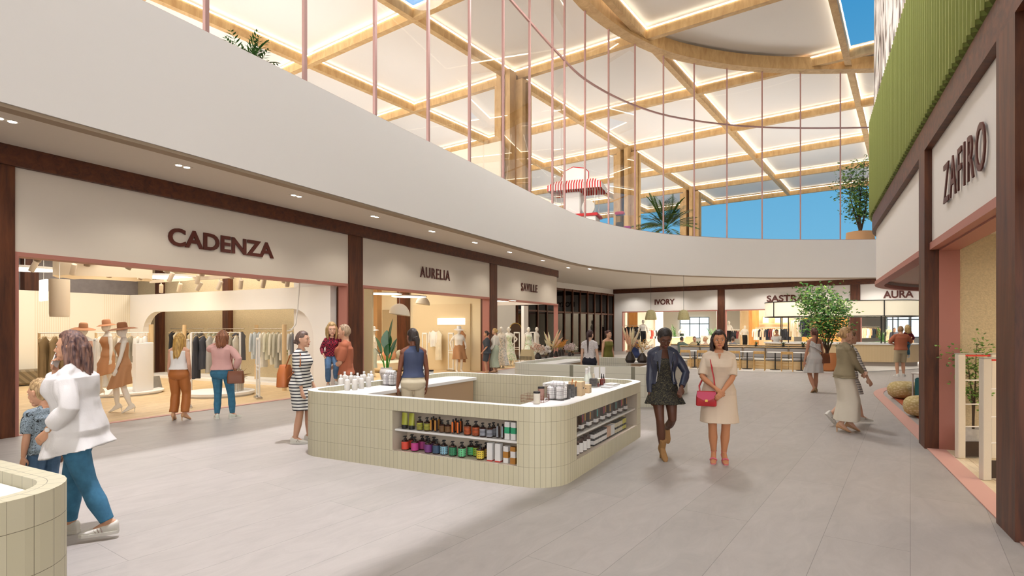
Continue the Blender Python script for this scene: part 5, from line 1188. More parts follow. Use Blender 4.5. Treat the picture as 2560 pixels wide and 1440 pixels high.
# 15.. around the second kiosk
y = K2[1]-.35; x = AX(1474, y)
person('woman with a long dark ponytail and lace top inside the second kiosk', (x, y, 0), -.35, 1.68, skin='#dcb39a', hair=('pony', '#3a1c1c', .5), hands=[(-.22, .0, .80), (.23, .02, .80)], vox=.009, head=(-.3, 0),
    wear=(('trousers', fab('ink', '#1b1c2b'), {'wide': .012, 'top': 1.02}), ('top', print_('lace', [(0, '#e6dedc'), (.5, '#9b9494'), (.56, '#e2dada')], 60), {'hem': .99, 'sleeve': .22, 'sease': .016, 'ease': .012, 'name': 'lace_top'})), shoe=('pump', m_blk))
y = 17.6; x = AX(1520, y)
person('smiling woman in an olive belted top behind the second kiosk', (x, y, 0), pi+.55, 1.66, skin='#dcab8c', hair=('bun', '#4a221c', .06), hands=[(-.24, .0, .82), (.24, .0, .82)], vox=.01, head=(.25, 0),
    wear=(('dress', fab('olive', '#6f6a2c'), {'hem': .6, 'top': 1.37, 'ease': .014, 'waist': 1.06, 'flare': .05}),), shoe=('pump', m_blk))
y = 18.2; x = AX(1587, y)
person('person in a navy apron partly hidden behind the tall dried blades', (x, y, 0), .6, 1.62, skin='#d7a98c', hair=('short', '#3a2a24'), hands=[(-.1, .25, 1.05), (.1, .25, 1.05)], vox=.011, wear=(('dress', fab('apron_navy', '#2d3a63'), {'hem': .5, 'top': 1.35, 'ease': .02}),), shoe=('sneaker', m_blk))
# shoppers at the third shop
p = (AX(1238, 22.2), 22.2)
person('blonde woman in a cream blouse and long sage pleated skirt at the third shop door', (p[0], p[1], 0), 1.2, 1.72, skin='#dcae90', hair=('bun', '#c29a55', .03), hair2='#e0be7e', hands=[(-.22, .1, .88), (.2, .15, .95)], vox=.011,
    wear=(('skirt', fab('sage', '#a9b09a'), {'hem': .2, 'top': 1.07, 'flare': .06, 'folds': 20, 'amp': .012}), ('top', fab('cream_blouse', '#e7dfd2'), {'hem': 1.0, 'sleeve': .9, 'ease': .025, 'sease': .022, 'waist': 1.04, 'name': 'blouse'})), shoe=('pump', m_tan))
p = (AX(1217, 21.9), 21.9)
person('woman in a dark grey top behind the blonde woman at the third shop', (p[0], p[1], 0), 1.5, 1.62, skin='#c69274', hair=('bun', '#3b2a24', .03), hands=[(-.2, .12, .9), (.22, .05, .85)], vox=.012, wear=(('trousers', fab('slate', '#41454c'), {'wide': .05, 'len': .5}), ('top', fab('charcoal', '#3f444c'), {'hem': .8, 'sleeve': .5, 'ease': .04, 'flare': .04, 'name': 'tunic'})), shoe=('pump', m_tan))
# ================= signs =================
def wsign(body, px0, px1, z, hgt, f, s_of, name_label, ang, d=-.03):
    s0, s1 = s_of(px0), s_of(px1); sm = (s0+s1)/2; x, y, _ = f(sm, d); o = text(body, hgt/.73, M('oxblood_letters'), (x, y, z), (pi/2, 0, ang), 'shop_sign', name_label, .012, (.014 if len(body) in (4, 5) or body == 'CADENZA' or body == 'SASTRAL' else .004)*hgt/.36, abs(s1-s0), sp=1. if body in ('CADENZA', 'IVORY', 'AURA', 'SASTRAL') else 1.18); return o
def s_of(px): k = (px-CX)/FPX; return (8.01+9.07*k)/(.4647-.8855*k)
def t_of(px): k = (px-CX)/FPX; return (k*42.6-7.9)/(.817+.577*k)
def r_of(px): k = (px-CX)/FPX; return (k*4.64-4.16)/(.4647-.8855*k)
Zat = lambda f, s, py: H+(HY-py)/FPX*f(s, 0)[1]
s = s_of(550); zb = Zat(W, s, 628); wsign('CADENZA', 418, 682, zb, .36*.98, W, s_of, 'large dark red letters on the first and widest shop front at left', AU)
s = s_of(1086); wsign('AURELIA', 1049, 1123, Zat(W, s, 697), .365, W, s_of, 'dark red letters on the second left shop front', AU)
s = s_of(1322); wsign('SAVILLE', 1302, 1342, Zat(W, s, 729), .37, W, s_of, 'dark red letters on the third left shop front by the rounded corner', AU)
t_ = t_of(1662); wsign('IVORY', 1637, 1687, Zat(FW, t_, 761), .385, FW, t_of, 'dark red letters on the far shop front left of the palm shop', AE)
t_ = t_of(1985); wsign('SASTRAL', 1917, 2026, Zat(FW, t_, 752.5), .40, FW, t_of, 'dark red letters partly hidden by the tree on the far shop front', AE)
t_ = t_of(2246); wsign('AURA', 2208, 2284, Zat(FW, t_, 744), .42, FW, t_of, 'dark red letters on the rightmost far shop front above the round canopy', AE)
s = (r_of(2352)+r_of(2454))/2
o = text('ZAFIRO', .52/.73, M('oxblood_letters'), RW(s, .03, Zat(RW, s, 470)), (pi/2, 0, AU+pi), 'shop_sign', 'tall dark red letters on the near right shop front', .008, .001, abs(r_of(2454)-r_of(2352)), sp=1.22)
# ================= hanging garments, mannequins =================
m_hang = M('beech_hanger', '#d9b98a', .5); m_rod = M('white_metal', '#f3f0ea', .35); m_steel = M('brushed_steel', '#c4bfb6', .25, .9)
GC = {}
def garment(label, loc, rz, col, L=.95, w=.42, kind='dress', group=None, seed=1):
    key = (col, L, w, kind)
    if key in GC: return dup(GC[key], loc, rz, label, group)
    t = thing('hanging_'+kind, label, kind, loc, rz, group); b = MB()
    b.tube([(0, 0, -.005), (.012, 0, .008), (0, 0, .02), (-.012, 0, .006)], .003, 5); b.cyl((0, 0, 0), (0, 0, -.06), .003, 5); b.tube([(-w*.48, 0, -.12), (0, 0, -.055), (w*.48, 0, -.12)], .007, 6); b.build('hanger', m_hang, t, .8)
    rr = random.Random(seed); b = MB(); n = 28; rs = []; fl = {'dress': .18, 'shirt': .03, 'jacket': .05, 'trousers': -.08}[kind]
    for i in range(9):
        u = i/8; z = -.075-.02*(u > 0)-u*(L-.1); ww = w*.5*((.28 if i == 0 else .86+.14*math.cos(pi*min(1, u*3))) + fl*max(0, u-.3)); th = .035+.03*min(1, u*2); am = .016*min(1, u*1.5)
        rs.append([(ww*math.cos(v)+am*.4*math.sin(6*v+seed), th*math.sin(v)+am*math.sin(5*math.cos(v)*3+seed), z+(.01*math.cos(3*v) if i == 8 else 0)-.05*(abs(math.cos(v))**2)*(i == 0)) for v in [2*pi*j/n for j in range(n)]])
    b.loft(rs)
    mt = col if not isinstance(col, str) else M('garment_'+col[1:], col, .9, var=.08, vs=5); b.build('cloth', mt, t, .9)
    if kind in ('shirt', 'jacket'):
        for sd in (-1, 1): b = MB(); b.tube([(sd*w*.4, 0, -.13), (sd*w*.5, .01, -.3), (sd*w*.52, .02, -.12-L*.62)], [.045, .045, .036], 8); b.build('sleeve', mt, t, .9)
    GC[key] = t; return t
def rail(label, p, q, z, ends=True, mt=None, posts=True):
    t = thing('clothes_rail', label, 'clothes rail', (p[0], p[1], 0)); d = (q[0]-p[0], q[1]-p[1]); b = MB(); b.cyl((0, 0, z), (d[0], d[1], z), .014, 8); b.build('bar', mt or m_rod, t, .8)
    if posts:
        for u in (0, 1): b = MB(); b.cyl((d[0]*u, d[1]*u, 0), (d[0]*u, d[1]*u, z), .03, 10); b.build('post', m_hang if mt is None else mt, t, .8)
    return t
def hangrow(p, q, z, cols, L, w, kind, lab, group, jit=.03, rz=None, Ls=None):
    ang = math.atan2(q[1]-p[1], q[0]-p[0]); n = len(cols)
    for i, c in enumerate(cols):
        u = (i+.5)/n; garment(lab.format(ORD[i] if i < 18 else str(i+1)+'th'), (p[0]+(q[0]-p[0])*u, p[1]+(q[1]-p[1])*u, z-.02), (ang+pi/2 if rz is None else rz)+R.uniform(-.15, .15), c, (Ls or [L])[i % len(Ls or [L])], w, kind, group, i+1)
def gate(label, loc, rz, h=1.5, w=.34):
    t = thing('security_gate', label, 'security gate', loc, rz); b = MB()
    for sd in (-1, 1): b.bbox((sd*w/2, 0, h/2), (.05, .04, h), .01)
    b.bbox((0, 0, h-.02), (w+.05, .04, .06), .01)
    for z in (.1, h*.48, h*.54): b.box((0, 0, z), (w, .03, .03))
    b.build('frame', m_rod, t); b = MB(); b.bbox((0, 0, .03), (w+.1, .14, .06), .01); b.build('base', m_steel, t); return t
def hatpart(P, mt, r=.24, h=.12, tilt=-.12):
    b = MB(); b.T = P.HM @ Matrix.Translation((0, -.01, .062)) @ Matrix.Rotation(tilt, 4, 'X'); b.lathe([(r, -.035), (r*1.0, -.03), (r*.75, -.005), (.092, .008), (.086, h*.8), (.06, h), (.001, h*1.0)], n=28, sx=.96); b.lathe([(.088, -.0), (.09, .006)], n=20, cap=False)
    for i, v in enumerate(b.v): b.v[i] = tuple(Vector(v)*P.s)
    b.build('sun_hat', mt, P.t, .9)
m_mann = '#efe8dc'
def mannequin(label, loc, rz, height=1.75, wear=(), hat=None, hands=None, feet=None, poles=None, group=None, vox=.011, hair=('none',), **k):
    if k.get('pelvis'): k['shoe'] = ('pump', M('skin_'+m_mann[1:], m_mann, .5))
    P = person(label, loc, rz, height, skin=m_mann, hair=hair, hands=hands, feet=feet, poles=poles, wear=wear, vox=vox, face=False, mann=True, group=group, name='mannequin', cat='mannequin', **k)
    if hat: hatpart(P, *hat)
    return P
# ================= first left shop =================
m_cream = M('cream_panel', '#efe6d2', .7); m_fluted = stripes('fluted_cream', '#efe6d2', '#e6dac0', 220, 'X')
m_dkceil = M('taupe_ceiling', '#9c8268', .9, bmp=.3, bs=60); m_screed = M('grey_screed', '#a59c97', .9, bmp=.4, bs=40, var=.1, vs=4)
def wbox(name, s0, s1, d0, d1, z0, z1, mt, f=W, thing_=None):
    b = MB(); b.prism([f(s0, d0)[:2], f(s1, d0)[:2], f(s1, d1)[:2], f(s0, d1)[:2]], z0, z1)
    if thing_ is None: return struct(name, b, mt)
    return tag(b.build(name, mt), *thing_)
wbox('ceiling_shop', -14, 22.5, .2, 14, 4.5, 4.6, m_dkceil)
wbox('wall_shop_back', -14, 22.5, 12.4, 12.6, 0, 4.5, m_screed)
wbox('wall_shop_side', 8.7, 8.9, 2.2, 12.4, 0, 4.5, m_roughcast); wbox('wall_shop_side', 7.5, 7.9, .42, 2.2, 0, 4.5, m_fascia)
for s0, d0 in ((1.6, 12.1), (4.9, 12.1), (8.5, 6.6), (8.5, 10.6)): wbox('wall_column', s0, s0+.4, d0, d0+.3, 0, 4.5, m_walnut)
# fluted back partition
for i in range(9):
    wbox('wall_partition', 7.3-.98*(i+1), 7.3-.98*i, 10.15+.0, 10.3, 0, 2.92, m_cream if i % 2 else m_fluted)
# arched side partition
b = MB(); prof = []
d0, d1, zt, r = 1.07, 9.4, 2.31, .85
pts = [(d1, 0), (d1, zt-r)]+[(d1-r+r*math.cos(a), zt-r+r*math.sin(a)) for a in [pi/2*k/8 for k in range(1, 9)]]+[(d0+r-r*math.sin(a), zt-r+r*math.cos(a)) for a in [pi/2*k/8 for k in range(0, 8)]]+[(d0, zt-r), (d0, 0)]
outl = [(10.3, 0), (10.3, 2.92), (.42, 2.92), (.42, 0)]
for (a, c), (a2, c2) in zip(pts[:-1], pts[1:]):
    pass
def side(s, dd, z): x, y, _ = W(s, dd); return (x, y, z)
def arch_wall(b, s0, s1):
    n = len(pts)
    for s_ in (s0, s1):
        b.add([side(s_, 10.3, 0), side(s_, 10.3, 2.92), side(s_, d1, 2.92), side(s_, d1, 0)], [(0, 1, 2, 3)]); b.add([side(s_, .42, 0), side(s_, .42, 2.92), side(s_, d0, 2.92), side(s_, d0, 0)], [(0, 1, 2, 3)])
        for p, q in zip(pts[1:-2], pts[2:-1]): b.add([side(s_, p[0], p[1]), side(s_, q[0], q[1]), side(s_, q[0], 2.92), side(s_, p[0], 2.92)], [(0, 1, 2, 3)])
    for p, q in zip(pts[:-1], pts[1:]): b.add([side(s0, *p), side(s0, *q), side(s1, *q), side(s1, *p)], [(0, 1, 2, 3)])
    b.add([side(s0, 10.3, 2.92), side(s0, .42, 2.92), side(s1, .42, 2.92), side(s1, 10.3, 2.92)], [(0, 1, 2, 3)]); b.add([side(s0, .42, 0), side(s0, .42, 2.92), side(s1, .42, 2.92), side(s1, .42, 0)], [(0, 1, 2, 3)])
arch_wall(b, 7.2, 7.42); struct('wall_arch', b, m_white)
wbox('floor_alcove', 7.42, 8.7, .6, 10.2, .01, .09, m_white)
def wp(px, d=None, s=None, z=0.):   # point in the shop under a picture column, at depth d or at s
    k = (px-CX)/FPX
    if d is not None: a = A0+d*V; s_ = (k*a[1]-a[0])/(U[0]-k*U[1]); p = a+s_*U
    else: a = A0+s*U; d_ = (k*a[1]-a[0])/(V[0]-k*V[1]); p = a+d_*V
    return (p[0], p[1], z)
# rails and clothes
q = lambda px, py: F(px, py)
tan = ['#8f7855', '#957e5b', '#87714f', '#5c5240']
p, r_ = wp(98, d=6.0), wp(200, d=5.6); rail('white rail with long brown dresses behind the woman on the phone', p, r_, 1.62)
hangrow(p, r_, 1.62, tan, 1.1, .42, 'dress', 'long brown dress, {} from the left on the rail behind the woman on the phone', 'brown dresses on the left rail', rz=AU+.5)
p, r_ = wp(240, d=5.5), wp(372, d=5.0); rail('white rail behind the three hatted mannequins', p, r_, 1.62)
hangrow(p, r_, 1.62, ['#efe9df', '#e9dfcf', '#c9b9a0', '#efe9df', '#a49a86', '#efe9df', '#f4f0ea'], .8, .4, 'shirt', 'pale shirt, {} from the left on the rail behind the hatted mannequins', 'pale shirts behind the mannequins', rz=AU+.6)
for (pa, pb, cols, L, kd, lab, grp) in ((9.0, 7.1, ['#2f2f33', '#d8caa8', '#e0d3b0', '#3f3d3a', '#cfc1a0', '#8c8b84', '#55524e'], [.85, 1.15, 1.0], 'dress', 'garment, {} from the left on the far left alcove rail', 'clothes on the far alcove rail'),
                                 (6.9, 5.0, ['#a8a890', '#9a9b88', '#d9cba6', '#d2c49c', '#b9ad8d', '#4a4a52', '#5a5a60'], [1.0, 1.1, .9], 'dress', 'garment, {} from the left on the middle alcove rail', 'clothes on the middle alcove rail'),
                                 (4.6, 3.1, ['#c7ccce', '#b7bec3', '#e9e2d4', '#cfcbb4', '#d8d1bd', '#bdb8a6', '#cfc8b8'], [.95, 1.1, 1.2], 'jacket', 'long jacket, {} from the left beside the dried plant vase', 'jackets by the dried plant vase'),
                                 (2.9, 1.5, ['#d5d2cb', '#6f6f75', '#7b818c', '#a7a7a4', '#5e5f4e', '#62634f', '#59594a'], [.8, 1.0, .85], 'jacket', 'grey or moss jacket, {} from the left under the right arch', 'jackets under the right arch')):
    p, r_ = W(7.95, pa), W(7.95, pb); rail(f'steel rail in the alcove carrying the {grp}', p, r_, 1.72, mt=m_steel, posts=False); hangrow(p, r_, 1.72, cols, 1., .42, kd, lab, grp, rz=AU+.35, Ls=L)
rail('white rail with dark and pale tops between the two women seen from behind', wp(478, d=3.7), wp(600, d=3.4), 1.62, mt=m_rod)
hangrow(wp(482, d=3.7), wp(598, d=3.4), 1.62, ['#3a3a40', '#47474d', '#b5b0a8', '#cfc8ba', '#55555b', '#bcb5a6', '#d9d2c2'], 1., .42, 'dress', 'grey or cream dress, {} from the left on the rail between the two women', 'dresses on the rail between the women', rz=AU+.5, Ls=[1.25, 1.0, 1.1])
# wooden posts with bases
for px, d_, lab, base in ((378, 5.0, 'pale wooden post on a grey stone foot beside the mannequins', 1), (461, 6.5, 'pale wooden post behind the golden haired woman', 0), (711, 1.6, 'pale wooden post at the right end of the rails, nearest the striped dress woman', 0), (641, 4.6, 'pale wooden post in the middle of the alcove', 0)):
    x, y, _ = wp(px, d=d_); t = thing('wooden_post', lab, 'post', (x, y, 0)); b = MB(); b.cyl((0, 0, 0.01), (0, 0, 1.85), .06, 12); b.build('shaft', m_hang, t, .8)
    if base: b = MB(); b.loft([[(p[0], p[1], z) for p in rrect(w_, w_, .02, 2)] for z, w_ in ((0.01, .42), (.4, .3))]); b.build('foot', M('stone_grey', '#9d9a94', .8, var=.1), t)
# conduit tube
t = thing('hanging_tube', 'thin white tube curving down from the ceiling to the right post', 'tube', (0, 0, 0)); a = wp(752, d=1.2, z=4.5); c_ = wp(712, d=1.6, z=1.66); b = MB(); P_ = [a, wp(750, d=1.25, z=3.2), wp(744, d=1.3, z=2.3), wp(739, d=1.4, z=1.85), wp(728, d=1.5, z=1.69), c_]; b.tube(P_, .022, 8); b.build('pipe', m_rod, t, .9)
for px, d_, lab in ((470, .75, 'white security gate right of the golden haired woman'), (645, .75, 'white security gate behind the striped dress woman'), (238, 2.9, 'white security gate behind the woman on the phone')):
    gate(lab, wp(px, d=d_), AU+pi/2-.5, 1.5)
# platform with cylinder, display wall, shoes
x, y, _ = F(300, 985); t = thing('round_plinth', 'low round white plinth under the hatted mannequins', 'plinth', (x, y, 0)); b = MB(); b.lathe([(.95, 0), (.95, .04), (1.0, .05), (1.0, .09), (.001, .09)], n=40); b.build('disc', m_white, t, .5); PLX = (x, y)
b = MB(); rs = []
for z, in ((.09,), (1.35,)): rs.append([(.75*math.cos(a), .75*math.sin(a), z) for a in [-.5+1.6*k/16 for k in range(17)]]+[(.6*math.cos(a), .6*math.sin(a), z) for a in [-.5+1.6*(16-k)/16 for k in range(17)]])
b.loft(rs); b.build('curved_screen', m_white, t, .5)
x, y, _ = F(262, 975); t = thing('steel_drum', 'brushed steel drum stand showing a pair of shoes', 'stand', (x, y, 0.09)); b = MB(); b.lathe([(.27, 0), (.27, .52), (.001, .52)], n=30); b.build('drum', m_steel, t, .5)
for k in (-1, 1):
    sh = thing('display_shoe', f'small grey heeled shoe, {"left" if k < 0 else "right"} one on the steel drum', 'shoe', (x+k*.09, y, .61), .4); b = MB(); b.loft([[(wd*math.cos(u), yy, (zt_/2)+zt_/2*math.sin(u)) for u in [2*pi*j/10 for j in range(10)]] for yy, wd, zt_ in ((-.1, .025, .08), (-.05, .032, .07), (.04, .035, .05), (.1, .03, .035), (.13, .01, .02))]); b.build('upper', M('grey_suede', '#8f8b88', .8), sh, .8)
# mannequins in tan dresses
m_tand = M('tan_dress', '#c08d63', .8); m_tanh = M('tan_felt', '#b8805a', .9)
mw = (('dress', m_tand, {'hem': .48, 'top': 1.36, 'ease': .012, 'flare': .09, 'amp': .03, 'folds': 6, 'waist': 1.07, 'tilt': -.06}),)
mh = [(-.2, .12, .86), (.22, .02, .84)]; mf = [(-.10, -.12, .145, .1, -.42), (.12, .10, .145, -.2, -.42)]
x, y, _ = F(308, 1032); mannequin('mannequin in a tan wrap dress and wide tan hat striding at the shop front', (x, y, 0.01), pi/2+.6, 1.74, mw, (m_tanh, .26), mh, mf, pelvis=(0, 0, .05), vox=.009)
x, y, _ = F(268, 1000); mannequin('mannequin in a tan dress and hat raised on the plinth behind the striding one', (x, y, .10), pi/2+.9, 1.74, mw, (m_tanh, .2), None, mf, pelvis=(0, 0, .05))
x, y, _ = F(208, 1010); mannequin('mannequin in a tan hat and pink dress hidden behind the woman on the phone', (x, y, .01), -pi/2-.6, 1.74, (('dress', M('dusty_dress', '#c99c84', .8), {'hem': .5, 'top': 1.36, 'flare': .06}),), (m_tanh, .24), mh, mf, pelvis=(0, 0, .05))
# bench with fringed cover
x, y, _ = F(54, 965); t = thing('upholstered_bench', 'low bench under a brown fringed throw by the back wall', 'bench', (x, y, 0.01), AU-pi/2); b = MB(); b.bbox((0, 0, .26), (.5, 1.3, .44), .05); b.build('seat', stripes('throw_stripe', '#8b7a5e', '#6f6048', 60, 'DIAGONAL'), t, .6)
b = MB()
for i in range(4): b.cyl(((-1, 1)[i % 2]*.2, (-1, 1)[i//2]*.55, 0), ((-1, 1)[i % 2]*.2, (-1, 1)[i//2]*.55, .05), .025, 8)
b.build('legs', m_hang, t)
# platform with steel tubes + dried palm vase in the middle
x, y, _ = F(548, 988); t = thing('round_plinth', 'low round plinth with steel tubes behind the woman in the pink blouse', 'plinth', (x, y, 0.01)); b = MB(); b.lathe([(.8, 0), (.8, .03), (.85, .04), (.85, .1), (.001, .1)], n=36); b.build('disc', m_white, t, .5)
for i in range(12):
    a = -.4+2.0*i/11; b = MB(); b.cyl((.55*math.cos(a), .55*math.sin(a), .1), (.55*math.cos(a), .55*math.sin(a), .5+.02*i), .028, 10); b.build('tube', m_steel, t, .8)
x, y, _ = F(591, 985); t = thing('pampas_vase', 'white cylinder vase with brown dried pampas on the plinth', 'vase', (x, y, .11)); b = MB(); b.lathe([(.075, 0), (.08, .02), (.08, .28), (.07, .28), (.07, .2), (.001, .2)], n=18); b.build('vessel', m_white, t, .6); b = MB(); rr = random.Random(4)
for i in range(40):
    a = rr.uniform(0, 2*pi); e_ = rr.uniform(.4, 1.4); v = Vector((math.cos(a)*math.cos(e_), math.sin(a)*math.cos(e_), math.sin(e_)))*rr.uniform(.25, .5); b.tube([(0, 0, .25), v*.5+Vector((0, 0, .27)), v+Vector((0, 0, .26-.1*math.cos(e_)))], [.003, .012, .002], 5)
b.build('plumes', M('dried_brown', '#a07f5c', .95), t, .9)
def frond_plant(label, loc, n, L, pot=None, col='#5a7d33', spread=1., seed=1, leaflets=9, h0=.3, name='potted_palm', wid=.02, up=.35):
    t = thing(name, label, 'plant', loc); rr = random.Random(seed)
    if pot: b = MB(); r_, hh, mt = pot; b.lathe([(r_*.75, 0), (r_, hh*.9), (r_*1.02, hh), (r_*.85, hh), (r_*.8, hh*.85), (.001, hh*.85)], n=20); b.build('pot', mt, t, .6)
    b = MB(); st = MB()
    for i in range(n):
        a = 2*pi*i/n+rr.uniform(-.3, .3); e_ = rr.uniform(.15, 1.35); l = L*rr.uniform(.7, 1.1); P_ = []
        for k in range(7):
            u = k/6; rad = l*u*math.cos(e_)*spread; P_.append(Vector((rad*math.cos(a), rad*math.sin(a), h0+l*(math.sin(e_)*u+up*u)-.45*l*u*u*math.cos(e_)*1.2)))
        st.tube(P_, [.008*(1-.8*k/6) for k in range(7)], 5)
        for k in range(leaflets):
            u = .2+.8*k/leaflets; j = min(5, int(u*6)); c0_ = P_[j].lerp(P_[j+1], u*6-j); dr = (P_[j+1]-P_[j]).normalized(); sd = dr.cross(Vector((0, 0, 1)))
            sd = sd.normalized() if sd.length > .01 else Vector((1, 0, 0)); ll = l*.3*math.sin(pi*(.15+.8*u))
            for q_ in (-1, 1):
                tip = c0_+dr*ll*.7+sd*q_*ll*.7-Vector((0, 0, ll*.25)); w_ = dr.cross(sd)*.0; nrm = (tip-c0_).cross(Vector((0, 0, 1))).normalized()*wid
                m_ = c0_.lerp(tip, .45); b.add([c0_, m_+nrm, tip, m_-nrm, m_+Vector((0, 0, .004))], [(0, 1, 4), (1, 2, 4), (2, 3, 4), (3, 0, 4)])
    st.build('stems', m_stem, t, .8); b.build('fronds', M('frond_'+col[1:], col, .6, var=.25, vs=6), t); return t
x, y, _ = wp(733, d=3.0, z=.1); t = thing('spiky_plant', 'spiky green plant in a terracotta pot under the arch', 'plant', (x, y, .09)); b = MB(); b.lathe([(.13, 0), (.17, .4), (.15, .4), (.14, .35), (.001, .35)], n=18); b.build('pot', MC[('cloth_terracotta',)], t, .6); b = MB(); rr = random.Random(8)
for i in range(46):
    a = rr.uniform(0, 2*pi); e_ = rr.uniform(-.1, 1.4); l = rr.uniform(.35, .5); v = Vector((math.cos(a)*math.cos(e_), math.sin(a)*math.cos(e_), math.sin(e_)))*l; leafblade(b, (0, 0, .85), v+Vector((0, 0, .85)), .016, .08, 5)
b.cyl((0, 0, .35), (0, 0, .9), .02, 8); b.build('leaves', M('spiky_leaf', '#6a8f45', .5, var=.2), t, .9)
# ceiling gear of the first shop
def spot(label, loc, rz, tilt=.5, group='track spotlights of the first shop'):
    if 'spot' in GC: return dup(GC['spot'], loc, rz, label, group)
    t = thing('track_spotlight', label, 'spotlight', loc, rz, group); b = MB(); b.cyl((0, 0, 0), (0, 0, -.14), .015, 8); b.build('stem', m_rod, t); b = MB(); b.T = Matrix.Translation((0, 0, -.2)) @ Matrix.Rotation(tilt, 4, 'X'); b.lathe([(.001, .14), (.055, .14), (.06, .12), (.06, -.13), (.05, -.13), (.045, -.1), (.001, -.1)], n=16); b.build('lamp_body', M('sand_metal', '#c9b69d', .5), t, .6); GC['spot'] = t; return t
def track(label, p, q, z, n, first):
    t = thing('light_track', label, 'light track', (p[0], p[1], z)); b = MB(); b.strip([(0, 0), (q[0]-p[0], q[1]-p[1])], -.035, .035, -.05, .05); b.build('rail', M('sand_metal'), t)
    for i in range(n):
        u = (i+.6)/n; spot(f'sand coloured track spotlight on the {first}', (p[0]+(q[0]-p[0])*u, p[1]+(q[1]-p[1])*u, z-.05), AU+R.uniform(-.6, .6), group=f'spotlights on the {first}')
M('sand_metal', '#c9b69d', .5)
track('long front light track across the first shop', wp(20, d=2.0), wp(735, d=2.0), 3.42, 8, 'long front light track')
track('rear light track across the first shop', wp(20, d=4.5), wp(520, d=4.5), 3.42, 6, 'rear light track')
track('light track along the arched partition', W(6.4, 7.5), W(6.4, .8), 3.25, 7, 'track along the arched partition')
first = None
for i, (s_, d_) in enumerate([(a+.5*(b_ % 2), b_) for a in (.5, 2.2, 3.9, 5.6, 7.0) for b_ in (2.6, 4.4, 6.2, 8.0)]):
    x, y, z = W(s_, d_, 4.5)
    if first is None: first = thing('ceiling_spot', 'small round ceiling light in the taupe ceiling of the first shop', 'ceiling light', (x, y, z), 0, 'round ceiling lights of the first shop'); b = MB(); b.lathe([(.13, 0), (.13, -.03), (.001, -.03)], n=16); b.build('ring', m_rod, first); b = MB(); b.lathe([(.1, -.031), (.1, -.035), (.001, -.035)], n=16); b.build('lens', m_lamp, first)
    else: dup(first, (x, y, z))
m_glow = M('glow_disc', '#ffffff', emit=5., ecol='#fff3dc')
def disc(label, loc, r, thick=.06):
    t = thing('disc_light', label, 'ceiling light', loc); b = MB(); b.lathe([(r, 0), (r, -thick), (r*.96, -thick)], n=36, cap=False); b.lathe([(.001, 0), (r, 0)], n=36); b.build('rim', m_rod, t, .5); b = MB(); b.lathe([(r*.96, -thick), (.001, -thick-.002)], n=36); b.build('diffuser', m_glow, t); b = MB(); b.cyl((0, 0, 0), (0, 0, .9), .006, 6); b.build('cable', m_rod, t); return t
disc('glowing disc light near the left post of the first shop', wp(62, d=7.0, z=3.35), .75); disc('glowing disc light in the middle of the first shop', wp(425, d=6.0, z=3.35), .8)
x, y, _ = wp(262, d=5.0); t = thing('hanging_canopy', 'wide sand coloured hanging canopy with a glowing slot in the first shop', 'canopy', (x, y, 3.05), AU-.5); b = MB(); b.loft([[(p[0], p[1], z+.012*math.sin(i*2.1)*(k == 0)) for i, p in enumerate(rrect(2.1, 1.3, .5, 6))] for k, z in enumerate((0, .36))], cap=False); b.add([(p[0], p[1], .34) for p in rrect(2.1, 1.3, .5, 6)], [tuple(range(28))]); b.build('band', M('sand_cloth', '#d5c3a8', .9), t, .8); b = MB(); b.lathe([(.55, .2), (.55, .16), (.001, .155)], n=30, sy=.7, sx=1.3); b.build('light', m_glow, t); b = MB(); b.cyl((-.6, 0, .34), (-.6, 0, 1.4), .006, 6); b.cyl((.6, 0, .34), (.6, 0, 1.4), .006, 6); b.build('cable', m_rod, t)
x, y, _ = wp(149, d=4.6); t = thing('hanging_roll', 'sand coloured rolled banner hanging in the first shop', 'banner', (x, y, 2.0)); b = MB(); b.lathe([(.17, .06), (.19, .02), (.2, .1), (.2, .92), (.001, .92)], n=18); b.build('roll', MC[('sand_cloth',)], t, .8); b = MB(); b.cyl((0, 0, .9), (0, 0, 2.5), .006, 6); b.build('cable', m_rod, t)
x, y, _ = wp(109, d=5.2); t = thing('lightbox', 'square glowing lightbox hanging beside the rolled banner', 'lightbox', (x, y, 2.42), AU-pi/2-.2); b = MB(); b.bbox((0, 0, .25), (.62, .06, .52), .01); b.build('box', M('lightbox_face', '#ffffff', emit=1.6, ecol='#fff4e0'), t); b = MB(); b.cyl((0, 0, .5), (0, 0, 2.0), .006, 6); b.build('cable', m_rod, t)
# ================= second left shop =================
m_apricot = M('apricot_wall', '#efdcb4', .8)
wbox('wall_apricot', 15.35, 15.5, .42, 10, 0, 4.5, m_apricot); wbox('wall_apricot_back', 8.9, 15.4, 9.2, 9.4, 0, 4.5, m_apricot); wbox('wall_apricot_side', 8.9, 8.95, .42, 9.2, 0, 4.5, m_apricot)
for d0 in (4.0,): wbox('wall_column', 15.0, 15.35, d0, d0+.45, 0, 4.5, m_walnut)
wbox('wall_column', 15.05, 15.35, 5.6, 6.1, 0, 4.5, M('tan_pilaster', '#c99a66', .7))
wbox('wall_panel', 15.27, 15.35, .9, 3.8, 0, 2.75, M('apricot_panel', '#e6cfa4', .7))
for i, (px, py, r_) in enumerate(((958, 733, .65), (1023, 740, .6), (905, 727, .3), (906, 745, .35))):
    x, y, z = PY(px, py, 19.3-.6*(i > 1)); disc(f'thin glowing disc light, {["largest", "right", "upper left", "lower left"][i]} one in the second shop', (x, y, z), r_, .03)
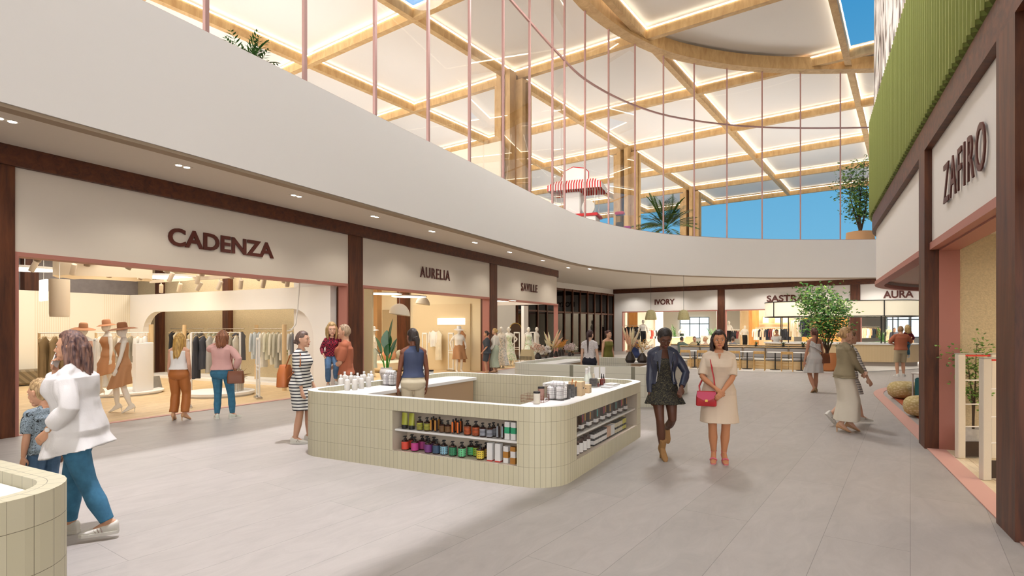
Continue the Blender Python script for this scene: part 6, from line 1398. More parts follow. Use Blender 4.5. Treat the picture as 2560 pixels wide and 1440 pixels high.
def shade_lamp(label, loc, r, rz):
    t = thing('pendant_lamp', label, 'pendant lamp', loc, rz); b = MB(); n = 30; rs = []
    for k in range(10): a = pi/2*k/9; rs.append([(r*max(.02, math.sin(a))*math.cos(v), r*.9*max(.02, math.sin(a))*math.sin(v), .62*r*math.cos(a)*1.5-.28*r*math.sin(a)*(1+math.cos(v))*.5*(k/9)) for v in [2*pi*j/n for j in range(n)]])
    rs2 = [[(p[0]*.94, p[1]*.94, p[2]-.01) for p in g] for g in rs[::-1]]; b.loft(rs+rs2); b.build('shade', M('plaster_shade', '#e6dac6', .9, bmp=.2, bs=40), t, .8); b = MB(); b.cyl((0, 0, r*.9), (0, 0, r*.9+1.2), .006, 6); b.build('cord', m_rod, t); return t
x, y, z = PY(999, 783, 17.9); shade_lamp('large cream asymmetric pendant lamp in the second shop', (x, y, z), .33, .3); x, y, z = PY(1057, 758, 21.5); shade_lamp('smaller taupe pendant lamp behind the large one in the second shop', (x, y, z), .27, .3)
m_cmann = fab('white_top', '#eee8de')
x, y, _ = F(934, 943); mannequin('mannequin in a grey sun hat, white top and pale blue skirt at the second shop', (x, y, 0.01), pi/2+.2, 1.72, (('skirt', fab('pale_blue', '#c3cfc9'), {'hem': .32, 'top': 1.07, 'flare': .04, 'folds': 12}), ('top', m_cmann, {'hem': 1.0, 'top': 1.38, 'sleeve': .3, 'ease': .018})), (M('grey_felt', '#c4bdb6', .9), .2, .13), hands=[(-.2, .1, .86), (.22, .06, .9)])
x, y, _ = wp(1147, s=14.4); mannequin('mannequin in a white hat, white top and brown draped skirt in the second shop', (x, y, 0.01), pi+.4, 1.75, (('skirt', fab('brown_drape', '#b08058'), {'hem': .5, 'top': 1.07, 'flare': .1, 'folds': 5, 'amp': .04}), ('top', m_cmann, {'hem': 1.02, 'top': 1.37, 'sleeve': .3, 'ease': .015})), (M('white_felt', '#f0ebe4', .9), .2, .12), hands=[(-.25, .1, .98), (.28, -.05, .95)])
for px, s_, lab, c, L, kd in ((1083, 15.0, 'white shirt hanging on the wall of the second shop', '#f0ece4', .75, 'shirt'), (1097, 15.0, 'long ivory dress hanging on the apricot wall', '#ecdfc4', 1.3, 'dress'), (1155, 14.9, 'brown strap dress hanging beside the white hatted mannequin', '#ad7a52', 1.35, 'dress')):
    x, y, _ = wp(px, s=s_); garment(lab, (x, y, 1.72), AU+pi/2, c, L, .4, kd)
for px, d_, lab in ((922, 1.3, 'white security gate at the left of the second shop door'), (1062, 2.2, 'white security gate right of the woman in navy'), (1127, 1.5, 'white security gate in front of the white hatted mannequin'), (1195, 1.1, 'white security gate nearest the right jamb of the second shop')): gate(lab, wp(px, d=d_), AU+pi/2-.4, 1.55)
x, y, _ = wp(985, s=13.6); t = thing('sofa', 'cream sofa with cushions in the second shop', 'sofa', (x, y, 0.01), AU); b = MB(); b.bbox((0, 0, .25), (1.9, .85, .4), .08); b.build('seat', M('boucle', '#e6d7bd', .95, bmp=.4, bs=60), t, .7); b = MB(); b.bbox((0, .36, .5), (1.9, .2, .5), .08); b.build('backrest', MC[('boucle',)], t, .7)
for i, (dx, c) in enumerate(((-.45, '#c98a63'), (-.05, '#cf9570'), (.4, '#b9b096'))):
    p = Vector(wp(985, s=13.6))+Vector((U[0]*dx, U[1]*dx, 0)); cu = thing('cushion', f'{["terracotta", "peach", "sage"][i]} cushion on the cream sofa', 'cushion', (p.x, p.y, .46), AU); b = MB(); b.sph((0, .05, .2), .22, 14, 8, (1, .5, .9)); b.build('cover', fab('cush'+str(i), c), cu, .8)
x, y, z = PY(1128, 802, 22.9); sg = thing('lightbox_sign', 'small white lightbox sign with faint letters on the apricot wall', 'sign', wp(1128, s=15.25, z=2.02), AU+pi/2); b = MB(); b.bbox((0, 0, 0), (1.35, .09, .27), .01); b.build('box', M('lightbox_face'), sg); text('HAOUYA', .13, M('pale_letters', '#d9cfc2', .6), (0, -.05, -.05), (pi/2, 0, 0), 'letters', None, .004, 0, .8, parent=sg)
# lit vertical mirror + picture
t = thing('floor_mirror', 'tall mirror edged by a white light strip behind the plant', 'mirror', wp(983, s=15.2), AU+pi/2); b = MB(); b.box((0, 0, 1.3), (1.2, .03, 2.5)); b.build('pane', M('mirror', '#e8dcc4', .05, .8), t); b = MB(); b.box((-.62, -.02, 1.3), (.05, .04, 2.5)); b.build('light_strip', m_glow, t)
t = thing('wall_picture', 'narrow framed picture beside the wooden column', 'picture', wp(1004, s=15.25, z=1.75), AU+pi/2); b = MB(); b.bbox((0, 0, 0), (.22, .03, .55), .008); b.build('frame', cm('#b98a5c'), t); b = MB(); b.box((0, -.017, 0), (.16, .004, .48)); b.build('print', cm('#eadcc4'), t)
# ================= third left shop =================
wbox('wall_third_back', 15.6, 23, 5.2, 5.4, 0, 4.5, m_screed); wbox('wall_column', 18.6, 19.1, 4.9, 5.2, 0, 4.5, m_walnut)
flo = print_('floral_blue', [(0, '#f1ece2'), (.56, '#4d7f80'), (.6, '#f1ece2'), (.66, '#e5c8b8'), (.69, '#f1ece2')], 16, .4); flg = print_('floral_green', [(0, '#efeedd'), (.54, '#8ec07a'), (.6, '#efeedd'), (.66, '#cfe0a8')], 16, .4)
for i, (px, d_, mt_, hm_, lab) in enumerate(((1254, .5, flo, .12, 'mannequin in a long white floral gown with blue leaves'), (1272, .9, flg, .25, 'mannequin in a green floral gown with a hand on the hip'), (1321, 1.0, flg, .3, 'mannequin in a green floral dress behind the straw basket'), (1341, 1.6, M('ivory_gown', '#ece6d8', .8), .3, 'ivory mannequin at the right end of the floral group'))):
    x, y, _ = wp(px, d=d_); mannequin(lab+' at the third shop', (x, y, 0.01), pi+.5*(i-1), 1.78, (('dress', mt_, {'hem': hm_, 'top': 1.34, 'flare': .16, 'amp': .03, 'folds': 8, 'waist': 1.08}),), None, [(-.22, .1, 1.0), (.2, .12, .98)] if i == 1 else None, poles=[(-1, -.2, 0), (1, -.2, 0)])
gate('white security gate beside the gold arched mirror', wp(1292, d=.9), AU+pi/2-.3, 1.55); gate('white security gate among the floral mannequins', wp(1332, d=1.1), AU+pi/2-.3, 1.55)
t = thing('arched_mirror', 'tall arched mirror in a thin gold frame at the third shop', 'mirror', wp(1289, d=3.0), AU-.5); b = MB(); A_ = [(-.42, 0.03), (-.42, 1.6)]+[(-.42*math.cos(a), 1.6+.42*math.sin(a)) for a in [pi*k/14 for k in range(1, 14)]]+[(.42, 1.6), (.42, .03)]; b.tube([(x_, 0, z_) for x_, z_ in A_]+[(-.42, 0, .03)], .025, 8); b.build('frame', m_gold, t, .8); b = MB(); b.add([(x_, .01, z_) for x_, z_ in A_], [tuple(range(len(A_)))]); b.build('pane', M('dark_mirror', '#6b5240', .05, .6), t)
t = thing('shelf_unit', 'white shelf with straw hats behind the arched mirror', 'shelf', wp(1318, d=4.6), AU); b = MB()
for z in (.5, 1.1, 1.7, 2.2): b.bbox((0, 0, z), (1.1, .35, .03), .005)
b.bbox((-.55, 0, 1.1), (.03, .35, 2.2), .005); b.bbox((.55, 0, 1.1), (.03, .35, 2.2), .005); b.build('frame', m_white, t)
for i in range(2): p = wp(1312+11*i, d=4.6); h_ = thing('straw_hat', f'straw hat, {["left", "right"][i]} one on the white shelf', 'hat', (p[0], p[1], 1.715)); b = MB(); b.lathe([(.2, 0), (.19, .01), (.11, .02), (.1, .12), (.001, .14)], n=20); b.build('body', MC[('straw',)], h_, .8)
wbox('wall_window_strip', 16.2, 16.5, 5.1, 5.22, 0.3, 3.2, M('blue_pane', '#4aa5d8', .2, emit=.6, ecol='#58b4e4'))
disc('thin glowing disc light at the third shop', PY(1262, 751, 24.5), .5, .03)
b = MB(); b.prism([W(21.6, 1.6)[:2], W(22.1, 1.6)[:2], W(22.1, 1.75)[:2], W(21.6, 1.75)[:2]], 0, 2.9); struct('wall_pier', b, m_white)
# ================= behind the glazed screen =================
wbk = MB(); sc_ = lambda t, d: tuple(c0+dv*t+np.array((-dv[1], dv[0]))*d)
wbk.strip([sc_(-1, 5), sc_(L+1, 5)], 0, .2, 0, 4.66); struct('wall_dining', wbk, wood('dining_wood', '#4d3a2c', '#75573f', (1, 1, .3)))
b = MB(); b.strip([sc_(-2, 0.3), sc_(L, .3)], 0, 4.7, 4.3, 4.5); struct('ceiling_dining', b, m_dkceil)
b = MB(); b.strip([W(22.9, 6)[:2], sc_(-2, 5)], 0, .2, 0, 4.66); struct('wall_dining_side', b, m_screed)
for i in range(4):
    x, y = sc_(1.5+2*i, 2.2); t = thing('dining_chair', f'shadowy dining chair, {ORD[i]} from the left behind the glazed screen', 'chair', (x, y, 0), .5*i); b = MB(); b.bbox((0, 0, .45), (.5, .5, .08), .03); b.build('seat', cm('#a59787'), t); b = MB(); b.bbox((0, .24, .75), (.5, .08, .6), .03); b.build('backrest', cm('#a59787'), t)
    for k in range(4): b = MB(); b.cyl(((-1, 1)[k % 2]*.2, (-1, 1)[k//2]*.2, 0), ((-1, 1)[k % 2]*.2, (-1, 1)[k//2]*.2, .42), .02, 6); b.build('leg', m_walnut, t)
# ================= far shops =================
m_farwall = M('far_cream', '#efe5d4', .8)
b = MB(); b.box((32, 66, 2.3), (90, .2, 4.6)); struct('wall_far_back', b, m_farwall)
b = MB(); b.strip([FW(-6, .35)[:2], FW(34, .35)[:2]], 0, 40, 4.3, 4.4); struct('ceiling_far_shops', b, m_white)
orange = wood('orange_oak', '#b9742f', '#d79a4c', (2, 2, .5), .5)
def ybox(name, px0, px1, y0, dy, z0, z1, mt, **k):
    x0, x1 = AX(px0, y0), AX(px1, y0); b = MB(); b.box(((x0+x1)/2, y0+dy/2, (z0+z1)/2), (abs(x1-x0), dy, z1-z0)); return struct(name, b, mt) if not k else tag(b.build(name, mt), **k)
b = MB(); b.strip([FW(.2, .3)[:2], (AX(1640, 62), 62)], 0, .2, 0, 4.3); struct('wall_ivory_left', b, m_farwall)
ybox('wall_oak_niche', 1572, 1594, 43.8, .6, 0, 3.6, orange); ybox('wall_shop_divider', 1638, 1658, 47, .5, 0, 4.3, m_farwall)
b = MB(); b.strip([FW(7.6, .3)[:2], (AX(1796, 60), 60)], 0, .2, 0, 4.3); struct('wall_shop_divider', b, m_farwall)
ybox('wall_oak_niche', 1880, 1897, 43.5, .6, 0, 4.2, orange); ybox('wall_oak_back', 1897, 1985, 44.2, .2, 0, 4.2, wood('pale_oak_wall', '#d9b98a', '#e8cfa6', (1, 1, .3)))
ybox('wall_oak_divider', 1853, 1877, 50, .3, 0, 4.3, wood('pale_oak_wall', '#d9b98a', '#e8cfa6'))
ybox('wall_oak_niche', 2010, 2120, 41.5, .3, 0, 4.2, orange)
# windows at the back
def bigwin(n, px0, px1, y, z0, z1, cols):
    x0, x1 = AX(px0, y), AX(px1, y); t = tag(bpy.data.objects.new(f'window_{n}', None), kind='structure'); COL.objects.link(t)
    b = MB(); b.box(((x0+x1)/2, y, (z0+z1)/2), (x1-x0, .06, z1-z0)); b.build('daylight_pane', M('daylight', '#eef5fb', emit=1.0, ecol='#e3f0fa'), t)
    b = MB()
    for i in range(cols+1): b.box((x0+(x1-x0)*i/cols, y-.05, (z0+z1)/2), (.09, .08, z1-z0))
    for z in (z0, z0+(z1-z0)*.68, z1): b.box(((x0+x1)/2, y-.05, z), (x1-x0, .08, .09))
    b.build('window_frame', cm('#7c8b93'), t)
bigwin(1, 1700, 1772, 65.7, .6, 3.0, 3); bigwin(2, 2216, 2300, 52, .9, 3.3, 3)
for i, (px, y, z0, w_) in enumerate(((1720, 65.4, .9, .8), (1750, 65.4, 1.0, .6))): pass
def fplant(lab, px, y, s=1.): x = AX(px, y); return frond_plant(lab, (x, y, 0.01), 13, 1.2*s, (.28, .6, m_blk), '#4f8a3c', h0=.6, seed=int(px), leaflets=8, wid=.05)
fplant('bushy palm at the left of the far bright window', 1688, 56); fplant('bushy palm at the right of the far bright window', 1783, 56); fplant('bushy palm beside the rightmost far window', 2207, 41, .9)
shirtm = fab('crisp_white', '#f0ece6'); blackm = fab('trouser_black', '#17161a')
for i, (px, y, lab) in enumerate(((1608, 42.2, 'mannequin in a white shirt and black trousers beside the oak niche'), (1822, 48.5, 'mannequin in a white shirt and black trousers right of the far pillar'), (1862, 47, 'mannequin in a cream jumper and dark trousers before the oak divider'), (1705, 60, 'small mannequin in a black apron near the bright window'), (2222, 42, 'mannequin in a short cream dress by the rightmost window'))):
    x = AX(px, y)
    w_ = (('trousers', blackm, {'wide': .03}), ('top', shirtm, {'hem': .98, 'sleeve': .9, 'ease': .035, 'sease': .03})) if i != 4 else (('dress', fab('ecru', '#dcc9a4'), {'hem': .5, 'flare': .08, 'waist': 1.07}),)
    mannequin(lab, (x, y, .45 if i in (0, 1) else .1), pi, 1.85, w_, (M('white_felt'), .12, .1) if i < 2 else None, hands=[(-.3, .1, .95), (.3, .1, .95)], vox=.016)
    if i in (0, 1, 4): t = thing('display_plinth', f'low display plinth under the {lab}'.replace('mannequin in a ', '').replace(' beside the oak niche', ' mannequin by the oak niche').replace(' right of the far pillar', ' mannequin by the far pillar').replace(' by the rightmost window', ' mannequin by the window'), 'plinth', (x, y, 0.01)); b = MB(); b.bbox((0, 0, .04 if i == 4 else .215), (1.1, 1.0, .08 if i == 4 else .43), .01); b.build('block', m_white, t)
for i, (px, y, w_, h) in enumerate(((1692, 47, 1.1, .95), (1716, 55, 1.5, .9), (1770, 52, 1.1, 1.0), (1722, 38.6, 0, 0))):
    if w_: x = AX(px, y); t = thing('shop_counter', ['oak display counter left of the bright window', 'low oak counter in front of the bright window', 'white display counter right of the bright window'][i], 'counter', (x, y, 0.01)); b = MB(); b.bbox((0, 0, h/2), (w_, .8, h), .01); b.build('body', wood('pale_oak_wall', '', '') if i < 2 else m_white, t); b = MB(); b.bbox((0, 0, h+.02), (w_+.1, .9, .04), .005); b.build('worktop', m_white, t)
def farrow(p, q, z, cols, lab, grp, L=.95, w=.5, kind='jacket', Ls=None, label=None, rz=None):
    rail(label or f'long clothes rail carrying the {grp}', p, q, z, mt=m_steel, posts=False); hangrow(p, q, z, cols, L, w, kind, lab, grp, rz=rz, Ls=Ls)
cset = ['#efe6d8', '#f0e9dd', '#e3d3bb', '#24242b', '#d8b79a', '#e3c4a8', '#1f2530', '#22252f', '#6b2f2f', '#7a3b36', '#efe4d0', '#d9c39c', '#cdb78f', '#e6dccb', '#26262c', '#1a1b20', '#202128']
farrow((AX(1888, 43.2), 43.2), (AX(1974, 42.2), 42.2), 1.8, cset, 'jacket, {} from the left on the long oak backed rail', 'jackets before the pale oak wall', .95, .55, rz=AE+.75)
farrow((AX(1976, 41), 41), (AX(2040, 38.2), 38.2), 2.45, ['#c9b28d', '#e7dccb', '#d9c6a6', '#efe7da', '#3b4150', '#30343f', '#252933', '#b98f62'], 'long coat, {} from the left behind the tree', 'coats behind the tree', 1.3, .6, rz=AE+.9)
farrow((AX(2150, 40), 40), (AX(2198, 41.5), 41.5), 1.85, ['#e2cfae', '#d8c09a', '#efe4d2', '#c9a77c', '#2c2f38', '#252830', '#7a5a42', '#b58a68'], 'shirt, {} from the left on the rail by the right far pillar', 'shirts by the right far pillar', .8, .5, rz=AE+.9)
farrow((AX(1562, 42.6), 42.6), (AX(1600, 42.8), 42.8), 1.95, ['#1c1a1c', '#232023', '#1a181a'], 'black coat, {} from the left beside the white shirted mannequin', 'black coats by the oak niche', 1.1, .62, rz=AE+.9)
farrow((AX(1618, 45), 45), (AX(1637, 46.3), 46.3), 1.7, ['#e9e0d4', '#b8463a', '#c75a48', '#efe6da', '#2b2b33'], 'red or pale shirt, {} from the left beyond the white shirted mannequin', 'shirts beyond the oak niche', .8, .45, rz=AE+.9)
farrow((AX(1830, 51), 51), (AX(1851, 51.5), 51.5), 1.6, ['#2a2d38', '#1f222b', '#7b3c3a', '#c9b9a5', '#33363f'], 'dark shirt, {} from the left beside the far pillar mannequin', 'shirts by the far pillar mannequin', .8, .5, rz=AE+.9)
sh = thing('wall_shelf', 'pale wall shelf holding framed pictures above the jackets', 'shelf', (AX(1931, 43.6), 43.6, 2.05), AE+.5); b = MB(); b.bbox((0, 0, 0), (2.8, .4, .05), .01); b.build('board', m_hang, sh)
for i, (px, w_, c) in enumerate(((1914, .55, '#c9d2d0'), (1945, .6, '#9fb4c6'), (1963, .5, '#e6ddcf'))):
    t = thing('framed_picture', f'small framed picture leaning on the wall shelf, {ORD[i]} from the left', 'picture', (AX(px, 43.7), 43.7, 2.08), 0); b = MB(); b.bbox((0, 0, .3), (w_, .04, .6), .01); b.build('frame', m_hang, t); b = MB(); b.box((0, -.022, .3), (w_*.8, .004, .46)); b.build('print', cm(c), t)
for i, (px, y) in enumerate(((1627, 31.), (1709, 31.))):
    x, y, z = PY(px, 787, y); t = thing('woven_pendant', f'woven straw pendant lamp, {["left", "right"][i]} one of the pair hanging before the far shops', 'pendant lamp', (x, y, z)); b = MB(); rs = []
    for zz, r_ in ((-.28, .3), (-.2, .31), (.1, .25), (.22, .2), (.27, .06)): rs.append([(r_*math.cos(v)*(1+.03*math.sin(12*v)), r_*math.sin(v)*(1+.03*math.sin(12*v)), zz) for v in [2*pi*j/48 for j in range(48)]])
    b.loft(rs, cap=False); b.build('shade', stripes('rattan', '#8d8157', '#cfc593', 260, 'DIAGONAL'), t); b = MB(); b.sph((0, 0, -.05), .09, 10, 8); b.build('bulb', M('bulb', '#ffffff', emit=3., ecol='#ffe9c0'), t); b = MB(); b.cyl((0, 0, .26), (0, 0, ZC-z-.01), .008, 6); b.build('cord', m_blk, t)
# ================= cafe =================
m_terr = M('terrazzo', '#efe9e2', .5, var=.05, vs=120)
poly_ = [(4.2, 26.2), (5.2, 25.1), (7.0, 24.2), (9.6, 22.55), (12.2, 22.0), (14.5, 22.6), (17.3, 24.0), (21, 26.6), (22.5, 30), (18, 33.5), (10, 36.5), (5, 35)]
b = MB(); b.prism(smooth_path(poly_+[poly_[0]], 4)[:-1], 0.001, .03); struct('floor_cafe', b, m_terr)
m_ash = wood('ash_wood', '#d6b27c', '#e6c896', (2, 14, 14), .5, KR); m_chair = wood('chair_ash', '#cf9f5c', '#e0b878', (10, 10, 2), .45); m_greyf = M('grey_upholstery', '#a39d98', .9, bmp=.2, bs=120)
ca, sa = math.cos(KR), math.sin(KR)
C0 = np.array((7.0, 24.55)); cd = np.array((.8855, -.4647)); cn = np.array((.4647, .8855))
def CP(a, d, z=.03): p = C0+a*cd+d*cn; return (p[0], p[1], z)
def bench(lab, a, d, w_, rz, grp):
    t = thing('banquette', lab, 'banquette', CP(a, d), rz, grp); b = MB(); b.bbox((0, 0, .17), (w_, .62, .34), .01); b.build('base', m_ash, t); b = MB(); b.bbox((0, -.03, .40), (w_-.02, .6, .11), .03); b.build('seat', m_greyf, t, .7); b = MB(); b.bbox((0, .24, .66), (w_-.04, .12, .42), .03); b.build('backrest', m_greyf, t, .7); b = MB(); b.bbox((0, .33, .52), (w_, .04, .74), .008); b.bbox((0, .26, .9), (w_, .2, .03), .006); b.build('back_frame', m_ash, t)
nb = 6
for i in range(nb): bench(f'grey cushioned oak banquette unit, {ORD[i]} from the left in the front row', .45+.9*i, 1.25, .89, KR, 'front row of banquettes')
for i in range(7): bench(f'grey cushioned oak banquette unit, {ORD[i]} from the left in the back row', .45+.9*i-1., 3.9, .89, KR, 'back row of banquettes')
def chair(lab, loc, rz):
    if 'chair' in GC: return dup(GC['chair'], loc, rz, lab, 'ash chairs before the banquettes')
    t = thing('cafe_chair', lab, 'chair', loc, rz, 'ash chairs before the banquettes'); b = MB(); b.bbox((0, 0, .45), (.44, .42, .035), .01); b.build('seat', M('woven_seat', '#e3dccd', .9, bmp=.4, bs=120), t)
    for x in (-.2, .2):
        b = MB(); b.tube([(x, -.19, 0), (x, -.2, .44), (x*.98, -.24, .78)], [.017, .02, .016], 8); b.build('leg', m_chair, t, .8); b = MB(); b.tube([(x, .19, 0), (x, .19, .44)], .018, 8); b.build('leg', m_chair, t, .8)
    b = MB(); b.bbox((0, -.235, .73), (.42, .03, .11), .01); b.build('backrest', m_chair, t)
    b = MB()
    for z in (.18, .3): b.cyl((-.2, -.195, z), (.2, -.195, z), .01, 6); b.cyl((-.2, .19, z), (.2, .19, z), .01, 6); b.cyl((-.2, -.19, z+.04), (-.2, .19, z+.04), .01, 6); b.cyl((.2, -.19, z+.04), (.2, .19, z+.04), .01, 6)
    b.build('stretcher', m_chair, t, .8); GC['chair'] = t; return t
def at_px(px, d): # along the cafe row
    k = (px-CX)/FPX; o = C0+d*cn; a = (k*o[1]-o[0])/(cd[0]-k*cd[1]); return a
for i, px in enumerate((1716, 1758, 1838, 1899, 1968, 2033)):
    chair(f'ash wood cafe chair, {ORD[i]} from the left facing the banquettes', CP(at_px(px, .0), -.05), KR)
m_ttop = M('table_white', '#f4f1ec', .3)
for i, px in enumerate((1737, 1800, 1868, 1938, 2003)):
    t = thing('cafe_table', f'small round white cafe table, {ORD[i]} from the left before the banquettes', 'table', CP(at_px(px, .55), .55)); b = MB(); b.lathe([(.001, .71), (.3, .71), (.31, .72), (.3, .735), (.001, .735)], n=24); b.build('tabletop', m_ttop, t, .5); b = MB(); b.lathe([(.2, 0), (.2, .015), (.025, .03), (.022, .71)], n=14); b.build('pedestal', m_blk, t, .6)
for i, px in enumerate((1746, 1890, 1958, 2008)):
    x, y, z = CP(at_px(px, 1.5), 1.5, .945); t = thing('small_plant', f'tiny potted plant, {ORD[i]} from the left on the banquette ledge', 'plant', (x, y, z)); b = MB(); b.lathe([(.05, 0), (.06, .09), (.05, .09), (.001, .08)], n=12); b.build('pot', m_blk, t, .6); b = MB(); rr = random.Random(i)
    for k in range(14): a = rr.uniform(0, 6.28); leafblade(b, (0, 0, .08), (.1*math.cos(a), .1*math.sin(a), .1+rr.uniform(.05, .14)), .02, .0, 4)
    b.build('leaves', m_leaf, t, .8)
# seated guests
seat = dict(pelvis=(0, 0, -.40), feet=[(-.1, .42, .085, 0, 0), (.1, .42, .085, 0, 0)], kneep=[(-.05, .6, 1), (.05, .6, 1)], vox=.013)
for px, a_d, rz, sex, hr, c, lab, hd in ((1704, 4.6, -1.0, 'M', ('short', '#2d221d'), '#5d6c62', 'man in a green grey shirt seated with his back half turned at the cafe', [(-.15, .35, .75), (.2, .4, .85)]), (1736, 5.1, pi, 'F', ('short', '#4a352a'), '#b3a17c', 'smiling person in a khaki jacket seated facing us at the cafe', None), (1764, 4.6, 1.4, 'F', ('bun', '#c2a27a', .05), '#d6b8a4', 'fair haired woman in a pale pink cardigan seated at the cafe', [(-.1, .3, .9), (.1, .35, .9)]), (1832, 3.9, -.9, 'F', ('bun', '#4b362c', .03), '#7f7f86', 'woman in a grey top leaning over a cafe table behind the woman in beige', [(-.1, .4, .8), (.1, .42, .8)])):
    y = 24.5-.5+a_d*.9; x = AX(px, y); k = fab('guest'+c[1:], c)
    person(lab, (x, y, .0), rz, 1.70, sex, skin='#d5a184', hair=hr, hands=hd, wear=(('trousers', fab('slate', '#41454c'), {'wide': .02}), ('top', k, {'hem': .93, 'sleeve': .9, 'ease': .025, 'sease': .02})), **seat)
# round bar
BC = np.array((15.75, 27.2)); BA = math.atan2(-1.75, 5.2)
def stadium(hl, r, n=14):
    P_ = [(hl*(1 if math.cos(a) >= 0 else -1)*(abs(math.cos(a)) > 1e-6)+r*math.cos(a), r*math.sin(a)) for a in [2*pi*(j+.5)/(2*n) for j in range(2*n)]]
    return [(BC[0]+x*math.cos(BA)-y*math.sin(BA), BC[1]+x*math.sin(BA)+y*math.cos(BA)) for x, y in P_]
t = tag(bpy.data.objects.new('bar_counter', None), 'rounded bar counter clad in pale fluted wood with a white top', 'bar counter'); COL.objects.link(t)
b = MB(); b.strip(stadium(1.75, 1.5), 0, .12, .22, 1.0, closed=True, uvs=True); b.build('front', stripes('fluted_ash', '#dfc69c', '#cfb285', 200, 'X'), t, .5)
b = MB(); b.strip(stadium(1.75, 1.5), .08, .2, .03, .22, closed=True); b.build('plinth', M('plinth_grey', '#a39588', .6), t, .5)
b = MB(); b.strip(stadium(1.75, 1.5), -.05, .55, 1.0, 1.05, closed=True); b.build('worktop', m_top, t, .5)
t = tag(bpy.data.objects.new('drum_canopy', None), 'long rounded lit fabric canopy with black rims above the bar', 'canopy'); COL.objects.link(t)
b = MB(); b.strip(stadium(1.75, 1.5), 0, .03, 2.3, 3.0, closed=True); b.build('shade', M('lit_fabric', '#fbf0d6', .9, emit=.55, ecol='#fff0cf'), t, .5)
b = MB(); b.strip(stadium(1.75, 1.5), -.02, .05, 2.98, 3.02, closed=True); b.strip(stadium(1.75, 1.5), -.02, .05, 2.27, 2.31, closed=True); b.build('rim', m_blk, t, .5)
def bp(x, y, z=0): return (BC[0]+x*math.cos(BA)-y*math.sin(BA), BC[1]+x*math.sin(BA)+y*math.cos(BA), z)
b = MB(); b.cyl(bp(1.5, -1.53, 2.3), bp(1.5, -1.53, 3.0), .025, 6); b.cyl(bp(-2.95, -.9, 2.3), bp(-2.95, -.9, 3.0), .025, 6); b.build('seam', m_blk, t)
for i, (x, y) in enumerate(((-2.6, -1.0), (-2.35, -1.2), (1.45, -1.25), (1.6, -1.25), (2.7, -.9), (2.55, 1.1), (-2.4, 1.1))):
    b = MB(); b.cyl(bp(x, y, 1.05), bp(x, y, 2.3), .022, 8); b.build('post', m_blk, t)
text('aroma', .36, m_blk, bp(-.9, -1.56, 2.5), (pi/2, 0, BA), 'letters', None, .008, .002, 1.6, parent=t)
y = 26.6; x = AX(1994, y)
person('barista in a white puff sleeved blouse and cream trousers behind the tree', (x-.1, y+1.9, 0), pi-.9, 1.66, skin='#c98f6e', hair=('bun', '#1f1614', .0), head=(.5, 0), hands=[(-.28, .0, .85), (.28, .0, .85)], vox=.012, wear=(('trousers', fab('cream', '#ddd0b4'), {'wide': .05, 'top': 1.05}), ('top', fab('crisp_white', '#f0ece6'), {'hem': 1.0, 'top': 1.36, 'sleeve': .35, 'ease': .015, 'sease': .02, 'puff': .04})), shoe=('pump', m_blk))
for i, (px, y, lab, c) in enumerate(((2236, 36.5, 'dark haired person far behind the bar near the rightmost window', '#4b4f5a'), (2276, 35.5, 'person in a tan jacket at the far right table', '#c39a6c'))):
    x = AX(px, y); person(lab, (x, y, 0), pi*(.9+.2*i), 1.75 if i == 0 else 1.55, 'M', skin='#cf9f82', hair=('short', '#2a1f1a'), vox=.016, wear=(('trousers', blackm, {'wide': .02}), ('top', fab('far'+c[1:], c), {'hem': .9, 'sleeve': .9, 'ease': .03, 'sease': .02})), shoe=('sneaker', m_blk))
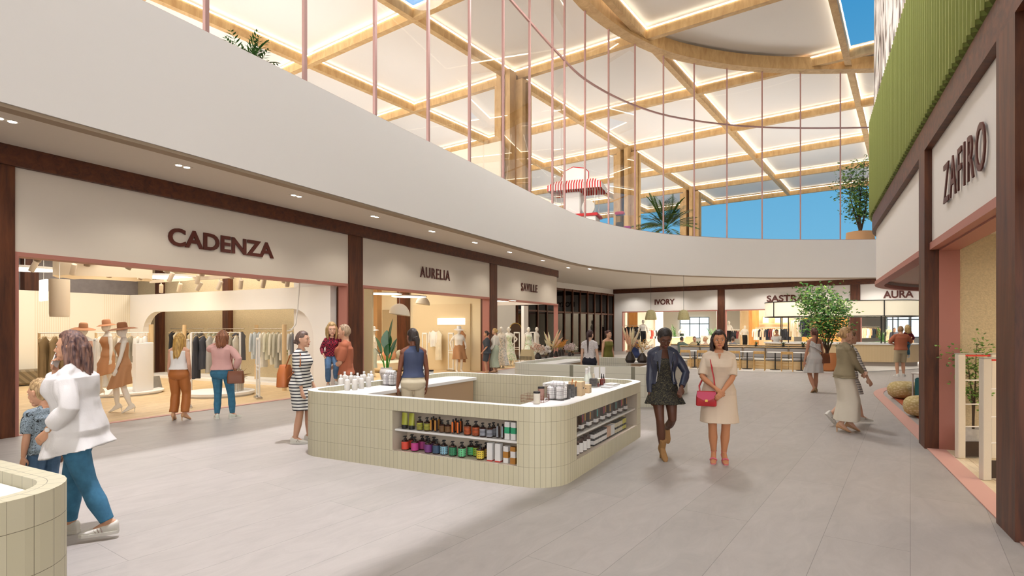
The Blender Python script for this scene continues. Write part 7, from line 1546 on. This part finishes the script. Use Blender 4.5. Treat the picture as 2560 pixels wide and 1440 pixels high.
# tree in a terracotta pot
def leafy_tree(label, loc, z0, z1, rad, pot, seed, nleaf=1500, lsz=.07, col='#4a7d2e', stems=5, name='potted_tree', spread=.55, trunk=.03, single=False):
    t = thing(name, label, 'tree', loc); rr = random.Random(seed); r_, hh, mt = pot; b = MB(); b.lathe([(r_*.55, 0), (r_*.8, hh*.15), (r_, hh*.6), (r_*.92, hh), (r_*.8, hh), (r_*.78, hh*.9), (.001, hh*.9)], n=28); b.build('pot', mt, t, .6)
    b = MB(); tips = []
    for i in range(stems):
        a = 2*pi*i/stems+rr.uniform(-.3, .3); top = z1-rr.uniform(.1, .35)*(z1-z0); sp = rad*spread*rr.uniform(.5, 1.1); P_ = [Vector((sp*u*math.cos(a)+.04*rad*math.sin(5*u+i), sp*u*math.sin(a)+.04*rad*math.cos(6*u+i), hh*.85+(top-hh*.85)*u)) for u in [k/7 for k in range(8)]]
        if single: P_ = [Vector((p.x*(k/7)**.8*.8, p.y*.5*(k/7), p.z)) for k, p in enumerate(P_)]
        b.tube(P_, [trunk*(1.1-.95*k/7) for k in range(8)], 7)
        for k in range(14):
            j = rr.randint(2, 6); p = P_[j].lerp(P_[j+1], rr.random()); an = rr.uniform(0, 2*pi); l = rad*rr.uniform(.25, .6); e_ = Vector((math.cos(an)*l, math.sin(an)*l, rr.uniform(-.05, .4)*l))
            if p.z+e_.z < z0: continue
            b.tube([p, p+e_*.5+Vector((0, 0, .02)), p+e_], [trunk*.28, trunk*.18, trunk*.06], 5); tips += [p+e_*u for u in (.45, .65, .85, 1.)]
    b.build('branches', M('bark', '#4f3f30', .9, bmp=.4, bs=40), t, .9); b = MB()
    for i in range(nleaf):
        p = rr.choice(tips)+Vector((rr.gauss(0, 1), rr.gauss(0, 1), rr.gauss(0, 1)))*lsz*1.3; d = Vector((rr.gauss(0, 1), rr.gauss(0, 1), rr.gauss(.1, .6))).normalized(); s = d.orthogonal().normalized()*lsz*.34; m_ = p+d*lsz*.5; u = d.cross(s).normalized()*lsz*.08
        b.mi = rr.randint(0, 1); b.add([p, m_+s, p+d*lsz, m_-s, m_-u], [(0, 1, 4), (1, 2, 4), (2, 3, 4), (3, 0, 4)])
    b.build('foliage', [M('leaf_'+col[1:], col, .55, var=.2, vs=8), M('leaf_light_'+col[1:], '#7fa548', .55)], t); return t
m_terra = M('terracotta_pot', '#cf8550', .7)
x, y, _ = F(2068, 929); leafy_tree('slender leafy tree in a large terracotta pot before the bar', (x, y, .02), 1.0, 3.85, 1.25, (.52, .72, m_terra), 5, 2600, .13, '#3f7a2a', 6)
# ================= right corner: rug, poufs =================
b = MB(); pr2 = rpath(.36, 4.2, 75, 16); q_ = [(p[0], p[1]) for p in pr2]; q_ += [(q_[-1][0]+1, q_[-1][1]-4), RW(4.6, 5)[:2]]; b.prism(q_, .002, .014)
def rugm():
    m = bricks('orange_rug', '#c8693a', '#a84e2c', '#7c4a30', .9, .45, .012, .5, 'Object', .95, AU, .35, 9., bm=.3); return m
tag(b.build('patchwork_rug', rugm()), 'orange patchwork rug inside the pink border at the rounded corner', 'rug')
m_knit = M('knit_straw', '#d9c58c', .95)
def pouf(lab, px, y, r_, h):
    x = AX(px, y); t = thing('knitted_pouf', lab, 'pouf', (x, y, .014)); b = MB(); rs = []; n = 40; m_ = 15
    for i in range(m_+1): a = -pi/2+pi*i/m_; rs.append([(r_*max(.02, abs(math.cos(a))**.6)*math.cos(v)*(1+.05*math.sin(v*n/2.5)*math.sin(i*2.2)), r_*max(.02, abs(math.cos(a))**.6)*math.sin(v)*(1+.05*math.sin(v*n/2.5)*math.sin(i*2.2)), h/2+h/2*math.copysign(abs(math.sin(a))**.8, math.sin(a))) for v in [2*pi*j/n for j in range(n)]])
    b.loft(rs); b.build('cover', knit, t, .9)
knit = bpy.data.materials.new('knit_weave'); knit.use_nodes = True; tt = NT(knit); v_ = tt.new('ShaderNodeTexVoronoi'); v_.inputs['Scale'].default_value = 16; tt.link(coords(tt, (1, 1, 1.6)), v_.inputs['Vector']); tt.link(ramp(tt, v_.outputs['Distance'], [(.05, '#ecdcae'), (.6, '#c9b178')]), tt.b.inputs['Base Color']); pset(tt.b, 'Roughness', .95); bump(tt, v_.outputs['Distance'], -.8, .03)
pouf('braided straw coloured pouf at the far end of the orange rug', 2262, 13.9, .36, .42); pouf('braided straw coloured pouf beside the dark pillar on the rug', 2304, 11.1, .30, .4)
x = AX(2297, 13.3)+.15; t = thing('laundry_stool', 'tall stool with a teal fabric side behind the poufs', 'stool', (x, 13.3, .014), .3); b = MB()
for i in range(4): b.cyl(((-1, 1)[i % 2]*.17, (-1, 1)[i//2]*.17, 0), ((-1, 1)[i % 2]*.17, (-1, 1)[i//2]*.17, .66), .018, 8)
b.bbox((0, 0, .66), (.4, .4, .04), .01); b.build('frame', m_lotion, t); b = MB(); b.bbox((0, 0, .33), (.31, .31, .46), .03); b.build('sling', cm('#1f6f78'), t)
# ================= shop behind the near right portal =================
m_gate = M('linen_gate', '#e6dccb', .7, bmp=.2, bs=150); m_red = M('red_strip', '#e0473c', .4, emit=.15)
for i, (px, y) in enumerate(((2391, 7.54), (2452, 6.46))):
    x = AX(px, y); t = thing('antitheft_gate', f'linen coloured antitheft gate with a red top strip, {["farther", "nearer"][i]} one behind the right portal', 'security gate', (x, y, .012)); w_ = .54
    for xx in (.05, w_-.05): b = MB(); b.bbox((xx, 0, .695), (.1, .07, 1.39), .008); b.build('post', m_gate, t)
    b = MB(); b.bbox((w_/2, 0, 1.395), (w_, .08, .012), .003); b.build('cap', cm('#b9b2a8'), t); b = MB(); b.box((w_/2, -.0, 1.37), (w_-.2, .03, .02)); b.build('strip', m_red, t)
    for z in (.42, .72, 1.04): b = MB(); b.cyl((.09, 0, z), (w_-.09, 0, z), .009, 8); b.build('bar', m_white, t)
    b = MB(); b.box((w_/2, 0, .12), (w_-.2, .025, .2)); b.build('panel', cm('#3a2c26'), t)
leafy_tree('small crooked tree in a whitewashed pot by the roughcast wall', (AX(2433, 7.72), 7.72, .012), .75, 1.72, .42, (.15, .37, M('whitewash', '#cfc9bf', .9, var=.2, vs=12)), 9, 520, .05, '#5d7d34', 2, spread=.35, trunk=.015, single=True)
# ================= gallery =================
b = MB(); b.strip([(AX(1118, 35.3), 35.3), (AX(1252, 33), 33)], 0, .3, ZF, 12.7); struct('wall_gallery', b, M('gallery_cream', '#efe4cc', .8))
wb = bpy.data.materials.new('weathered_bark'); wb.use_nodes = True; tt = NT(wb); nn = tt.new('ShaderNodeTexNoise'); nn.inputs['Scale'].default_value = 1.; nn.inputs['Detail'].default_value = 7; nn.inputs['Distortion'].default_value = 1.4; tt.link(coords(tt, (7, 7, .55)), nn.inputs['Vector']); tt.link(ramp(tt, nn.outputs['Fac'], [(.38, '#3f2f27'), (.46, '#a39488'), (.52, '#d9cfc6'), (.66, '#efe8e1')]), tt.b.inputs['Base Color']); pset(tt.b, 'Roughness', .95); bump(tt, nn.outputs['Fac'], .9, .12)
b = MB(); b.lathe([(2.5, 0), (2.52, 3), (2.5, 6), (2.5, 11)], n=48); o = tag(b.build('bark_drum', wb, None, .9, loc=(15.1, 18.9, ZF)), 'huge drum clad in weathered bark above the olive cladding', 'cladding')
t = thing('snack_cart', 'white snack cart with a red striped awning on the gallery', 'cart', (AX(1444, 29.8), 29.8, ZF), -.35); CART = t
b = MB(); b.bbox((0, 0, .75), (1.9, 1.0, 1.5), .03); b.build('body', m_white, t); b = MB(); b.bbox((0, 0, 1.55), (2.1, 1.15, .12), .02); b.build('counter_edge', cm('#c8282c'), t); b = MB(); b.bbox((-.15, 0, 2.1), (.75, .7, 1.0), .05); b.build('popcorn_case', M('frosted_white', '#eeeae4', .2), t)
for x, y in ((-.9, -.45), (.9, -.45), (-.9, .45), (.9, .45)): b = MB(); b.cyl((x, y, 1.6), (x, y, 2.75), .015, 6); b.build('post', m_rod, t)
b = MB(); P_ = []
for k, (o_, z) in enumerate(((1.25, 2.62), (1.25, 2.85), (.9, 3.05), (.0, 3.1))): P_.append([(o_*(-1 if j in (0, 3) else 1)*1., .75*(o_/1.25)*(-1 if j in (0, 1) else 1), z) for j in range(4)])
b.loft(P_, cap=False); aw = bpy.data.materials.new('awning_stripe'); aw.use_nodes = True; tt = NT(aw); wv = tt.new('ShaderNodeTexWave', bands_direction='X'); wv.inputs['Scale'].default_value = 2.6; tt.link(coords(tt), wv.inputs['Vector']); r_ = tt.new('ShaderNodeValToRGB'); r_.color_ramp.interpolation = 'CONSTANT'; r_.color_ramp.elements[0].color = lin('#cf2f2c'); r_.color_ramp.elements[1].position = .5; r_.color_ramp.elements[1].color = lin('#f4efe9'); tt.link(wv.outputs['Fac'], r_.inputs['Fac']); tt.link(r_.outputs['Color'], tt.b.inputs['Base Color']); b.build('awning', aw, t)
b = MB(); b.loft([[(x, yy, z) for x, z in [(-.7, 2.95), (.6, 2.95), (.6, 3.35), (.45, 3.5), (-.1, 3.6), (-.5, 3.45)]] for yy in (-.5, -.44)]); b.build('sign_board', m_white, t); b = MB(); b.tube([(.62, -.47, 2.95), (.62, -.47, 3.35), (.45, -.47, 3.52), (-.1, -.47, 3.62), (-.52, -.47, 3.46), (-.72, -.47, 2.95)], .025, 6); b.build('sign_edge', cm('#c8282c'), t); b = MB(); b.T = Matrix.Translation((.62, -.5, 1.85)) @ Matrix.Rotation(pi/2, 4, 'X'); b.lathe([(.001, 0), (.3, 0), (.3, .06), (.001, .06)], n=24); b.build('wheel_panel', cm('#d9d4cc'), t); CART.scale = (1.14, 1.14, 1.22)
x = AX(1550, 32.2); t = thing('gumball_machine', 'red gumball machine with a glass box beside the middle timber column', 'gumball machine', (x, 32.2, ZF), -.3); t.scale = (1.15, 1.15, 1.3); b = MB(); b.bbox((0, 0, .6), (.36, .36, 1.2), .03); b.bbox((0, 0, 1.28), (.46, .46, .16), .03); b.bbox((0, 0, 1.98), (.46, .46, .14), .04); b.build('body', M('gum_red', '#cf2b30', .3, coat=.5), t); b = MB(); b.box((0, 0, 1.63), (.38, .38, .56)); b.build('glass_box', glass('gum_glass', '#d8d4cc', .05), t); b = MB(); b.bbox((0, 0, 1.48), (.34, .34, .24), .03); b.build('sweets', M('sweets', '#8d8478', .6, var=.5, vs=60), t)
x = AX(1563, 32.); t = thing('magenta_box', 'magenta box half hidden behind the parapet beside the gumball machine', 'box', (x+.1, 31.9, ZF), -.3); b = MB(); b.bbox((0, 0, .9), (.36, .36, 1.8), .02); b.build('body', cm('#b8338a'), t)
frond_plant('large arching palm on the gallery between two timber columns', (AX(1664, 33.5), 33.5, ZF), 46, 2.3, (.5, .9, m_terra), '#5d7a2e', h0=1.9, seed=3, leaflets=18, wid=.035, up=.2)
for i, (px, y) in enumerate(((612, 11.0), (634, 11.3), (660, 11.7))): frond_plant(f'small palm tuft, {ORD[i]} from the left on the gallery edge', (AX(px, y)-.1, y+.15, 6.55), 18, .85-.1*i, (.16, .3, m_terra), '#3f6f2c', h0=.25, seed=20+i, leaflets=8, wid=.02, up=.3)
b = MB(); p0, p1 = (AX(590, 10.9)-.3, 10.9), (AX(690, 12.2), 12.3); b.strip([p0, p1], -.2, .25, ZF, 6.54); tag(b.build('planter_box', m_white), 'white planter box carrying the small palms on the gallery', 'planter')
leafy_tree('airy tree in a peach pot on the gallery beside the olive cladding', (AX(2150, 34.5), 34.5, ZF), 1.9, 6.9, 1.5, (.8, 1.9, M('peach_pot', '#e2b07e', .7)), 14, 1500, .2, '#3f6a30', 4, trunk=.06, spread=.4)
# ================= light =================
sun = bpy.data.lights.new('sun', 'SUN'); sun.energy = 2.9; sun.color = (1, .96, 1.); sun.angle = .02
so = bpy.data.objects.new('sun', sun); COL.objects.link(so)
sd = Vector((-.06, .07, -1)).normalized(); so.rotation_euler = sd.to_track_quat('-Z', 'Y').to_euler()
# unseen near roof, its opening cut to shape the sunlit patch
zh = ZR+BH+.16
def up(p): k = zh/-sd.z; return np.array((p[0]-sd.x*k, p[1]-sd.y*k))
patch = [up(p) for p in (F(215, 1155), (-2.3, 13.4), F(1640, 1080), F(880, 1440), (-2.4, 2.0), (-7.3, 4.1))]
outer = [np.array(p) for p in ((-70, 26.), (-2, 26), (60., 26), (60, -34.), (-5, -34), (-70, -34))]
b = MB()
for i in range(6):
    p, q = patch[i], patch[(i+1) % 6]; a, c = outer[i], outer[(i+1) % 6]
    b.add([(p[0], p[1], zh+.02), (q[0], q[1], zh+.02), (c[0], c[1], zh+.02), (a[0], a[1], zh+.02)], [(0, 1, 2, 3)])
struct('ceiling_near', b, MC[('roof_panel',)])
mid = sum(patch)/6
b = MB(); b.box((0, -34.2, 9), (130, .2, 18)); struct('wall_blocker_behind', b, m_plaster)  # unseen wall, added to keep blue sky light out from behind
b = MB(); b.box((-46, 16, 9), (.2, 102, 18)); struct('wall_far_left', b, m_plaster)
b = MB(); b.box((59, 16, 9), (.2, 102, 18)); struct('wall_far_right', b, m_plaster)
WARM = (1, .9, .76)
area('roof_opening_fill', (mid[0], mid[1], zh-.2), 9, 700, (1, .985, .97), (0, 0, 0), 9)  # added panel under the opening, fills the hall from above
for s, d, e_ in ((3.7, 3., 200), (3.7, 7.6, 190), (11.6, 3.5, 250), (19, 3, 230)):
    x, y, _ = W(s, d); area('shop_lamp', (x, y, 4.2), 4.5, e_, (1, .95, .87), (0, 0, AU), 3)
x, y, _ = RW(2, 3); area('shop_lamp', (x, y, 3.0), 2.5, 90, (1, .84, .62), (0, 0, AU), 2)
for t_, d, e_ in ((4, 6, 750), (11.5, 6, 650), (20, 6, 800), (2, 17, 900), (11, 17, 900)):
    x, y, _ = FW(t_, d); area('shop_lamp', (x, y, 4.0), 5, e_, (1, .92, .8), (0, 0, AE), 5)

for t_ in (1.5, 4.5, 7.5, 10.5, 13.5, 16.5, 20.): x, y, zz = FW(t_, -1.3, 4.58); point('down_spot', (x, y, zz), 150, (1, .95, .88), .06, 2.4)  # added spots without fixtures, brighten the far shop fronts
for a, d in ((.5, -.5), (3, -.5), (5.5, -.5), (1, 3), (4, 3), (8, 2)): x, y, zz = CP(a, d, 4.6); point('cafe_fill_spot', (x, y, zz), 130, (1, .94, .86), .06, 2.3)  # bare fill spots added over the cafe, no fittings above

area('fill_behind', (10, -33.5, 9.5), 60, 9000, (1, .985, .975), (pi/2+.03, 0, 0), 14)  # unseen fill panel added behind the camera, lifts upright surfaces
area('fill_left', (-44, 14, 11.5), 50, 16500, (1, .985, .98), (pi/2, 0, -pi/2), 9)  # added fill panel out of view, brightens the right building
for k_ in ((-14, 26), (-2, 44), (12, 44), (26, 44), (10, 62), (-24, 40)): area('gallery_fill_up', (k_[0], k_[1], 6.3), 9, 780, (1, .97, .95), (pi, 0, .6), 9)  # hidden panels added on the gallery to brighten the roof

SC.view_settings.exposure = -.16
for x, y in ((-2, 20), (4, 27), (10, 29.5), (15, 30.5), (6, 34), (12, 33)): point('gallery_fill_spot', (x, y, 4.5) if y > 28.5 else (x-3, y+2, 4.5), 90, (1, .95, .88), .06, 2.9)  # extra fixtureless spots added against the dimness under the gallery

point('fill_spot_far', (5, 19, 16.4), 4200, (1, .985, .97), 1.2, 2.7)  # added fill spot below the roof for the far parapet

x, y, _ = W(8.1, 5.4); area('shop_fill', (x, y, 4.3), 1.0, 150, (1, .93, .82), (0, 0, AU), 8)  # added to brighten the dark alcove, no fitting modelled
x, y, _ = W(5, 11.3); area('shop_fill', (x, y, 4.3), 6, 45, (1, .95, .9), (0, 0, AU), 1)  # second added fill, behind the back partition
